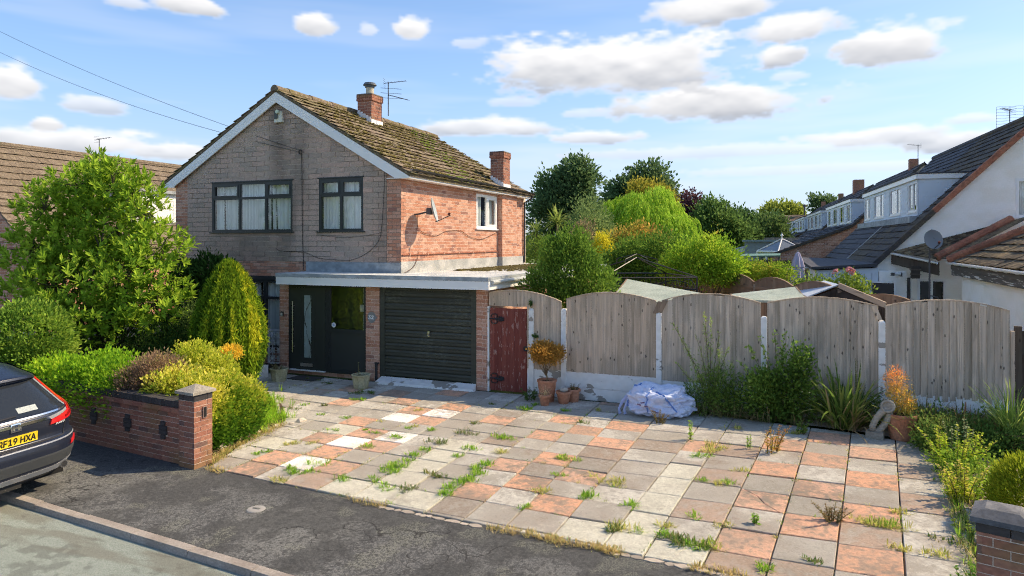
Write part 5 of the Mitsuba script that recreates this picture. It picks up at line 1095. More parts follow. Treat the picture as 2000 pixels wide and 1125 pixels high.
# weeds and grass in the joints
TUFTS = [(np.float64(-6.03),np.float64(9.01),1.0,"g"),(np.float64(-5.96),np.float64(9.63),1.0,"g"),(np.float64(-5.58),np.float64(10.24),1.0,"g"),(np.float64(-5.1),np.float64(10.21),1.3,"d"),(np.float64(-5.13),np.float64(9.6),1.4,"d"),(np.float64(-5.1),np.float64(9.22),1.0,"g"),(np.float64(-5.12),np.float64(8.91),1.0,"g"),(np.float64(-5.13),np.float64(8.68),1.0,"g"),(np.float64(-5.16),np.float64(8.42),1.3,"g"),(np.float64(-5.14),np.float64(8.26),1.3,"g"),(np.float64(-5.14),np.float64(8.1),1.2,"g"),(np.float64(-5.12),np.float64(7.78),1.0,"g"),(np.float64(-4.58),np.float64(9.15),0.8,"g"),(np.float64(-4.56),np.float64(9.57),1.1,"g"),(np.float64(-5.11),np.float64(10.89),0.9,"d"),(np.float64(-4.4),np.float64(10.23),1.1,"g"),(np.float64(-4.24),np.float64(10.24),1.1,"g"),(np.float64(-4.01),np.float64(9.57),1.1,"y"),(np.float64(-4.0),np.float64(8.94),1.2,"g"),(np.float64(-4.0),np.float64(8.72),1.1,"g"),(np.float64(-4.0),np.float64(8.52),1.2,"g"),(np.float64(-3.99),np.float64(8.3),1.1,"g"),(np.float64(-3.99),np.float64(8.11),1.2,"g"),(np.float64(-4.0),np.float64(7.89),1.1,"g"),(np.float64(-4.02),np.float64(7.69),1.1,"g"),(np.float64(-4.51),np.float64(8.27),1.0,"d"),(np.float64(-4.39),np.float64(8.25),0.8,"d"),(np.float64(-4.89),np.float64(7.59),1.0,"g"),(np.float64(-4.6),np.float64(7.71),1.1,"d"),(np.float64(-6.5),np.float64(7.71),1.0,"g"),(np.float64(-6.28),np.float64(7.59),1.0,"g"),(np.float64(-6.28),np.float64(7.33),1.0,"y"),(np.float64(-6.14),np.float64(7.72),0.9,"g"),(np.float64(-6.29),np.float64(8.06),1.0,"g"),(np.float64(-5.53),np.float64(7.66),1.0,"g"),(np.float64(-7.36),np.float64(8.22),0.7,"g"),(np.float64(-7.38),np.float64(8.07),0.7,"g"),(np.float64(-3.08),np.float64(9.63),1.2,"g"),(np.float64(-2.98),np.float64(9.62),1.0,"y"),(np.float64(-2.95),np.float64(8.22),1.1,"y"),(np.float64(-2.93),np.float64(8.93),0.8,"g"),(np.float64(-2.32),np.float64(8.27),1.2,"g"),(np.float64(-2.26),np.float64(8.92),1.2,"y"),(np.float64(-2.16),np.float64(8.84),0.9,"y"),(np.float64(-1.74),np.float64(8.2),1.1,"g"),(np.float64(-2.93),np.float64(7.68),0.9,"g"),(np.float64(-1.09),np.float64(10.84),1.4,"y"),(np.float64(-1.11),np.float64(10.48),1.2,"g"),(np.float64(-1.06),np.float64(11.05),1.3,"y"),(np.float64(-1.07),np.float64(9.42),0.9,"g"),(np.float64(-0.77),np.float64(9.44),1.0,"g"),(np.float64(-0.84),np.float64(9.37),0.9,"y"),(np.float64(-0.6),np.float64(10.07),0.8,"y"),(np.float64(-0.99),np.float64(8.14),0.9,"g"),(np.float64(-0.8),np.float64(12.25),1.1,"y"),(np.float64(-1.31),np.float64(7.52),1.1,"g"),(np.float64(-1.29),np.float64(7.75),1.0,"y"),(np.float64(-1.74),np.float64(7.54),1.3,"y"),(np.float64(-1.77),np.float64(7.42),1.1,"d"),(np.float64(-0.69),np.float64(8.0),0.9,"y"),(np.float64(-1.18),np.float64(7.46),1.0,"d"),(np.float64(-1.07),np.float64(7.39),1.2,"d"),(np.float64(-0.95),np.float64(7.39),1.2,"d"),(np.float64(-0.82),np.float64(7.36),1.2,"g"),(np.float64(-0.69),np.float64(7.41),1.0,"y"),(np.float64(-0.21),np.float64(7.13),1.0,"g"),(np.float64(0.87),np.float64(8.75),1.0,"y"),(np.float64(0.97),np.float64(8.73),1.2,"y"),(np.float64(1.04),np.float64(8.7),1.2,"g"),(np.float64(1.1),np.float64(8.66),1.2,"y"),(np.float64(1.06),np.float64(8.08),1.0,"y"),(np.float64(1.44),np.float64(8.06),1.1,"y"),(np.float64(1.54),np.float64(8.48),1.0,"d"),(np.float64(1.18),np.float64(9.19),0.9,"y"),(np.float64(-8.18),np.float64(11.63),0.9,"g"),(np.float64(-8.06),np.float64(11.68),0.9,"g"),(np.float64(-8.79),np.float64(10.91),0.7,"g"),(np.float64(-8.43),np.float64(11.01),0.8,"d"),(np.float64(-8.82),np.float64(10.54),0.9,"d"),(np.float64(-8.0),np.float64(10.37),0.7,"g"),(np.float64(-7.47),np.float64(10.35),0.8,"g"),(np.float64(-7.13),np.float64(9.62),0.7,"g"),(np.float64(-6.99),np.float64(8.85),0.8,"y"),(np.float64(-7.34),np.float64(8.65),0.8,"y"),(np.float64(-7.21),np.float64(8.76),0.8,"y"),(np.float64(-6.65),np.float64(9.81),0.6,"g"),(np.float64(-6.03),np.float64(10.2),0.8,"g"),(np.float64(-5.98),np.float64(10.33),0.7,"y"),(np.float64(-6.78),np.float64(10.4),0.7,"y"),(np.float64(-6.53),np.float64(11.35),0.8,"y"),(np.float64(-6.44),np.float64(9.73),0.7,"g"),(np.float64(-4.69),np.float64(12.22),1.2,"g"),(np.float64(-4.6),np.float64(12.56),1.0,"g"),(np.float64(-3.87),np.float64(12.34),0.8,"g"),(np.float64(-3.38),np.float64(12.62),0.8,"y"),(np.float64(-3.37),np.float64(11.64),0.8,"d"),(np.float64(-5.4),np.float64(12.29),0.7,"d"),(np.float64(-8.42),np.float64(12.14),1.0,"d"),(np.float64(-8.32),np.float64(12.28),0.9,"d"),(np.float64(-9.67),np.float64(12.76),0.8,"d"),(np.float64(-10.4),np.float64(12.96),0.8,"d"),(np.float64(-10.05),np.float64(12.97),0.7,"d"),(np.float64(-8.17),np.float64(12.24),1.0,"d"),(np.float64(0.16),np.float64(12.3),1.0,"y"),(np.float64(0.24),np.float64(7.45),0.8,"d")]
pg = {"g": [(.10, .22, .02), (.18, .33, .03), (.30, .40, .06)], "y": [(.24, .30, .05), (.38, .36, .10), (.46, .40, .18)], "d": [(.06, .12, .025), (.10, .16, .035), (.20, .15, .07)]}
m = MB(); rg = np.random.default_rng(19)
for x, y, s, c_ in TUFTS:
    for q in range(5): tuft(m, rg, x + rg.normal() * .07 * s, y + rg.normal() * .035 * s, .01, int(15 * s), .075 * s, .010, .05 * s, pg[c_], 1.25, .7)
for xa, xb, n in ((-3.2, -2.4, 30), (-2.4, -1.6, 55), (-0.9, -.3, 22), (-5.1, -4.5, 12), (-7.6, -7.3, 12)):
    for i in range(n):
        x = rg.uniform(xa, xb); y = np.interp(x, [p[0] for p in FRONT], [p[1] for p in FRONT]) - .02 + rg.normal() * .03; tuft(m, rg, x, y, .0, 10, .07, .008, .05, [(.32, .24, .10), (.46, .36, .17), (.30, .30, .08)], 1.0, .8)
for y in np.arange(7.0, 12.2, .035):
    x = np.interp(y, [6.78, 9.0, 11.65, 12.35], [1.60, 1.83, 2.07, 2.12]); tuft(m, rg, x + rg.normal() * .05, y, .02, 10, .13, .008, .05, pg["ydg"[rg.integers(3)]], .9, .9)
for i in range(1500):
    i_ = rg.integers(2, 25)
    if rg.random() < .5: y = rg.uniform(7.0, 12.8); x = col_x(i_, y)
    else:
        j_ = rg.integers(0, 11); x = rg.uniform(XS7[i_], XS7[i_ + 1]); y = row_y(i_, j_, (XS7[i_] + XS7[i_ + 1]) / 2)
    if meshkit.noise(np.array([x * 1.3, y * 1.3, 5.0])) > .62 - .12 * rg.random() and DRIVE.contains(shapely.geometry.Point(x, y)): tuft(m, rg, x, y, .004, 9, .035, .007, .045, pg["gyyd"[rg.integers(4)]], 1.3, .5)
for i in range(160):
    t = rg.random(); x = np.interp(t, [0, .25, .6, 1], [-7.72, -7.95, -8.12, -8.2]); y = 7.5 + 2.1 * t; tuft(m, rg, x + rg.normal() * .05, y, .0, 9, .10, .008, .06, [(.34, .26, .11), (.48, .38, .18), (.22, .30, .05)], 1.0, .9)
k = put("joint_weeds", m, "leaf", uv=False, col=True); tag(k, "grass tufts and weeds growing in the joints of the paved drive", "weeds", kind="stuff")
# single tall weeds
def weed(label, x, y, h, n, L, W, pal, seed, spread=.06, stems=3, name="weed", cat="weed", leaf="leaf", group=None, lean=.25, droop=0.0, up=.35, base_z=.02):
    """upright stems with leaves all along"""
    rg = np.random.default_rng(seed); key = uniq(name); tag(key, label, cat, group); m, ms = MB(), MB()
    for i in range(stems):
        a = rg.random() * 6.283; b = np.array([x + spread * .4 * math.cos(a), y + spread * .4 * math.sin(a), base_z]); hh = h * rg.uniform(.65, 1.0); ln = lean * rg.random()
        t = np.linspace(0, 1, 9); p = b + np.stack([np.cos(a) * hh * ln * t ** 1.4, np.sin(a) * hh * ln * t ** 1.4, hh * t - droop * hh * t ** 3], 1); ms.tube(p, np.linspace(.006, .002, 9) * (1 + h), 4, col=(.16, .15, .06))
        q = rg.random(n) ** .85; P = np.stack([np.interp(q, t, p[:, k]) for k in range(3)], 1); az = rg.random(n) * 6.283; o = np.stack([np.cos(az), np.sin(az), az * 0], 1)
        D = unit(o + np.array([0, 0, up]) + rg.normal(size=(n, 3)) * .2); s = (1.15 - .6 * q) * rg.uniform(.7, 1.2, n); leafs(m, P, D, unit(np.array([0, 0, 1.0]) + rg.normal(size=(n, 3)) * .4), L * s, W * s, palette(rg, pal, rg.random(n) * .7 + .3 * q))
    put(key + "__leaves", m, leaf, uv=False, col=True); put(key + "__stem", ms, "vc_rough", uv=False, col=True); return key
weed("upright bright green weed standing alone in the drive by the rubble bag", -1.46, 11.3, .36, 60, .06, .02, [(.22, .38, .03), (.34, .48, .05)], 21, .05, 2, lean=.1)
weed("bright green weed nearest the rust-tinted weed on the drive", -.57, 11.15, .26, 45, .05, .02, [(.20, .36, .03), (.30, .46, .05)], 22, .05, 2, lean=.1)
weed("rust-tinted bushy weed on the drive in front of the green shrubs", -.26, 11.1, .40, 60, .06, .02, [(.25, .30, .04), (.42, .26, .06), (.40, .16, .07)], 23, .25, 7, lean=.6)
weed("dark brown-green weed tuft in the right half of the drive", .46, 8.55, .20, 45, .06, .015, [(.10, .11, .03), (.17, .10, .05), (.22, .20, .06)], 24, .14, 9, lean=1.0)
weed("dark dry weed at the foot of the white rubble bag", -2.1, 12.1, .24, 40, .05, .015, [(.12, .10, .03), (.20, .13, .06)], 25, .14, 8, lean=.8)
weed("small bushy weed below the strap-leaved clump", .2, 12.35, .22, 40, .06, .03, [(.10, .18, .03), (.18, .26, .05)], 26, .12, 5, lean=.6)
weed("tiny leafy weed beside the single slab joint low on the right", -.35, 8.2, .13, 25, .05, .03, [(.14, .28, .03), (.24, .38, .05)], 27, .05, 3, lean=.5)
# shrubs along the fence
SH = [(.06, .11, .025), (.12, .19, .035), (.22, .30, .06), (.36, .42, .13)]
def wispy(label, x, y, specs, seed, pal, L, W, blobs, K):
    rg = np.random.default_rng(seed); key = uniq("shrub"); tag(key, label, "shrub"); m, ms = MB(), MB()
    crown(m, rg, blobs, K, 5, L, W, pal, cr=.06, shell=.7, rough=.25, up=.3, seed=seed)
    for (dx, dy, h, n) in specs:
        t = np.linspace(0, 1, 10); p = np.stack([x + dx * t ** 1.3, y + dy * t, .05 + h * t], 1) + np.cumsum(rg.normal(size=(10, 3)) * .008, 0); ms.tube(p, np.linspace(.012, .003, 10), 4, col=(.17, .14, .08))
        q = rg.uniform(.15, 1, n); P = np.stack([np.interp(q, t, p[:, k]) for k in range(3)], 1) + rg.normal(size=(n, 3)) * .045 * (1.2 - q)[:, None]
        D = unit(rg.normal(size=(n, 3)) * .8 + np.array([0, 0, .5])); s = rg.uniform(.6, 1.15, n); leafs(m, P, D, unit(rg.normal(size=(n, 3)) + [0, 0, .8]), L * s, W * s, palette(rg, pal, .25 + .6 * q + rg.normal(size=n) * .15))
    put(key + "__leaves", m, "leaf", uv=False, col=True); put(key + "__stem", ms, "vc_rough", uv=False, col=True)
wispy("tall wispy shrub with upright silvery shoots against the fence, beside the rubble bag", -1.32, 13.05, [(-.10, .05, 1.85, 150), (.02, .08, 1.75, 130), (.12, .1, 1.5, 110), (-.75, .05, 1.62, 170), (-.5, 0, 1.2, 120), (.28, .05, 1.25, 120), (-.62, -.1, .9, 110), (.42, -.05, 1.05, 110), (.15, -.1, 1.2, 110), (-.3, .1, 1.45, 90), (.5, 0, .75, 90)], 31, SH, .062, .020, [(-1.35, 13.0, .42, .42, .25, .42), (-1.15, 12.95, .6, .3, .22, .4), (-1.0, 13.0, .35, .35, .22, .3)], 520)
wispy("dense leafy green shrub against the fence left of the strap-leaved clump", -.16, 13.05, [(-.55, .05, 1.25, 90), (-.3, .1, 1.4, 90), (.15, .05, 1.55, 110), (.38, .05, 1.3, 90), (.55, 0, 1.0, 90), (-.05, .1, 1.5, 80), (-.65, 0, .95, 80), (.3, -.1, 1.15, 80)], 32, [(.05, .10, .022), (.10, .17, .03), (.18, .27, .05), (.36, .44, .13)], .075, .046, [(-.2, 13.0, .42, .60, .24, .42), (.1, 12.98, .75, .34, .2, .42), (-.42, 13.0, .6, .3, .2, .36), (.15, 13.0, 1.1, .2, .16, .3)], 820)
def clump(name, label, cat, x, y, n, L, W, spread, pal, seed, lean=.75, droop=1.3, z=.03, seg=6, dead=0):
    rg = np.random.default_rng(seed); key = uniq(name); m = MB(); tuft(m, rg, x, y, z, n, L, W, spread, pal, lean, droop, seg)
    if dead: tuft(m, rg, x, y, z, dead, L * .75, W * .6, spread * 1.3, [(.26, .18, .09), (.36, .27, .15)], 1.3, 1.0, seg)
    put(key, m, "leaf", uv=False, col=True); tag(key, label, cat); return key
clump("strap_leaf_clump", "big arching clump of strap leaves against the fence", "plant", .90, 12.98, 190, 1.02, .036, .22, [(.06, .11, .025), (.11, .18, .035), (.22, .27, .06), (.34, .33, .10)], 33, .8, 1.5, dead=70)
clump("ornamental_grass", "pale green arching ornamental grass in the terracotta pot at the right edge", "grass plant", 3.12, 12.35, 170, .78, .014, .10, [(.14, .22, .04), (.24, .32, .06), (.36, .38, .12)], 34, .9, .9, z=.32)
clump("dry_grass_clump", "bronze-tipped grassy clump under the last grey fence panel", "grass plant", 2.15, 13.1, 150, .62, .016, .2, [(.10, .13, .04), (.20, .19, .07), (.30, .18, .09)], 35, .8, 1.3, dead=60)
clump("dry_grass_clump", "rusty dead-leaved clump in the shade near the boarded gate", "grass plant", 2.75, 13.1, 130, .55, .016, .2, [(.10, .12, .04), (.22, .15, .07), (.32, .14, .07)], 36, .8, 1.3, dead=60)
m = MB(); rg = np.random.default_rng(37)
for i in range(260):
    x = rg.uniform(1.85, 3.5); y = rg.uniform(11.9, 13.35); hh = rg.uniform(.10, .26); crown(m, rg, [(x, y, hh, .12, .12, hh)], 14, 5, .06, .028, [(.05, .10, .025), (.09, .16, .035), (.17, .22, .06), (.26, .20, .09)], cr=.05)
for i in range(46):
    x = rg.uniform(1.8, 3.4); y = rg.uniform(12.5, 13.3); tuft(m, rg, x, y, .03, 22, rg.uniform(.35, .6), .014, .1, [(.12, .16, .04), (.30, .24, .11), (.38, .22, .10)], .7, 1.3)
for i in range(60):
    x = rg.uniform(1.95, 2.7); y = rg.uniform(9.6, 12.0); hh = rg.uniform(.06, .16); crown(m, rg, [(x, y, hh, .12, .12, hh)], 10, 5, .055, .032, [(.09, .17, .025), (.20, .30, .04), (.36, .42, .08)], cr=.05)
for i in range(70):
    x = rg.uniform(-1.75, 1.6); y = rg.uniform(12.95, 13.35); hh = rg.uniform(.10, .34); crown(m, rg, [(x, y, hh, .12, .1, hh)], 14, 5, .055, .028, [(.05, .10, .022), (.10, .16, .03), (.2, .26, .06)], cr=.05)
for i in range(60):
    x = rg.uniform(-1.7, 1.9); y = rg.uniform(12.8, 13.3); tuft(m, rg, x, y, .03, 12, .3, .012, .08, [(.08, .12, .03), (.24, .19, .09), (.32, .24, .13)], 1.0, 1.2)
for i in range(60):
    x = rg.uniform(1.9, 3.0); y = rg.uniform(8, 12); tuft(m, rg, x, y, .04, 6, .12, .01, .06, [(.12, .18, .03), (.3, .26, .12)], 1.0, .9)
k = put("undergrowth", m, "leaf", uv=False, col=True); tag(k, "tangled dark undergrowth along the foot of the fence", "undergrowth", kind="stuff")
m = MB(); rg = np.random.default_rng(38)
for i in range(2600):
    x = rg.uniform(1.95, 3.6); y = rg.uniform(7.4, 12.2); s = rg.uniform(.012, .028); m.add(np.array([[-s, -s * .8, 0], [s, -s * .7, 0], [s * .8, s, 0], [-s, s * .8, 0], [rg.normal() * .2 * s, rg.normal() * .2 * s, s]]) + [x, y, .034], [[0, 1, 4], [1, 2, 4], [2, 3, 4], [3, 0, 4]], col=np.array((.42, .34, .29)) * rg.uniform(.5, 1.3))
k = put("bed_chippings", m, "vc_rough", uv=False, col=True); tag(k, "pinkish stone chippings on the planting bed", "gravel", kind="stuff")
LF = [(.12, .22, .025), (.24, .36, .03), (.40, .46, .05), (.50, .42, .14)]
weed("leafy yellow-green plant growing over the bed's stone edging", 2.18, 11.15, .62, 55, .075, .05, LF, 41, .45, 16, "leafy_plant", "plant", lean=.7)
weed("yellowing leafy plant nearest the right-hand pillar", 2.0, 9.9, .5, 50, .07, .048, [(.24, .34, .03), (.42, .46, .05), (.50, .36, .18)], 42, .35, 12, "leafy_plant", "plant", lean=.7)
weed("white-edged leafy shoots in the bed before the boarded gate", 2.35, 11.75, .62, 45, .06, .035, [(.10, .18, .05), (.28, .36, .16), (.5, .52, .35)], 43, .3, 9, "leafy_plant", "plant", lean=.4)
weed("dried seed-headed plant standing on the bare chippings", 2.52, 9.9, .45, 25, .05, .014, [(.34, .26, .15), (.44, .36, .24)], 44, .06, 4, "leafy_plant", "plant", lean=.35)
weed("low creeping weed at the drive's edge by the pillar", 1.62, 7.3, .22, 30, .06, .035, [(.08, .18, .03), (.16, .28, .05)], 45, .35, 9, "leafy_plant", "plant", lean=1.2)
weed("small rambling weed on the stone edging midway along the bed", 1.86, 8.8, .24, 30, .055, .03, [(.10, .18, .03), (.22, .28, .06)], 46, .35, 8, "leafy_plant", "plant", lean=1.1)
weed("bare twiggy sapling in front of the fence behind the strap leaves", 1.1, 13.25, 1.28, 14, .05, .02, [(.3, .26, .18), (.4, .36, .26)], 47, .04, 2, "sapling", "plant", lean=.12)
# round golden-green conifer at the right edge
rg = np.random.default_rng(48); tag("dwarf_conifer", "rounded mossy green dwarf conifer behind the capped pillar", "conifer"); m = MB()
crown(m, rg, [(2.62, 9.35, .30, .46, .46, .48)], 5200, 4, .055, .014, [(.10, .15, .012), (.19, .24, .018), (.31, .33, .03)], cr=.03, shell=.2, rough=.08, out=.7, up=.5); put("dwarf_conifer__foliage", m, "leaf", uv=False, col=True)

# ------------------------------------------------------------------ pots, mat, ornaments, bag
def pot(key, c, r0, r1, h, bsdf, label, cat="flower pot", rim=.03, n=24, soil=True, group=None, ribs=False):
    k = uniq(key); tag(k, label, cat, group); m = MB(); pr = [(0.001, 0), (r0, 0), (r0 + (r1 - r0) * .5, h * .5), (r1 - rim * .5, h - rim * 1.6), (r1 + rim * .3, h - rim * 1.5), (r1 + rim * .35, h - .008), (r1 + rim * .1, h), (r1 - rim * .6, h), (r1 - rim, h - .06)]
    if ribs: pr = [(.001, 0), (r0, 0)] + [(r0 + (r1 - r0) * t + (.005 if i % 2 else 0), h * t) for i, t in enumerate(np.linspace(.55, .8, 6))] + pr[3:]
    m.lathe(pr, c, n); put(k + "__body", m, bsdf, smooth=30)
    m = MB(); m.lathe([(.001, h - .03), (r1 * .5, h - .035), (r1 - rim * .7, h - .05)], c, n, col=(.07, .05, .035)); vput(k + "__soil", m)
    return k
pot("stone_planter", (-10.87, 12.55, .012), .15, .205, .30, "pot_stone", "octagonal stone planter left of the front door", "planter", .02, 10)
pot("stone_planter", (-8.68, 12.62, .012), .15, .205, .31, "pot_stone", "octagonal stone planter between the door and the garage", "planter", .02, 10)
weed("dead twiggy plant in the planter left of the door", -10.87, 12.55, .18, 20, .05, .02, [(.12, .10, .05), (.2, .17, .1)], 51, .2, 7, "dried_plant", "plant", base_z=.28, lean=.9)
weed("single sprig growing in the planter by the garage door", -8.72, 12.62, .36, 22, .06, .012, [(.16, .17, .07), (.26, .22, .1)], 52, .03, 1, "dried_plant", "plant", base_z=.28, lean=.05)
pot("terracotta_pot", (-4.5, 12.98, .012), .14, .19, .44, "terracotta", "tall terracotta pot by the red gate with a russet shrub in it", ribs=True)
plant("potted_shrub", "russet-leaved shrub growing in the tall terracotta pot", "shrub", (-4.5, 12.98, .40), [(-4.5, 12.98, .98, .33, .31, .19), (-4.62, 12.98, 1.0, .2, .2, .16)], 900, 5, .045, .03, [(.16, .12, .03), (.32, .18, .04), (.44, .25, .06), (.24, .22, .06)], "leaf", .012, (.16, .11, .06), 26, seed=53, cr=.035, shell=.5, rough=.2, leafname="foliage", stem="stems")
pot("terracotta_pot", (-4.42, 12.62, .012), .075, .115, .22, "terracotta", "small orange terracotta pot of dry grass in front of the tall pot")
clump("dry_pot_grass", "bleached dry grass in the small orange pot", "grass plant", -4.42, 12.62, 40, .22, .006, .05, [(.5, .4, .2), (.6, .5, .3)], 54, .8, 2.0, z=.2, seg=4)
pot("terracotta_pot", (-4.13, 12.92, .012), .095, .15, .25, "terracotta", "pale terracotta bowl pot holding a stone, right of the tall pot")
m = MB(); v = np.array(ico.vertices) * [.09, .06, .05] * rng.uniform(.8, 1.2, (12, 1)); m.add(v + [-4.11, 12.9, .29], ico.faces, col=(.42, .40, .36)); vput("loose_stone", m); tag("loose_stone", "grey stone lying in the pale bowl pot", "stone")
pot("terracotta_pot", (-4.0, 13.15, .012), .10, .14, .26, "terracotta", "dark pot half hidden behind the pale bowl pot")
weed("wilted brown plant in the half-hidden pot", -4.0, 13.15, .16, 25, .05, .015, [(.18, .12, .06), (.26, .2, .1)], 55, .15, 6, "dried_plant", "plant", base_z=.24, lean=.9)
weed("low green weed at the foot of the gate post", -4.85, 12.95, .25, 30, .06, .04, [(.05, .11, .03), (.1, .18, .04)], 56, .25, 8, "leafy_plant", "plant", lean=.8)
weed("dark green sprig poking through above the gate post", -4.98, 13.40, .22, 24, .08, .035, [(.04, .09, .025), (.08, .15, .04)], 57, .05, 2, "climbing_sprig", "plant", base_z=1.84, lean=.3)
weed("dark green sprig halfway up the gate post", -4.9, 13.38, .10, 16, .07, .04, [(.05, .11, .03), (.1, .19, .05)], 58, .05, 3, "climbing_sprig", "plant", base_z=1.2, lean=.8)
pot("terracotta_pot", (1.70, 12.66, .012), .165, .235, .42, "terracotta", "large ribbed terracotta pot of orange heather by the stone figure", ribs=True)
rg = np.random.default_rng(59); key = "potted_heather"; tag(key, "orange and yellow heather in the large terracotta pot", "plant"); m = MB()
crown(m, rg, [(1.62, 12.68, .95, .15, .15, .2), (1.68, 12.66, .68, .2, .18, .22), (1.74, 12.66, .55, .2, .18, .14)], 700, 5, .035, .012, [(.30, .30, .05), (.55, .42, .06), (.62, .36, .10), (.62, .24, .10)], cr=.03, shell=.6, up=.4, bias=lambda C, O: .8 * (C[:, 2] - .72)); tuft(m, rg, 1.72, 12.62, .42, 40, .2, .008, .14, [(.24, .3, .08), (.5, .42, .22)], 1.1, 1.4)
put(key, m, "leaf", uv=False, col=True)
pot("terracotta_pot", (3.12, 12.35, .03), .16, .22, .32, "terracotta", "broad terracotta pot of arching grass at the right edge")
m = MB(); m.box(-10.85, 12.78, .02, -10.12, 13.22, .035, col=(.055, .05, .048)); k = vput("doormat", m); tag(k, "dark doormat lying on the slabs before the front door", "doormat")
# white lattice screen and trough left of the porch
tag("lattice_screen", "white pierced ornamental screen left of the porch pillar", "screen"); m = MB(); x0, x1, yy, zb, zt = -12.42, -11.92, 13.92, .10, .98
m.box(x0, yy, zb, x0 + .04, yy + .04, zt); m.box(x1 - .04, yy, zb, x1, yy + .04, zt); m.box(x0 + .04, yy, zt - .04, x1 - .04, yy + .04, zt); m.box(x0 + .04, yy, zb, x1 - .04, yy + .04, zb + .04); put("lattice_screen__frame", m, "upvc")
m = MB(); g = .21
for i in range(2):
    for j in range(4):
        cx, cz = x0 + .04 + g * (i + .5), zb + .04 + .2 * (j + .5)
        for a in (0, math.pi / 4, math.pi / 2, 3 * math.pi / 4): m.beam((cx - g / 2 * math.cos(a), yy + .02, cz - .1 * math.sin(a)), (cx + g / 2 * math.cos(a), yy + .02, cz + .1 * math.sin(a)), .018, .018)
        m.tube([(cx + .06 * math.cos(t), yy + .02, cz + .06 * math.sin(t)) for t in np.linspace(0, 6.283, 12)], .01, 4)
put("lattice_screen__lattice", m, "upvc")
m = MB(); m.box(-11.75, 12.55, .015, -11.45, 12.85, .30); put("white_trough", m, "upvc"); tag("white_trough", "small white garden trough half hidden by the left planter", "trough")
weed("sparse dark plant in the white trough", -11.6, 12.7, .3, 40, .06, .02, [(.05, .08, .03), (.14, .13, .07)], 60, .25, 9, "dried_plant", "plant", base_z=.28, lean=.8)
# stone figure: foot, ring-shaped body, disc head
tag("stone_figure", "leaning pale stone figure with a ring body and disc head", "statue")
bx = np.array([1.30, 12.52, .0]); m = MB(); a_ = .25; m.fbox(bx, np.array([math.cos(a_), -math.sin(a_), 0]), np.array([math.sin(a_), math.cos(a_), 0]), EZ, (-.12, -.09, .012), (.13, .09, .13)); put("stone_figure__foot", m, "grey_concrete")
m = MB(); t = np.linspace(0, 2 * math.pi, 28); pc = bx + [.09, 0, .31]
pth = np.array([pc + np.array([.085 * math.cos(q) + .095 * math.sin(q), .02 * math.cos(q), .20 * math.sin(q)]) for q in t]); m.tube(pth, .048 + .012 * np.sin(t) ** 2, 10); put("stone_figure__body", m, "grey_concrete", smooth=40)
m = MB(); hd = bx + [.19, -.02, .56]; ax_ = unit(np.array([-.25, -1.0, .15])); s_ = unit(np.cross(ax_, EZ)); u_ = np.cross(s_, ax_)
for r_a, r_b, d0, d1 in ((.075, .10, .06, .06), (.10, .105, .06, .045), (.105, .105, .045, -.05), (.105, .06, -.05, -.06), (.075, .06, .06, .03), (.06, .001, .03, .03)):
    tt = np.linspace(0, 2 * math.pi, 21); v = np.array([[hd + ax_ * d + s_ * r * math.cos(q) + u_ * r * math.sin(q) for q in tt] for r, d in ((r_a, d0), (r_b, d1))]).reshape(-1, 3); k_ = np.arange(20); m.add(v, np.stack([k_, k_ + 1, k_ + 22, k_ + 21], 1))
put("stone_figure__head", m, "grey_concrete")
# white rubble bag
tag("rubble_bag", "crumpled white woven rubble bag with blue straps lying by the fence", "bag")
sp_ = trimesh.creation.icosphere(5, 1.0); v = np.array(sp_.vertices); f1 = meshkit.fbm(v * 2.1 + 3, 4, 2) - .5; rid = np.abs(meshkit.fbm(v * 3.0 + 9, 3, 5) - .5); rid2 = np.abs(meshkit.fbm(v * 6.5 + 1, 3, 8) - .5)
r = 1 + .55 * f1 - .75 * np.clip(.13 - rid, 0, 1) - .12 * np.clip(.10 - rid2, 0, 1)
ex_ = np.sign(v) * np.abs(v) ** .95; w = ex_ * r[:, None] * [.62, .40, .33]; w[:, 2] += .13 * np.clip(-v[:, 0], 0, 1) * np.clip(v[:, 2], 0, 1) * meshkit.noise(v * 5) * 2
w[:, 2] = np.maximum(w[:, 2], -.26 + .03 * meshkit.noise(v * 6)); a_ = .22; w = np.c_[w[:, 0] * math.cos(a_) - w[:, 1] * math.sin(a_), w[:, 0] * math.sin(a_) + w[:, 1] * math.cos(a_), w[:, 2]]
bc = np.array([-2.2, 12.72, .265]); w = w + bc
m = MB(); m.add(w, sp_.faces); put("rubble_bag__sack", m, "bag_weave", smooth=True)
def bag_pt(d):
    d = np.asarray(d, float) / np.linalg.norm(d); i = np.argmax(np.array(sp_.vertices) @ d); return w[i] + (w[i] - bc) * .03
for k_, arc_ in enumerate(([(-.4, -.95, q) for q in np.linspace(-.5, 1.6, 12)], [(-.15 + .5 * q, -.9, .9 - q) for q in np.linspace(0, 1.2, 10)], [(-.9, -.2, q) for q in np.linspace(-.2, 1.5, 9)])):
    m = MB(); m.tube([bag_pt(q) for q in arc_], .016, 4, col=(.10, .20, .50)); vput("rubble_bag__strap", m, "vc_semi")
m = MB(); fl = []
for k_ in range(2):
    x0 = -2.78 + .1 * k_; pts = [(x0, 12.62, .35), (x0 - .09, 12.56, .24), (x0 - .14, 12.5, .12), (x0 - .12, 12.5, .03)]; m.tube(pts, [.035, .03, .02, .03], 5, col=(.42, .46, .66))
for k_ in range(5):
    d = [(-.55, -.8, .05), (-.35, -.9, .0), (-.2, -.95, -.25), (-.12, -.95, -.3), (-.45, -.85, .1)][k_]; q = bag_pt(d); m.beam(q + [-.035, -.012, 0], q + [.035, -.012, .008 * (k_ - 2)], .006, .02, col=(.18, .12, .2))
vput("rubble_bag__flap", m)
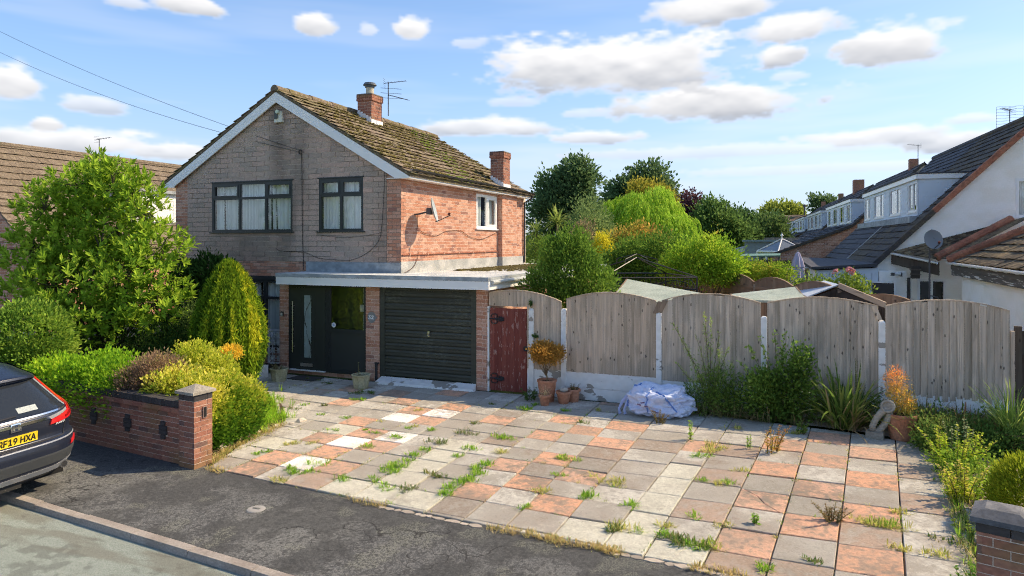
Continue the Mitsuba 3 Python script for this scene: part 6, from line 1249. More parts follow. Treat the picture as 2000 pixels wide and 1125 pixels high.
# ------------------------------------------------------------------ the parked car (local: x to the rear, y to its right side, z up)
CARO = np.array([-8.60, 5.40, 0.0]); ROLL = math.radians(1.5)
scene["car_paint"] = {"type": "twosided", "bsdf": scene["car_paint"]}
def car_w(p):
    p = np.asarray(p, float).reshape(-1, 3); y, z = p[:, 1] * math.cos(ROLL) - p[:, 2] * math.sin(ROLL), p[:, 1] * math.sin(ROLL) + p[:, 2] * math.cos(ROLL)
    return np.c_[p[:, 0], y, z * .97] + CARO
ZP = [.20, .28, .40, .54, .64, .71, .75, .80, .90, .98, 1.04, 1.09, 1.13, 1.42, 1.485, 1.505, 1.545, 1.60]
XPp = [-.26, -.10, -.01, .03, .035, .02, -.04, -.05, -.035, -.03, -.035, -.06, -.12, -.40, -.46, -.385, -.40, -.62]
def hw(z): return np.interp(z, [.2, .5, .95, 1.1, 1.6, 1.7], [.84, .91, .91, .86, .64, .58])
def rear_x(y, z): return np.interp(z, ZP, XPp) - .34 * np.abs(np.asarray(y) / hw(z)) ** 4.2
tag("parked_car", "dark blue SUV parked half on the pavement, seen from behind", "car")
def fine(a, n):
    t = np.linspace(0, len(a) - 1, n); return np.interp(t, np.arange(len(a)), a)
pz = list(fine(ZP, 69)) + [1.64, 1.665, 1.68, 1.68, 1.65, 1.55, 1.20, 1.08, 1.02, .95, .75, .5, .25]
px_ = list(fine(XPp, 69)) + [-.75, -.95, -1.4, -2.0, -2.4, -2.75, -3.25, -3.5, -4.2, -4.4, -4.5, -4.52, -4.45]
pz, px_ = np.array(pz), np.array(px_); nt = 33; tt = np.linspace(-1, 1, nt); tt = np.sign(tt) * (1 - (1 - np.abs(tt)) ** 1.5)
V = np.zeros((len(pz), nt, 3)); rearw = np.clip((px_ + 1.3) / .6, 0, 1); frw = np.clip((-3.2 - px_) / .8, 0, 1)
for i in range(len(pz)):
    V[i, :, 1] = hw(pz[i]) * tt; V[i, :, 0] = px_[i] - (.34 * rearw[i] - .4 * frw[i]) * np.abs(tt) ** 4.2; V[i, :, 2] = pz[i] - .06 * np.abs(tt) ** 4 * (pz[i] > 1.45)
i, j = np.meshgrid(np.arange(len(pz) - 1), np.arange(nt - 1), indexing="ij"); q = np.stack([i * nt + j, i * nt + j + 1, (i + 1) * nt + j + 1, (i + 1) * nt + j], -1).reshape(-1, 4)
m = MB(); m.add(car_w(V), q); put("parked_car__body", m, "car_paint", smooth=True)
m = MB()
for s in (0, nt - 1):
    c_ = car_w(V[:, s]); pv, pf = trimesh.creation.triangulate_polygon(Polygon(np.c_[V[:, s, 0], V[:, s, 2]]).buffer(0), engine="earcut")
    hh = hw(pv[:, 1]) * (-1 if s == 0 else 1); m.add(car_w(np.c_[pv[:, 0], hh * .999, pv[:, 1]]), pf)
put("parked_car__side", m, "car_paint")
for s_ in (-1, 1):
    m = MB()
    for x0, x1, x2, x3 in ((-1.75, -.98, -1.02, -1.72), (-2.75, -1.83, -1.80, -2.55)):
        m.add(car_w([(x, s_ * (hw(z) + .004), z) for x, z in ((x0, 1.10), (x1, 1.10), (x2, 1.46), (x3, 1.50))]), [[0, 1, 2, 3]])
    put("parked_car__side_window", m, "dark_glass")
def patch(pts, off=.006, th=.012, sub=.05):
    g = Polygon(pts); t = trimesh.creation.extrude_polygon(g, th, engine="earcut"); v, f = trimesh.remesh.subdivide_to_size(t.vertices, t.faces, sub)
    return car_w(np.c_[rear_x(v[:, 0], v[:, 1]) + off - th + v[:, 2], v[:, 0], v[:, 1]]), f
def cpart(name, polys, bsdf, off=.006, th=.02, col=None, sm=False, sub=.05):
    m = MB()
    for p in polys:
        v, f = patch(p, off, th, sub); m.add(v, f, **({"col": col} if col else {}))
    return vput("parked_car__" + name, m, bsdf) if col else put("parked_car__" + name, m, bsdf)
mir = lambda p: [(-a, b) for a, b in p][::-1]
cpart("rear_window", [[(-.54, 1.46), (.54, 1.46), (.70, 1.16), (.70, 1.10), (-.70, 1.10), (-.70, 1.16)]], "dark_glass", .004)
lamp = [(.585, 1.47), (.645, 1.48), (.80, 1.20), (.885, 1.14), (.895, 1.0), (.80, .935), (.42, .925), (.44, .985), (.72, 1.03), (.775, 1.10)]
for p in (lamp, mir(lamp)): cpart("tail_lamp", [p], "red_lamp", .022, .05)
pil = [(.55, 1.45), (.582, 1.465), (.77, 1.10), (.735, 1.09)]
cpart("pillar_trim", [pil, mir(pil)], "silver_trim", .010)
tl = [(.44, .99), (.72, 1.034), (.74, 1.06), (.40, 1.03)]
cpart("lamp_trim", [tl, mir(tl)], "silver_trim", .014)
cpart("chrome_strip", [[(-.42, 1.0), (.42, 1.0), (.47, 1.035), (-.47, 1.035)], [(-.7, 1.07), (.7, 1.07), (.7, 1.09), (-.7, 1.09)]], "chrome", .012)
cpart("emblem", [[(-.06, .95), (.06, .95), (.055, 1.05), (-.055, 1.05)]], "chrome", .020)
cpart("emblem", [[(-.046, .962), (.046, .962), (.042, 1.038), (-.042, 1.038)]], "vc_semi", .0225, .01, (.03, .04, .07))
cpart("emblem", [[(-.036, .968), (-.018, .968), (-.02, 1.032), (-.038, 1.032)], [(.018, .968), (.036, .968), (.038, 1.032), (.02, 1.032)], [(-.02, .992), (.02, .992), (.02, 1.008), (-.02, 1.008)]], "chrome", .026, .01)
cpart("shut_line", [[(-.635, .735), (.635, .735), (.635, .745), (-.635, .745)], [(.625, .745), (.637, .745), (.70, .925), (.688, .925)], [(-.637, .745), (-.625, .745), (-.688, .925), (-.70, .925)]], "black_metal", .005, .012)
for sg_ in (1, -1):
    q_ = [(sg_ * a, b) for a, b in ((.66, .955), (.80, .965), (.855, 1.01), (.845, 1.10), (.80, 1.16), (.785, 1.10), (.80, 1.02), (.66, .985))][::sg_]
    cpart("lamp_lens", [q_], "vc_gloss", .026, .01, (.22, .004, .006))
k = cpart("number_plate", [[(-.22, .78), (.26, .78), (.26, .89), (-.22, .89)]], "vc_semi", .018, .02, (.80, .56, .02)); tag(k, "yellow number plate reading RF19 HXA")
def carpaint_text(name, s, h, y0, z0, off, col, bold=True, width=None):
    t = meshkit.text_mesh(s, h, .004, bold=bold); v = np.array(t.vertices); w0 = v[:, 0].max() - v[:, 0].min()
    sc = (width / w0) if width else 1.0; yy = (v[:, 0] - v[:, 0].min()) * sc + y0; zz = v[:, 1] + z0
    m = MB(); m.add(car_w(np.c_[rear_x(yy, np.full_like(zz, z0 + h / 2)) + off + v[:, 2] + (np.interp(zz, ZP, XPp) - np.interp(z0 + h / 2, ZP, XPp)), yy, zz]), t.faces, col=col); return vput("parked_car__" + name, m)
carpaint_text("plate_lettering", "RF19 HXA", .079, -.198, .795, .0185, (.02, .02, .02), width=.435)
carpaint_text("badge", "AWD", .03, .50, .90, .010, (.6, .62, .64), width=.16)
cpart("bumper_line", [[(-.88, .70), (.88, .70), (.88, .715), (-.88, .715)]], "silver_trim", .004, .02)
cpart("cladding", [[(-.84, .42), (.84, .42), (.88, .56), (-.88, .56)]], "vc_semi", .008, .03, (.05, .055, .06))
cpart("skid_plate", [[(-.80, .30), (.80, .30), (.86, .40), (.62, .40), (.5, .375), (-.5, .375), (-.62, .40), (-.86, .40)]], "silver_trim", .014, .03)
rf = [(.70, .585), (.86, .60), (.87, .665), (.72, .635)]
for p in (rf, mir(rf)): cpart("reflector", [p], "red_lamp", .016, .03)
cpart("sticker", [[(.10, 1.14), (.34, 1.14), (.34, 1.20), (.10, 1.20)]], "vc_rough", .007, .006, (.40, .44, .43))
cpart("wiper", [[(-.5, 1.105), (.05, 1.12), (.05, 1.13), (-.5, 1.125)]], "black_metal", .02, .01)
m = MB()
for s in (-1, 1):
    p = np.array([(-.35, s * .63, .345), (-.17, s * .63, .335), (-.10, s * .63, .33)])
    m.tube(car_w(p), .048, 14)
m2 = MB(); put("parked_car__exhaust", m, "chrome")
for s in (-1, 1): m2.tube(car_w([(-.12, s * .63, .331), (-.098, s * .63, .33)]), .038, 12)
put("parked_car__exhaust_bore", m2, "black_metal")
for nm, x_, s in (("wheel", -.98, 1), ("wheel", -.98, -1), ("wheel", -3.6, 1), ("wheel", -3.6, -1)):
    dz = 0.01 if s > 0 else -.03
    m = MB(); pr = np.array([(.22, -.115), (.33, -.115), (.352, -.09), (.352, .09), (.33, .115), (.22, .115)]); g = np.arange(28) * 2 * math.pi / 28
    v = np.array([[(x_ + r * math.cos(a), s * .78 + w_, .352 + dz + r * math.sin(a)) for a in g] for r, w_ in pr]).reshape(-1, 3); i, j = np.meshgrid(np.arange(5), np.arange(28), indexing="ij")
    m.add(car_w(v), np.stack([i * 28 + j, i * 28 + (j + 1) % 28, (i + 1) * 28 + (j + 1) % 28, (i + 1) * 28 + j], -1).reshape(-1, 4)); k = put("parked_car__" + nm, m, "tyre")
    m = MB(); m.tube(car_w([(x_, s * .78 - .06, .352 + dz), (x_, s * .78 + s * .1, .352 + dz)]), .22, 20); put(k + "__rim", m, "silver_trim")
m = MB(); m.box(-12.9, 4.62, .16, -8.95, 6.18, .34, col=(.015, .015, .016)); m.box(-8.95, 5.25, .2, -8.72, 5.5, .27, col=(.03, .03, .03)); vput("parked_car__underbody", m)

# ------------------------------------------------------------------ sheds, gazebo and fence in the next gardens
def shed(name, label, hi, lo, depth_drop, wallm, roofm, wh, seams=1):
    """a lean-to roof sheet: high edge hi (two points), low edge lo (two points), with boarded walls below"""
    tag(name, label, "shed"); a, b = map(lambda q: np.array(q, float), hi); c, d = map(lambda q: np.array(q, float), lo)
    m = MB(); t = EZ * .035
    for i in range(seams + 1):
        f0, f1 = i / (seams + 1), (i + 1) / (seams + 1); g = .004
        p = [a + (c - a) * (f0 + g), b + (d - b) * (f0 + g), b + (d - b) * f1, a + (c - a) * f1]; s = EZ * (.012 * (1 if i % 2 else 0))
        m.hexa([p[0] - t, p[1] - t, p[2] - t, p[3] - t, p[0] + s, p[1] + s, p[2] + s, p[3] + s])
    put(name + "__roof", m, roofm)
    m = MB(); q = [a, b, d, c]; cc = sum(q) / 4; q = [cc + (p - cc) * np.array([.93, .93, 1]) for p in q]
    m.hexa([np.array([p[0], p[1], 0]) for p in q] + [p - EZ * .04 for p in q]); put(name + "__wall", m, wallm)
    m = MB()
    for p0, p1 in ((a, c), (b, d)): m.beam(p0 - EZ * .05, p1 - EZ * .05, .03, .11)
    put(name + "__barge_board", m, wallm)
shed("garden_shed", "shed with a pale green felt roof behind the fence below the metal gazebo frame", [(-3.55, 16.04, 2.34), (-1.25, 14.75, 2.07)], [(-3.50, 14.3, 2.0), (-1.1, 13.75, 1.93)], 0, "brown_wood", "green_felt", 2)
shed("felt_lean_to", "low green felted lean-to roof behind the two middle fence panels", [(-1.15, 15.3, 2.10), (.14, 15.5, 2.28)], [(-.95, 14.2, 2.06), (.35, 14.3, 2.06)], 0, "brown_wood", "green_felt", 2)
tag("small_shed", "small apex-roofed shed with a pale metal roof slope behind the fence", "shed")
ap, apb = np.array([1.06, 17.26, 2.25]), np.array([.83, 18.9, 2.25]); l0, r0_ = np.array([.40, 16.9, 1.98]), np.array([1.80, 16.05, 1.93]); dv = apb - ap
m = MB(); m.hexa([ap - EZ * .03, apb - EZ * .03, l0 + dv - EZ * .03, l0 - EZ * .03, ap, apb, l0 + dv, l0], col=(.50, .54, .58)); vput("small_shed__roof", m, "vc_semi")
m = MB(); m.hexa([ap - EZ * .06, apb - EZ * .06, r0_ + dv - EZ * .06, r0_ - EZ * .06, ap, apb, r0_ + dv, r0_]); put("small_shed__roof", m, "grey_wood")
m = MB(); f = lambda p: np.array([p[0], p[1], 0]); m.poly([f(l0), f(r0_), r0_ - EZ * .08, ap - EZ * .08, l0 - EZ * .06]); m.poly([f(l0), l0 - EZ * .06, l0 + dv - EZ * .06, f(l0 + dv)]); m.poly([f(r0_), f(r0_ + dv), r0_ + dv - EZ * .08, r0_ - EZ * .08]); put("small_shed__wall", m, "dark_wood")
m = MB(); m.beam(ap + [0, -.04, -.02], r0_ + [.06, -.06, -.02], .03, .12); put("small_shed__barge_board", m, "grey_wood")

tag("gazebo_frame", "bare black metal gazebo frame with pointed top and scrolled panels", "gazebo")
gc, ga, gs = np.array([-4.0, 19.3, 0]), math.radians(28), 1.28
cor = [gc + np.array([*rot2(a * gs, b * gs, ga), 0]) for a, b in ((-1, -1), (1, -1), (1, 1), (-1, 1))]
for i in range(4):
    m = MB(); m.tube([cor[i], cor[i] + EZ * 2.28], .028, 6); put("gazebo_frame__post", m, "black_metal")
    a, b = cor[i], cor[(i + 1) % 4]; m = MB(); m.tube([a + EZ * 2.27, b + EZ * 2.27], .02, 5); m.tube([a + EZ * 1.95, b + EZ * 1.95], .014, 5)
    for t in np.linspace(.12, .88, 7): m.tube([a + (b - a) * t + EZ * 1.95, a + (b - a) * t + EZ * 2.27], .008, 4)
    for c_ in (.25, .75): m.tube([a + (b - a) * (c_ + .2 * math.cos(q)) + EZ * (1.97 + .22 * math.sin(q)) for q in np.linspace(0, math.pi, 9)], .01, 4)
    for t in (.1, .28): 
        for s_ in (0, 1):
            p0 = a if s_ == 0 else b; dr_ = (b - a) * (1 if s_ == 0 else -1); m.tube([p0 + dr_ * t, p0 + dr_ * t + EZ * 1.95], .010, 4)
    put("gazebo_frame__panel", m, "black_metal")
    m = MB(); m.tube([cor[i] + EZ * 2.28, gc + EZ * 2.78], .018, 5); u_ = (cor[i] - gc) * .35; m.tube([gc + u_ + EZ * 2.74, gc + EZ * 2.88], .012, 4); m.tube([gc + u_ + EZ * 2.74, gc + u_ * 1.02 + EZ * 2.6], .012, 4); put("gazebo_frame__rafter", m, "black_metal")
bx_ = unit(np.array([.521, -.853, 0])); NF = 9
tag("rear_fence", "brown scalloped garden fence running behind the metal gazebo frame", "fence")
for i in range(NF):
    O = np.array([-7.9, 31.9, 0]) + bx_ * 1.93 * i; k = fence_panel("rear_fence__panel", None, O, bx_, 1.86, lambda u: .3, arch(2.08, 2.26, 2.08, 1.86), "brown_wood", plank=.12, stuff=True, rails=False, capb="brown_wood")
    m = MB(); n_ = np.cross(bx_, EZ); m.fbox(O, bx_, EZ, n_, (0.0, 1.9, .021), (1.86, 1.98, .035), uv=(.2, 0)); put(k + "__rail", m, "brown_wood")
    m = MB(); m.fbox(O - bx_ * .06, bx_, EZ, n_, (0, 0, -.05), (.055, 2.02, .03)); put("rear_fence__post", m, "grey_concrete")
k = fence_panel("short_fence", "short arched brown fence panel just left of the white house's glazed doors", (1.62, 17.5, 0), unit(np.array([.75, -.9, 0])), 1.2, lambda u: .1, arch(1.98, 2.05, 1.97, 1.2), "brown_wood", stuff=True, rails=False, capb="brown_wood")
# decking rail and closed parasol
tag("deck_rail", "weathered wooden deck rail beyond the rear fence", "railing")
m = MB(); a, b = np.array([-.80, 25.6, 0]), np.array([.72, 26.18, 0])
m.beam(a + EZ * 2.27, b + EZ * 2.27, .12, .06, uv=(.2, 0)); m.beam(a + EZ * 1.75, b + EZ * 1.75, .06, .05, uv=(.5, 0)); put("deck_rail__rail", m, "grey_wood")
for t in (.0, .5, .9):
    m = MB(); p = a + (b - a) * t; m.box(p[0] - .06, p[1] - .06, 0, p[0] + .06, p[1] + .06, 2.24, uv=(t, 0)); put("deck_rail__post", m, "brown_wood")
tag("parasol", "closed lilac grey garden parasol", "parasol"); pc = np.array([.28, 23.9, 0])
m = MB(); g = np.arange(24) * 2 * math.pi / 24; prof_ = [(.02, 2.90), (.06, 2.86), (.14, 2.64), (.19, 2.42), (.17, 2.39), (.21, 2.1), (.23, 1.7), (.20, 1.5)]
v = np.array([[pc + [r * (1 + .16 * math.sin(8 * a)) * math.cos(a), r * (1 + .16 * math.sin(8 * a)) * math.sin(a), z_] for a in g] for r, z_ in prof_]).reshape(-1, 3); i, j = np.meshgrid(np.arange(7), np.arange(24), indexing="ij"); m.add(v, np.stack([i * 24 + j, i * 24 + (j + 1) % 24, (i + 1) * 24 + (j + 1) % 24, (i + 1) * 24 + j], -1).reshape(-1, 4), col=(.42, .39, .50)); vput("parasol__canopy", m)
m = MB(); m.tube([pc, pc + EZ * 2.95], .02, 6, col=(.3, .3, .3)); vput("parasol__pole", m)
# ------------------------------------------------------------------ the row of dormer houses on the right
RE = np.array([2.63, 24.8, 0]); DD = np.array([-.0661, .9978, 0]); LL = np.array([.9978, .0661, 0])
def RP(l, d, z): return RE + LL * l + DD * d + EZ * z
S2 = math.sqrt(.5)
def rpoly(m, pts, **k): return m.poly([RP(*p) for p in pts], **k)
def rbox(m, l0, d0, z0, l1, d1, z1, **k): return m.fbox(RE, LL, DD, EZ, (l0, d0, z0), (l1, d1, z1), **k)
def dormer(key, l0, d0, d1, z0, z1, wins, boards=True, dz=.0, detail=True):
    """flat-roofed box dormer standing on a 45 degree slope; wins: (d from, d to)"""
    lb = l0 + (z1 - z0)
    k = uniq(key + "__dormer"); m = MB()
    wl = shapely.union_all([sbox(a, z0 + .14, b, z1 - .22) for a, b in wins]) if wins else Polygon()
    front = sbox(d0, z0 - .02, d1, z1).difference(wl)
    m.prism(affinity.scale(front, -1, 1, origin=(0, 0)), RE + LL * l0, -DD, EZ, 0, .02)
    for d in (d0, d1): rpoly(m, [(l0, d, z0), (lb, d, z1), (l0, d, z1)])
    put(k, m, "pale_cladding")
    if boards:
        n = int((z1 - z0) / .155)
        for i in range(n):
            za, zb = z0 + i * .155, z0 + (i + 1) * .155
            m = MB(); e = .018
            rpolyq = [(l0, d0 - e, za), (l0 + (za - z0) + .06, d0 - e, za), (l0 + (zb - z0) + .06, d0 - .006, zb), (l0, d0 - .006, zb)]
            m.poly([RP(*p) for p in rpolyq]); m.poly([RP(l0, d0 - e, za), RP(l0 + (za - z0), d0 - e, za), RP(l0 + (za - z0), d0, za), RP(l0, d0, za)])
            for g in getattr(sbox(d0, za, d1, zb).difference(wl.buffer(.06, join_style=2) if wins else Polygon()), "geoms", [sbox(d0, za, d1, zb).difference(wl.buffer(.06, join_style=2) if wins else Polygon())]):
                if g.is_empty or g.area < .003: continue
                a, y0_, b, y1_ = g.bounds; m.poly([RP(l0 - .02 - e, a, y0_), RP(l0 - .02 - e, b, y0_), RP(l0 - .028, b, y1_), RP(l0 - .028, a, y1_)])
            put(k + "__board", m, "pale_cladding")
    m = MB(); rbox(m, l0 - .10, d0 - .08, z1 - .16, l0 - .07, d1 + .08, z1); rbox(m, l0 - .068, d0 - .08, z1 - .16, lb + .1, d0 - .05, z1); put(k + "__fascia", m, "upvc")
    m = MB(); rbox(m, l0 - .14, d0 - .11, z1 + .002, lb + .25, d1 + .1, z1 + .05); put(k + "__flat_roof", m, "slate_tile")
    for a, b in wins: window(k, RP(l0 - .018, b, z0 + .14), -DD, -LL, b - a, z1 - z0 - .36, (1, .55) if b - a > 1.3 else (1, .8), None, .07, "upvc", sill=.05 if detail else 0, inside=detail, room=.4, depth=.05, curtain=None, pane="pane" if detail else "dark_glass")
    return k
scene["pale_cladding"] = prin((.60, .66, .72), .5, .35)
NB = "white_dormer_house"; tag(NB, "cream rendered house with steep tiled roof and white boarded dormer on the right", "house")
win_u = sbox(3.80, 3.97, 4.95, 5.15); fr1 = sbox(1.16, .3, 1.95, 2.05); nw1 = sbox(.78, .9, 1.0, 2.12)
gb = Polygon([(-.0, 0), (9.1, 0), (9.1, 2.6), (4.55, 7.1), (0, 2.6)])
m = MB(); m.prism(gb.difference(shapely.union_all([win_u, fr1, nw1])), RE, LL, EZ, -.2, 0); rbox(m, .02, .202, 0, .2, 12.2, 2.58); rbox(m, 8.9, .202, 0, 9.1, 12.2, 2.58); put(NB + "__wall", m, "render_white")
window(NB, RP(3.80, 0, 3.97), LL, -DD, 1.15, 1.18, (1, 1), None, .08, "upvc", curtain=(), label="white framed upper window in the cream gable")
window(NB, RP(1.16, 0, .3), LL, -DD, .79, 1.75, (1, 1), None, .07, "upvc", curtain=None, label="white framed glazed doors under the dark fascia", name="glazed_door")
window(NB, RP(.78, 0, .9), LL, -DD, .22, 1.22, (1,), None, .03, "upvc", curtain=None)
m = MB()
for s in (-1, 1):
    e_ = (-.12 if s < 0 else 9.22); rp = lambda l, d, z: RP(l, d, z)
    m.hexa([RP(4.55, -.06, 7.12), RP(e_, -.06, 2.45), RP(e_, 12.2, 2.45), RP(4.55, 12.2, 7.12), RP(4.55, -.06, 7.17), RP(e_, -.06, 2.5), RP(e_, 12.2, 2.5), RP(4.55, 12.2, 7.17)])
nr = put(NB + "__roof", m, "dark_tile")
up = unit(LL + EZ); nn_ = unit(-LL + EZ); LS = 4.67 * math.sqrt(2)
def not_dormer(d0, d1, la, lb): return lambda a, b: not (d0 < a < d1 and la < (-.12 + b * S2) < lb)
tile_slope(nr, "tile", RP(-.12, 0, 2.50), DD, up, nn_, 5.5, LS, .30, .30, "dark_tile", 200, tilt=.025, keep=not_dormer(1.2, 11.1, 1.5, 2.75))
tile_slope(nr, "tile", RP(-.12, 5.52, 2.50), DD, up, nn_, 6.68, LS, .40, .30, "slate_tile", 95, tilt=.025, keep=not_dormer(-5, 5.6, 1.5, 2.75))
m = MB(); m.tube([RP(-.1, 5.51, 2.56), RP(1.4, 5.51, 4.08)], .02, 5, col=(.5, .5, .5)); vput(nr + "__joint_strip", m)
for i in range(22):
    t0, t1 = i * .30, i * .30 + .31; m = MB(); a = RP(-.12, -.13, 2.50) + up * t0; j = rng.normal(0, .004)
    m.fbox(a, DD, up, nn_, (-.02, 0, .0 + j), (.16, .31, .055 + j), uv=(rng.uniform(.01, .99), 0)); m.fbox(a, DD, up, nn_, (-.035, 0, -.10), (-.021, .31, .05 + j), uv=(rng.uniform(.01, .99), 0)); put(nr + "__verge_tile", m, "terracotta_tile" if i > 7 else "dark_tile")
for i in range(27):
    m = MB(); m.tube([RP(4.55, i * .455 - .08, 7.17), RP(4.55, i * .455 + .37, 7.165)], .12, 10, uv=(rng.uniform(.01, .99), 0)); put(nr + "__ridge_tile", m, "dark_tile" if i < 12 else "slate_tile")
dm = dormer(NB, 1.45, 1.13, 11.16, 4.1, 5.47, [(1.3, 2.45), (3.65, 5.5), (6.7, 8.7), (9.7, 11.0)])
m = MB(); rbox(m, 1.15, 1.0, 3.86, 1.44, 11.3, 4.08, uv=(.5, 0)); put(dm + "__flashing", m, "lead")
gutter(NB + "__gutter", RP(-.2, -.1, 2.5), RP(-.2, 12.2, 2.48), down=[RP(-.15, -.12, 2.45), RP(-.1, -.12, .1)])
# lean-to at its side
m = MB(); m.hexa([RP(-1.87, -.55, 0), RP(-.02, -.35, 0), RP(-.02, 5, 0), RP(-1.87, 5, 0), RP(-1.87, -.55, 2.30), RP(-.02, -.35, 2.40), RP(-.02, 5, 2.40), RP(-1.87, 5, 2.30)]); put(NB + "__lean_to", m, "pale_cladding")
m = MB(); m.hexa([RP(-2.0, -.75, 2.34), RP(-.05, -.45, 2.44), RP(-.05, 5.2, 2.46), RP(-2.0, 5.2, 2.52), RP(-2.0, -.75, 2.42), RP(-.05, -.45, 2.54), RP(-.05, 5.2, 2.56), RP(-2.0, 5.2, 2.62)]); put(NB + "__lean_to_roof", m, "slate_tile")
m = MB()
for i in range(9): a = -1.85 + i * .205; m.fbox(RP(a, -.57 + i * .022, 0), unit(RP(-.02, -.35, 0) - RP(-1.87, -.55, 0)), EZ, -DD, (0, .1, 0), (.19, 2.26, .02)); 
put(NB + "__lean_to_boards", m, "pale_cladding")
m = MB(); rbox(m, -.20, -.50, 1.25, .42, -.44, 1.93); put(NB + "__patio_window", m, "dark_glass"); m = MB(); rbox(m, .40, -.52, .9, .47, -.43, 1.98); rbox(m, -.22, -.52, 1.93, .47, -.43, 1.98); put(NB + "__patio_frame", m, "upvc")
m = MB(); rbox(m, .0, -.4, 0, .78, -.01, 2.3); put(NB + "__wall", m, "render_white")
# small tiled porch roof against the gable, its gutter, boards and fittings
A_, B_, C_ = np.array([3.02, 24.60, 2.90]), np.array([4.17, 24.05, 2.70]), np.array([6.26, 24.88, 3.86]); D_ = np.array([4.44, 23.6, 2.72]); E_ = np.array([6.9, 24.6, 4.10])
m = MB(); m.poly([A_, B_, C_]); m.poly([B_, D_, E_, C_]); pr_ = put(NB + "__porch_roof", m, "ochre_tile")
eu_ = unit(C_ - A_); ev_ = unit(B_ - A_ - eu_ * np.dot(B_ - A_, eu_)); en_ = np.cross(eu_, ev_); en_ = en_ if en_[2] > 0 else -en_
LAB = np.linalg.norm(C_ - A_)
m = MB()
for i in range(5):
    for j in range(10):
        f0 = j / 10; f1 = (j + 1) / 10; g0, g1 = i / 5, (i + 1) / 5
        P0 = lambda f, g: A_ + (B_ - A_) * g + ((C_ - A_) * f) * (1 - g) + (C_ - B_) * f * g
        p = [P0(f0 + .004, g0), P0(f1 - .004, g0), P0(f1 - .004, g1), P0(f0 + .004, g1)]
        m = MB(); m.hexa([p[0] + en_ * .003, p[1] + en_ * .003, p[2] + en_ * .018, p[3] + en_ * .018, p[0] + en_ * .018, p[1] + en_ * .018, p[2] + en_ * .042, p[3] + en_ * .042], uv=(rng.uniform(.01, .99), 0)); put(pr_ + "__tile", m, "ochre_tile")
for i in range(9):
    m = MB(); p0 = B_ + (C_ - B_) * (i / 9) + EZ * .05; p1 = B_ + (C_ - B_) * ((i + 1.05) / 9) + EZ * .06; m.tube([p0, p1], [.125, .115], 10, uv=(rng.uniform(.01, .99), 0)); put(pr_ + "__hip_tile", m, "terracotta_tile")
gutter(NB + "__gutter", A_ + [-.02, -.1, -.02], B_ + [.0, -.12, -.10], bsdf="upvc", brackets=.5)
m = MB(); a, b = A_ + [0, -.04, -.05], B_ + [.06, -.06, -.10]; m.hexa([a - EZ * .32, b - EZ * .40, b - EZ * .40 + [0, .05, 0], a - EZ * .32 + [0, .05, 0], a, b, b + [0, .05, 0], a + [0, .05, 0]], uv=(.4, 0)); put(NB + "__fascia", m, "weathered_board" if "weathered_board" in scene else "dark_wood")
m = MB(); m.tube([(3.02, 23.9, 2.24), (3.2, 23.95, 2.24)], .05, 8, col=(.6, .6, .58)); m.box(2.93, 23.85, 2.18, 3.02, 24.0, 2.27, col=(.04, .04, .04)); m.box(3.2, 23.9, 2.16, 3.24, 24.7, 2.28, col=(.05, .05, .05)); vput(NB + "__security_camera", m, "vc_semi")
m = MB(); m.box(3.50, 23.98, 2.10, 3.72, 24.2, 2.48, col=(.06, .05, .04)); m.box(3.47, 23.95, 2.22, 3.75, 24.2, 2.25, col=(.12, .10, .08)); m.box(3.47, 23.95, 2.36, 3.75, 24.2, 2.39, col=(.12, .10, .08)); vput(NB + "__lantern", m)
dish("satellite_dish", (3.72, 22.0, 3.28), math.radians(165), .265, [(3.66, 22.1, 3.2), (3.66, 22.1, 1.3)], "large grey satellite dish on a pole in front of the cream gable", grey=(.20, .21, .215))
m = MB(); m.tube([(3.66, 22.1, 1.72), (3.85, 22.1, 1.68), (3.95, 22.2, 1.52), (4.66, 22.2, 1.5)], .02, 6, col=(.12, .12, .12)); vput("satellite_dish_001__bracket", m)
aerial("television_aerial", (7.48, 29.9, 7.0), 1.05, math.radians(-140), .5, 9, .14, "large grid television aerial on the ridge of the cream house")
m = MB(); c_ = np.array([7.48, 29.85, 7.75])
for q in np.linspace(-.42, .42, 9): m.tube([c_ + [-.42, 0, q], c_ + [.40, .05, q]], .005, 3, col=(.06, .07, .09))
for q in (-.42, 0, .4): m.tube([c_ + [q, .02, -.42], c_ + [q, .02, .42]], .007, 3, col=(.06, .07, .09))
vput("television_aerial_001__grid", m, "vc_semi")
# the white side wing with hipped tiled roof running towards the camera
SW = "white_bungalow"; tag(SW, "white rendered bungalow wing with mossy hipped roof and peeling dark fascia at the right edge", "house")
WX, Y0w, Y1w, ZE = 4.72, 13.2, 23.75, 2.62
m = MB(); m.box(WX, Y0w + .2, 0, 12.5, Y1w - .2, 2.5); put(SW + "__wall", m, "render_white")
tn = .58; RX = 8.6; LR = (RX - 4.5); rz = lambda x: ZE + (x - 4.5) * tn
m = MB(); m.poly([(4.5, Y0w, ZE), (4.5, Y1w, ZE), (RX, Y1w - LR, rz(RX)), (RX, Y0w + LR, rz(RX))]); m.poly([(4.5, Y1w, ZE), (12.7, Y1w, ZE), (RX, Y1w - LR, rz(RX))]); m.poly([(4.5, Y0w, ZE), (RX, Y0w + LR, rz(RX)), (12.7, Y0w, ZE)]); m.poly([(12.7, Y0w, ZE), (RX, Y0w + LR, rz(RX)), (RX, Y1w - LR, rz(RX)), (12.7, Y1w, ZE)])
wr = put(SW + "__roof", m, "ochre_tile")
sn = math.hypot(1, tn); tile_slope(wr, "tile", (4.48, Y0w, ZE), EY, np.array([1, 0, tn]) / sn, np.array([-tn, 0, 1]) / sn, Y1w - Y0w, LR * sn, .33, .34, "ochre_tile", 230, tilt=.03, rand=.01, keep=lambda a, b: b / sn < min(a, (Y1w - Y0w) - a) - .05 and a > 3.0)
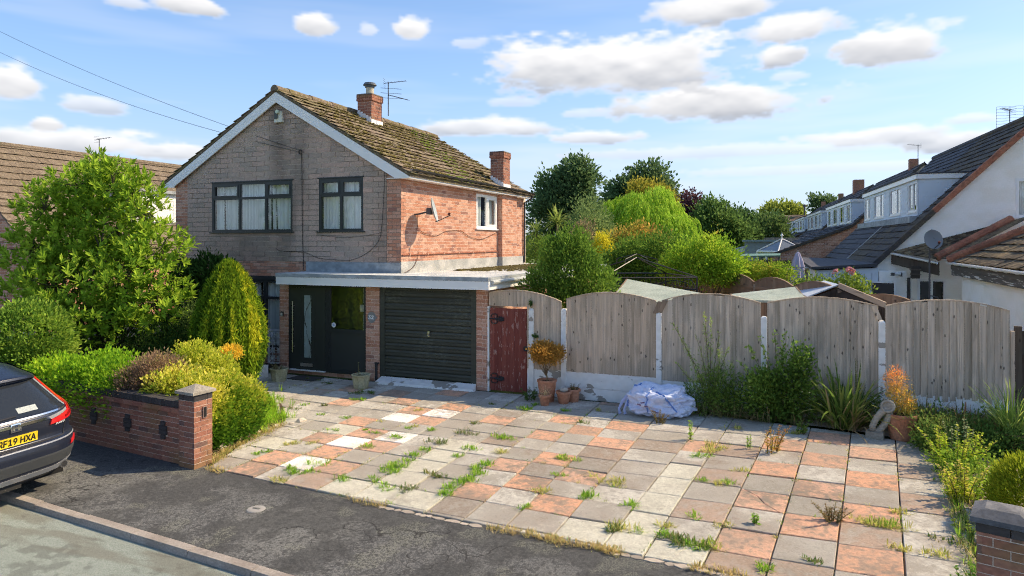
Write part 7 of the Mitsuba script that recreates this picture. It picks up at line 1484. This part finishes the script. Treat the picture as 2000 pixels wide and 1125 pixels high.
p0, p1 = np.array([4.45, Y1w, ZE + .06]), np.array([RX, Y1w - LR, rz(RX) + .08]); n = 17
for i in range(n):
    m = MB(); m.tube([p0 + (p1 - p0) * i / n, p0 + (p1 - p0) * (i + 1.05) / n], [.14, .13], 10, uv=(rng.uniform(.01, .99), 0)); put(wr + "__hip_tile", m, "terracotta_tile")
gutter(SW + "__gutter", (4.42, Y1w + .05, ZE - .0), (4.42, Y0w, ZE - .02), .065, bsdf="upvc", brackets=.8)
def f_board(p, n, uv):
    k = smoothstep(.60, .66, fbm(p.x * 3, p.y * 2.5, p.z * 22, 4)) * smoothstep(2.5, 2.38, p.z)
    return mix(mix(C3(.075, .068, .06), C3(.14, .125, .105), fbm(p.x * 5, p.y * 3, p.z * 18, 4)), C3(.55, .53, .48), k)
scene["weathered_board"] = prin(proc(f_board), .85, .2)
m = MB(); m.box(4.50, Y0w + .02, 2.24, 4.53, Y1w, 2.40); m.box(4.48, Y0w + .02, 2.405, 4.51, Y1w, ZE - .03); put(SW + "__fascia", m, "weathered_board")
m = MB(); m.box(4.535, Y0w + .1, 2.30, 4.715, Y1w - .1, 2.32); put(SW + "__soffit", m, "weathered_board")
# the houses further along the row
def row_house(off, label, ext, brick=True, seed=0, depth=11.8, last=False):
    k = uniq("row_house"); tag(k, label, "house")
    global RE
    keep = RE; RE = RE + DD * off
    gbp = Polygon([(-ext, 0), (9.1, 0), (9.1, 2.6), (4.55, 7.1), (1.3, 4.05), (-ext, 2.55)])
    m = MB(); m.prism(gbp, RE, LL, EZ, -.2, 0); rbox(m, -ext + .02, .202, 0, -ext + .2, depth, 2.5); put(k + "__wall", m, "mortar")
    vis = sbox(-ext, 0, 2.6, 6).intersection(gbp)
    P = brick_pieces(RE, LL, -DD, vis, .232, .0862, .012, .008, -ext, 1.2, 2.6, 6) if brick else []
    if P: lay(P, k, "brick", "red_brick", 0, "brickwork")
    m = MB(); th = .06
    prf = [(-ext - .15, 2.50), (1.3, 4.08), (4.55, 7.18), (9.2, 2.55)]
    for (l0, z0), (l1, z1) in zip(prf[:-1], prf[1:]): m.hexa([RP(l0, -.1, z0 - th), RP(l1, -.1, z1 - th), RP(l1, depth, z1 - th), RP(l0, depth, z0 - th), RP(l0, -.1, z0), RP(l1, -.1, z1), RP(l1, depth, z1), RP(l0, depth, z0)], uv=(.5, 0))
    r_ = put(k + "__roof", m, "slate_tile")
    m = MB()
    for (l0, z0), (l1, z1) in zip(prf[:2], prf[1:3]): m.hexa([RP(l0, -.14, z0 - .10), RP(l1, -.14, z1 - .10), RP(l1, -.105, z1 - .10), RP(l0, -.105, z0 - .10), RP(l0, -.14, z0 + .05), RP(l1, -.14, z1 + .05), RP(l1, -.105, z1 + .05), RP(l0, -.105, z0 + .05)], uv=(.3, 0))
    put(r_ + "__verge", m, "dark_tile")
    for (l0, z0), (l1, z1) in (prf[0:2], prf[1:3]):
        a, b = RP(l0, -.08, z0), RP(l1, -.08, z1); L = np.linalg.norm(b - a); u = (b - a) / L; n = np.cross(DD, u); n = n if n[2] > 0 else -n
        tile_slope(r_, "tile", a, DD, u, n, depth, L, .45, .33, "slate_tile", 0, tilt=.025, rest="tiling")
    dormer(k, 1.45, 1.0, depth - .6, 4.15, 5.5, [(1.4, 2.6), (3.6, 5.3), (6.4, 8.2), (9.2, 10.6)], boards=off < 20, detail=off < 20)
    m = MB(); rbox(m, -ext - .22, -.1, 2.3, -ext - .17, depth, 2.47); put(k + "__fascia", m, "upvc")
    if not last:
        m = MB(); rbox(m, 4.2, depth / 2 - .4, 6.8, 4.9, depth / 2 + .4, 8.0) if seed == 1 else rbox(m, 4.35, 2, 6.9, 4.75, 2.4, 7.6); put(k + "__chimney", m, "wall_brick")
    RE = keep
row_house(14.0, "red brick row house with long sloping gable next beyond the cream house", 2.58, True, 0)
row_house(27.5, "row house with pale dormer, second beyond the cream house", .6, True, 1)
row_house(40.5, "row house with pale dormer, third beyond the cream house", 1.6, True, 2)
row_house(53.5, "row house with pale dormer, furthest along the right-hand row", .4, True, 3)
aerial("television_aerial", tuple(RP(4.5, 15.0, 7.2)), 1.0, math.radians(-100), .5, 5, .1, "thin television aerial above the roof of the red brick row house")
# conservatory, shade sail, canopy and low roofs between the far gardens
tag("conservatory", "white framed conservatory with pointed grey glazed roof among the far gardens", "conservatory")
ca = np.array([-.34, 40.86, 0]); a_ = .6; cc = [ca + np.array([*rot2(x * .9, y * 1.0, a_), 0]) for x, y in ((-1, -1), (1, -1), (1, 1), (-1, 1))]
for i in range(4):
    p, q_ = cc[i], cc[(i + 1) % 4]; m = MB(); m.poly([p + EZ * 2.72, q_ + EZ * 2.72, ca + EZ * 3.38], col=(.11, .13, .16)); vput("conservatory__glazing", m, "vc_gloss")
    m = MB(); m.tube([p + EZ * 2.74, ca + EZ * 3.42], .035, 5); m.tube([p + EZ * 2.7, q_ + EZ * 2.7], .06, 5); m.tube([p, p + EZ * 2.7], .06, 5); put("conservatory__frame", m, "upvc")
    m = MB(); m.poly([p + EZ * .2, q_ + EZ * .2, q_ + EZ * 2.68, p + EZ * 2.68], col=(.12, .14, .15)); vput("conservatory__pane", m, "vc_gloss")
m = MB(); m.tube([ca + EZ * 3.4, ca + EZ * 3.75], [.05, .02], 6); m.lathe([(.001, -.1), (.09, 0), (.001, .12)], ca + EZ * 3.6, 8); put("conservatory__finial", m, "upvc")
m = MB(); s0 = np.array([-3.0, 47.3, 0]); m.poly([s0 + [-.95, 0, 2.62], s0 + [1.1, .4, 2.55], s0 + [.3, 1.2, 3.0]], col=(.72, .66, .58)); m.poly([s0 + [-.95, 0, 2.62], s0 + [.3, 1.2, 3.0], s0 + [-.7, 1.6, 2.6]], col=(.7, .64, .56)); k = vput("shade_sail", m); tag(k, "small pale shade sail above the far gardens", "shade sail")
m = MB()
for dx, dy in ((-.9, 0), (1.05, .4), (-.7, 1.55)): m.tube([s0 + [dx, dy, 0], s0 + [dx, dy, 2.62]], .04, 5, col=(.2, .2, .2))
vput("shade_sail__pole", m)
tag("garden_canopy", "dark green garden canopy on thin posts beyond the rear fence", "canopy"); g0 = np.array([-1.26, 35.1, 0])
m = MB(); m.hexa([g0 + [-.9, -.6, 2.50], g0 + [.9, -.6, 2.55], g0 + [.9, .9, 2.62], g0 + [-.9, .9, 2.58], g0 + [-.9, -.6, 2.56], g0 + [.9, -.6, 2.61], g0 + [.9, .9, 2.68], g0 + [-.9, .9, 2.64]], col=(.10, .20, .13)); vput("garden_canopy__roof", m, "vc_semi")
m = MB()
for dx, dy in ((-.85, -.55), (.85, -.55), (.85, .85), (-.85, .85), (.1, -.55)): m.tube([g0 + [dx, dy, 0], g0 + [dx, dy, 2.52]], .035, 5, col=(.08, .09, .09))
vput("garden_canopy__post", m); m = MB(); m.box(g0[0] - .8, g0[1] + .8, .3, g0[0] + .8, g0[1] + .85, 2.3, col=(.03, .08, .05)); vput("garden_canopy__back_panel", m)
m = MB(); m.beam((-2.2, 31.5, 2.28), (.1, 32.2, 2.32), .05, .22); m.beam((-2.2, 31.5, 1.7), (.1, 32.2, 1.7), .05, .9); k = put("black_fence", m, "dark_wood"); tag(k, "low black boarded fence in front of the green canopy", "fence")
m = MB(); m.fbox((-2.6, 46.5, 0), LL, DD, EZ, (0, 0, 0), (2.4, 4, 3.25), col=(.30, .33, .34)); m.fbox((-2.75, 46.3, 3.26), LL, DD, EZ, (0, 0, 0), (2.7, 4.4, .12), col=(.26, .32, .32)); k = vput("garden_room", m); tag(k, "grey flat-roofed garden room beyond the conservatory", "shed")
m = MB(); m.fbox((-2.2, 58, 0), LL, DD, EZ, (0, 0, 0), (3.0, .08, 3.6), uv=(.3, 0)); k = put("pale_fence", m, "grey_wood"); tag(k, "far pale boarded fence beneath the distant tree", "fence")
# far house that closes the view
FH = "far_house"; tag(FH, "distant long house with brown roof and white windows closing the view", "house"); fo = np.array([-7.0, 88.2, 0])
m = MB(); m.fbox(fo, LL, DD, EZ, (0, 0, 0), (16, 7, 4.75)); put(FH + "__wall", m, "render_white")
m = MB(); P = lambda a, b, c_: fo + LL * a + DD * b + EZ * c_
m.poly([P(-.3, -.4, 4.6), P(16.3, -.4, 4.6), P(16.3, 3.5, 6.65), P(-.3, 3.5, 6.65)], uv=(.3, 0)); m.poly([P(-.3, 3.5, 6.65), P(16.3, 3.5, 6.65), P(16.3, 7.4, 4.6), P(-.3, 7.4, 4.6)], uv=(.3, 0)); m.poly([P(0, 0, 4.6), P(0, 3.5, 6.6), P(0, 7, 4.6)]); fr_ = put(FH + "__roof", m, "brown_tile")
tile_slope(fr_, "tile", P(-.3, -.4, 4.6), LL, unit(DD * 3.9 + EZ * 2.05), unit(-DD * 2.05 + EZ * 3.9), 16.6, 4.4, 1.2, .37, "brown_tile", 0, tilt=.05, rest="tiling")
for a, b in ((1.2, 3.4), (5.2, 7.6), (10, 12.4)): window(FH, P(a, -.01, 2.6), LL, -DD, b - a, 1.3, (1, 1, 1), None, .1, "upvc", sill=0, inside=False, pane="dark_glass")
m = MB(); m.tube([P(9.1, 3.5, 6.6), P(9.1, 3.5, 7.7)], .09, 6, col=(.1, .1, .1)); m.lathe([(.001, 0), (.16, .1), (.18, .4), (.001, .5)], P(9.1, 3.5, 7.5), 8, col=(.12, .12, .13)); vput(FH + "__roof_vent", m)
# ------------------------------------------------------------------ the neighbouring house on the left
LN = "left_house"; tag(LN, "house with broad brown tiled roof behind the tall tree on the left", "house")
XN, ZN, TN = -25.0, 6.55, .87; xe_ = -20.55; sN = math.hypot(1, TN); zN = lambda x: ZN - TN * abs(x - XN); Ya, Yb = 13.55, 25.2
m = MB(); m.prism(Polygon([(-29.4, 0), (-20.7, 0), (-20.7, 2.7), (XN, ZN - .1), (-29.4, 2.7)]), (0, Ya, 0), EX, EZ, -.22, 0); m.box(-20.92, Ya + .222, 0, -20.7, Yb - .3, 2.75); put(LN + "__wall", m, "mortar")
P = brick_pieces((0, Ya, 0), EX, -EY, Polygon([(-24, 0), (-20.7, 0), (-20.7, 2.7), (-24, ZN - 1)]), BW, BH, BJ, .007, -24, .5, -20.7, 6) + brick_pieces((-20.7, 0, 0), EY, EX, sbox(Ya, .5, 20, 2.7), BW, BH, BJ, .007, Ya, .5, 20, 2.7)
lay(P, LN, "brick", "red_brick", 120)
m = MB(); m.hexa([(XN, Ya - .15, ZN - .07), (xe_, Ya - .15, zN(xe_) - .07), (xe_, Yb, zN(xe_) - .07), (XN, Yb, ZN - .07), (XN, Ya - .15, ZN), (xe_, Ya - .15, zN(xe_)), (xe_, Yb, zN(xe_)), (XN, Yb, ZN)], uv=(.5, 0)); m.hexa([(XN, Ya - .15, ZN - .07), (XN, Yb, ZN - .07), (-29.45, Yb, zN(-29.45) - .07), (-29.45, Ya - .15, zN(-29.45) - .07), (XN, Ya - .15, ZN), (XN, Yb, ZN), (-29.45, Yb, zN(-29.45)), (-29.45, Ya - .15, zN(-29.45))], uv=(.5, 0))
lr = put(LN + "__roof", m, "brown_tile")
tile_slope(lr, "tile", (xe_ + .03, Ya - .17, zN(xe_ + .03)), EY, np.array([-1, 0, TN]) / sN, np.array([TN, 0, 1]) / sN, Yb - Ya + .15, 4.48 * sN, .33, .36, "brown_tile", 300, tilt=.035, rand=.006)
for i in range(26):
    m = MB(); m.tube([(XN, Ya - .17 + i * .455, ZN + .0), (XN, Ya + .30 + i * .455, ZN - .005)], .11, 8, uv=(rng.uniform(.01, .99), 0)); put(lr + "__ridge_tile", m, "brown_tile")
gutter(LN + "__gutter", (xe_ + .1, Ya - .15, zN(xe_) - .02), (xe_ + .1, Yb, zN(xe_) - .04), bsdf="upvc")
m = MB(); m.box(-23.4, 17.6, 3.7, -21.9, 21.6, 5.05); put(LN + "__dormer", m, "upvc")
m = MB(); m.box(-23.6, 17.45, 5.052, -21.75, 21.75, 5.16); put(LN + "__dormer_roof", m, "lead")
window(LN, (-21.899, 18.0, 4.0), EY, EX, 1.5, .85, (1, 1), None, .07, "upvc", inside=False, pane="dark_glass"); window(LN, (-21.899, 19.9, 4.0), EY, EX, 1.3, .85, (1, 1), None, .07, "upvc", inside=False, pane="dark_glass")
aerial("television_aerial", (-24.8, 18.55, 6.5), .75, math.radians(80), .5, 5, .12, "small television aerial on the left neighbour's ridge")
# ------------------------------------------------------------------ trees and shrubs beyond
DKG = [(.05, .095, .045), (.095, .15, .06), (.17, .22, .085)]
plant("broadleaf_tree", "tall dark green tree just right of the house roof", "tree", (-14.5, 46, 0), [(-14.9, 46, 5.2, 2.4, 2.2, 2.6), (-13.8, 46, 7.2, 1.5, 1.5, 1.8), (-15.5, 46, 6.5, 1.3, 1.3, 1.6), (-13.2, 45.5, 4.8, 1.5, 1.6, 1.8), (-13.5, 46, 8.2, .9, .9, .9)], 1500, 10, .30, .19, DKG, trunk=.22, limbs_n=16, seed=61, cr=.24, shell=.6, rough=.3)
plant("broadleaf_tree", "spreading dark tree standing behind the weeping willow", "tree", (-12.3, 60, 0), [(-12.5, 60, 7.2, 2.4, 2.2, 2.2), (-11.3, 60, 8.6, 1.6, 1.6, 1.5), (-13.8, 60, 7.0, 1.3, 1.4, 1.3), (-10.4, 60, 7.6, 1.4, 1.4, 1.3)], 1200, 10, .33, .22, DKG, trunk=.22, limbs_n=16, seed=62, cr=.28, shell=.6, rough=.35)
plant("copper_tree", "dark purple-leaved tree right of the willow", "tree", (-7.2, 56, 0), [(-7.3, 56, 5.6, 1.1, 1.1, 1.6), (-6.7, 56, 4.6, 1.2, 1.2, 1.3)], 600, 9, .26, .17, [(.045, .025, .035), (.09, .045, .055), (.09, .075, .055)], trunk=.12, seed=63, cr=.22, shell=.6, rough=.3)
plant("broadleaf_tree", "bushy mid green tree between the purple tree and the far roof", "tree", (-4.7, 52, 0), [(-4.9, 52, 4.4, 1.7, 1.6, 1.7), (-3.7, 52, 3.6, 1.3, 1.3, 1.3), (-5.2, 52, 5.6, .7, .7, .7)], 1000, 9, .26, .15, [(.06, .11, .03), (.10, .17, .045), (.17, .24, .07)], trunk=.15, seed=64, cr=.22, shell=.6, rough=.3)
# weeping willow: hanging strands over a dome
rg = np.random.default_rng(65); tag("weeping_willow", "bright yellow-green weeping willow in the middle distance", "tree"); m, ms = MB(), MB(); wc = np.array([-7.4, 38, 0]); n = 1500
u = unit(rg.normal(size=(n, 3)) * [1, 1, .8] + [0, 0, .35]); st = wc + [0, 0, 3.5] + u * [2.75, 2.3, 2.85] * (.52 + .78 * meshkit.fbm(u * 3.1 + 3, 3))[:, None]; st[:, 2] = np.maximum(st[:, 2], 2.6)
o = unit(u * [1, 1, 0] + 1e-6); L_ = rg.uniform(.5, 2.3, n); gt = .35 + .5 * meshkit.fbm(st * .9, 3)
for sgm in range(9):
    t = sgm / 8.0
    for q in range(4):
        tt_ = t + rg.random(n) * .12; P = st + o * (.35 * np.sin(tt_ * 1.5))[:, None] - np.array([0, 0, 1.0]) * (L_ * tt_ ** 1.2)[:, None] + rg.normal(size=(n, 3)) * .05
        D = unit(np.array([0, 0, -1.0]) + o * (.5 * (1 - t)) + rg.normal(size=(n, 3)) * .25); leafs(m, P, D, unit(o + rg.normal(size=(n, 3)) * .5), rg.uniform(.16, .30, n), rg.uniform(.04, .065, n), palette(rg, [(.12, .23, .025), (.25, .38, .04), (.40, .50, .08)], gt + rg.normal(size=n) * .12))
put("weeping_willow__crown", m, "leaf", uv=False, col=True); limbs(ms, rg, wc, st[rg.integers(0, n, 14)] * [1, 1, 1], .16); put("weeping_willow__trunk", ms, "vc_rough", uv=False, col=True)
plant("golden_tree", "golden-brown topped tree rising above the willow", "tree", (-8.3, 44, 0), [(-8.3, 44, 6.0, 1.25, 1.2, 1.0), (-7.6, 44, 5.6, 1.2, 1.1, .9), (-8.9, 44, 6.5, .7, .7, .6)], 650, 9, .22, .12, [(.17, .19, .03), (.28, .26, .04), (.35, .27, .06)], trunk=.12, seed=66, cr=.2, shell=.6, rough=.3)
plant("olive_shrub", "grey-green feathery tree left of the willow", "tree", (-9.7, 35, 0), [(-9.7, 35, 4.3, 1.1, 1.0, 1.1), (-9.2, 34, 3.5, 1.0, .9, 1.0)], 800, 8, .16, .06, [(.10, .15, .05), (.17, .23, .08), (.23, .30, .12)], trunk=.08, seed=67, cr=.2, shell=.7, rough=.3)
plant("brown_leaved_shrub", "thin brownish shrub below the grey-green tree", "shrub", (-8.2, 29, 0), [(-8.3, 29, 3.2, .5, .5, .9)], 260, 7, .13, .07, [(.14, .12, .06), (.24, .19, .10), (.22, .23, .10)], trunk=.05, seed=68, cr=.15, shell=.7)
plant("golden_cypress", "small bright golden conifer between the darker shrubs", "conifer", (-6.85, 26.4, 0), [(-6.85, 26.4, 2.8, .36, .36, .8), (-6.7, 26.2, 2.9, .3, .3, .6)], 500, 7, .10, .04, [(.26, .28, .02), (.42, .40, .03), (.55, .48, .04)], trunk=.04, seed=69, cr=.07, shell=.4, leafname="foliage")
plant("orange_acer", "orange-tinged shrub in front of the willow", "shrub", (-5.6, 27.8, 0), [(-5.7, 27.8, 3.15, .8, .8, .75), (-5.0, 27.5, 2.95, .6, .6, .6), (-6.4, 27.8, 3.1, .6, .6, .6)], 600, 8, .14, .075, [(.14, .17, .03), (.26, .24, .045), (.40, .25, .06), (.42, .22, .07)], trunk=.07, seed=70, cr=.16, shell=.6, rough=.3)
plant("green_shrub", "mid green shrub above the gazebo frame", "shrub", (-4.9, 24.2, 0), [(-4.9, 24.2, 2.6, 1.15, .9, .85), (-3.9, 23.8, 2.7, .9, .8, .8), (-5.6, 24, 2.3, .7, .7, .7)], 1200, 8, .12, .065, [(.06, .12, .02), (.11, .19, .03), (.18, .26, .05)], trunk=.06, seed=71, cr=.13, shell=.6, rough=.25)
plant("acer_tree", "bright yellow-green acer with reddish tips behind the fence", "tree", (-2.35, 21.6, 0), [(-2.9, 21.6, 2.65, .6, .6, .55), (-2.2, 21.5, 2.8, .65, .6, .58), (-1.7, 21.3, 2.55, .5, .5, .45), (-3.3, 21.5, 2.4, .45, .5, .4), (-2.3, 21.3, 2.3, .8, .6, .35)], 1500, 8, .10, .05, [(.10, .20, .02), (.20, .32, .03), (.32, .41, .04), (.44, .30, .06)], trunk=.055, tcol=(.10, .08, .055), seed=72, cr=.10, shell=.6, rough=.28)
plant("low_hedge_shrub", "low green shrub with red tips spilling over the rear scalloped fence", "shrub", (-1.0, 22.6, 0), [(-1.35, 22.6, 2.35, .45, .4, .3), (-.75, 22.4, 2.33, .5, .4, .26), (-.2, 22.3, 2.25, .4, .35, .25)], 700, 7, .08, .04, [(.09, .18, .02), (.20, .30, .03), (.36, .26, .06)], trunk=.03, seed=73, cr=.08, shell=.6)
plant("bay_tree", "bushy glossy green shrub standing directly behind the fence by the garage", "shrub", (-4.5, 14.5, 0), [(-4.55, 14.5, 2.45, .82, .62, .72), (-4.5, 14.5, 3.0, .62, .52, .48), (-4.0, 14.5, 2.25, .55, .5, .5), (-5.05, 14.5, 2.2, .5, .45, .5), (-4.25, 14.5, 3.2, .2, .2, .3), (-4.75, 14.45, 3.02, .22, .22, .32), (-4.4, 14.45, 1.8, .8, .6, .5)], 2600, 7, .085, .038, [(.06, .125, .022), (.125, .21, .032), (.23, .32, .055)], "leaf_gloss", .05, seed=74, cr=.06, shell=.6, rough=.32, freq=3.5, up=.45, leafname="foliage", stem="stems")
def palm(label, x, y, h, n, L, seed):
    rg = np.random.default_rng(seed); k = uniq("cordyline_palm"); tag(k, label, "palm"); m = MB(); m.tube([(x, y, 0), (x + .03, y, h * .5), (x, y, h)], [.07, .055, .05], 7, col=(.16, .13, .09)); vput(k + "__trunk", m)
    m = MB(); a = rg.random(n) * 6.283; blades(m, rg, np.tile([x, y, h], (n, 1)) + rg.normal(size=(n, 3)) * .03, a, L * rg.uniform(.7, 1.1, n), np.full(n, .04), rg.uniform(0, 1.9, n), rg.uniform(.2, 1.1, n), palette(rg, [(.11, .17, .04), (.20, .26, .06), (.28, .32, .10)], rg.random(n)), 4); put(k + "__crown", m, "leaf", uv=False, col=True)
palm("taller spiky cordyline palm behind the house corner", -8.15, 24.7, 3.95, 90, .75, 75)
palm("shorter spiky cordyline palm nearest the brick house wall", -8.9, 24.4, 3.55, 70, .65, 76)
plant("palm_undergrowth_shrub", "leafy yellow-green shrub under the cordyline palms", "shrub", (-8.6, 24, 0), [(-8.7, 24, 2.9, .45, .4, .6), (-8.0, 23.7, 2.6, .5, .4, .7)], 350, 7, .12, .05, [(.10, .17, .03), (.19, .26, .05)], trunk=.03, seed=77, cr=.12, shell=.7)
def rose(label, x, y, zc, s, seed, blooms):
    k = plant("rose_bush", label, "shrub", (x, y, 0), [(x, y, zc, .42 * s, .35 * s, .30 * s), (x - .3 * s, y, zc - .12, .3 * s, .3 * s, .22 * s), (x + .35 * s, y, zc - .15, .3 * s, .3 * s, .22 * s)], 300, 6, .08, .055, [(.07, .13, .025), (.15, .22, .04), (.30, .36, .06)], trunk=.02, seed=seed, cr=.08, shell=.8, leafname="foliage", stem="stems")
    if blooms:
        m = MB(); rg = np.random.default_rng(seed)
        for dx, dz in blooms:
            for q in range(7): v = np.array(ico.vertices) * [.045, .045, .03] + np.array([x + dx, y - .2, zc + dz]) + rg.normal(size=3) * .03; m.add(v, ico.faces, col=np.array((.75, .30, .28)) * rg.uniform(.7, 1.15))
        vput(k + "__blossom", m)
    return k
rose("rose bush with salmon pink blooms by the pale lean-to wall", 1.45, 20.4, 2.05, 1.0, 81, [(.0, .42), (-.28, .40), (.12, .36), (.05, .46)])
rose("rose bush without blooms left of the pink-flowered one", .62, 20.6, 1.98, 1.0, 82, [])
# beyond the houses
plant("distant_tree", "pale yellow-green rounded tree above the far brown roof", "tree", (-1.1, 97, 0), [(-1.5, 97, 6.9, 2.0, 1.8, 1.3), (.3, 97, 7.0, 1.6, 1.5, 1.2)], 420, 8, .45, .3, [(.17, .22, .04), (.27, .30, .06)], trunk=.2, seed=83, cr=.35, shell=.6)
plant("distant_tree", "round grey-green tree in front of the far house", "tree", (-1.5, 64, 0), [(-1.4, 64, 4.2, 1.4, 1.3, 1.4)], 420, 8, .28, .17, [(.07, .12, .035), (.12, .18, .06)], trunk=.12, seed=84, cr=.25, shell=.6)
plant("distant_tree", "small dark tree in front of the far house's windows", "tree", (-2.7, 55, 0), [(-2.7, 55, 3.6, .75, .7, 1.1)], 300, 8, .22, .13, [(.05, .10, .025), (.09, .14, .045)], trunk=.08, seed=85, cr=.18, shell=.6)
plant("distant_tree", "sparse tree showing above the row of dormers", "tree", (3.7, 87, 0), [(3.5, 87, 7.7, 1.2, 1.1, 1.0), (4.4, 87, 7.5, .8, .8, .7)], 200, 8, .36, .22, [(.06, .11, .04), (.11, .16, .06)], trunk=.12, seed=86, cr=.3, shell=.7)
plant("distant_tree", "small dark tree left of the far house roof", "tree", (-4.8, 84, 0), [(-5.2, 84, 5.9, 1.2, 1.1, 1.2), (-3.6, 84, 5.6, .8, .8, .9)], 260, 8, .36, .22, [(.05, .10, .03), (.09, .15, .05)], trunk=.12, seed=87, cr=.28, shell=.7)
m = MB(); rg = np.random.default_rng(88)
for i in range(80):
    a = math.radians(rg.uniform(-75, 25)); d = rg.uniform(130, 210); x, y = d * math.sin(a), d * math.cos(a); h = rg.uniform(2.2, 4.2)
    crown(m, rg, [(x, y, h * .62, rg.uniform(3, 6), 3.5, h * .55)], 60, 8, 1.0, .7, [(.05, .085, .035), (.09, .13, .05)], cr=.7, shell=.6)
k = put("distant_woodland", m, "leaf", uv=False, col=True); tag(k, "low distant line of trees on the horizon", "trees", kind="stuff")
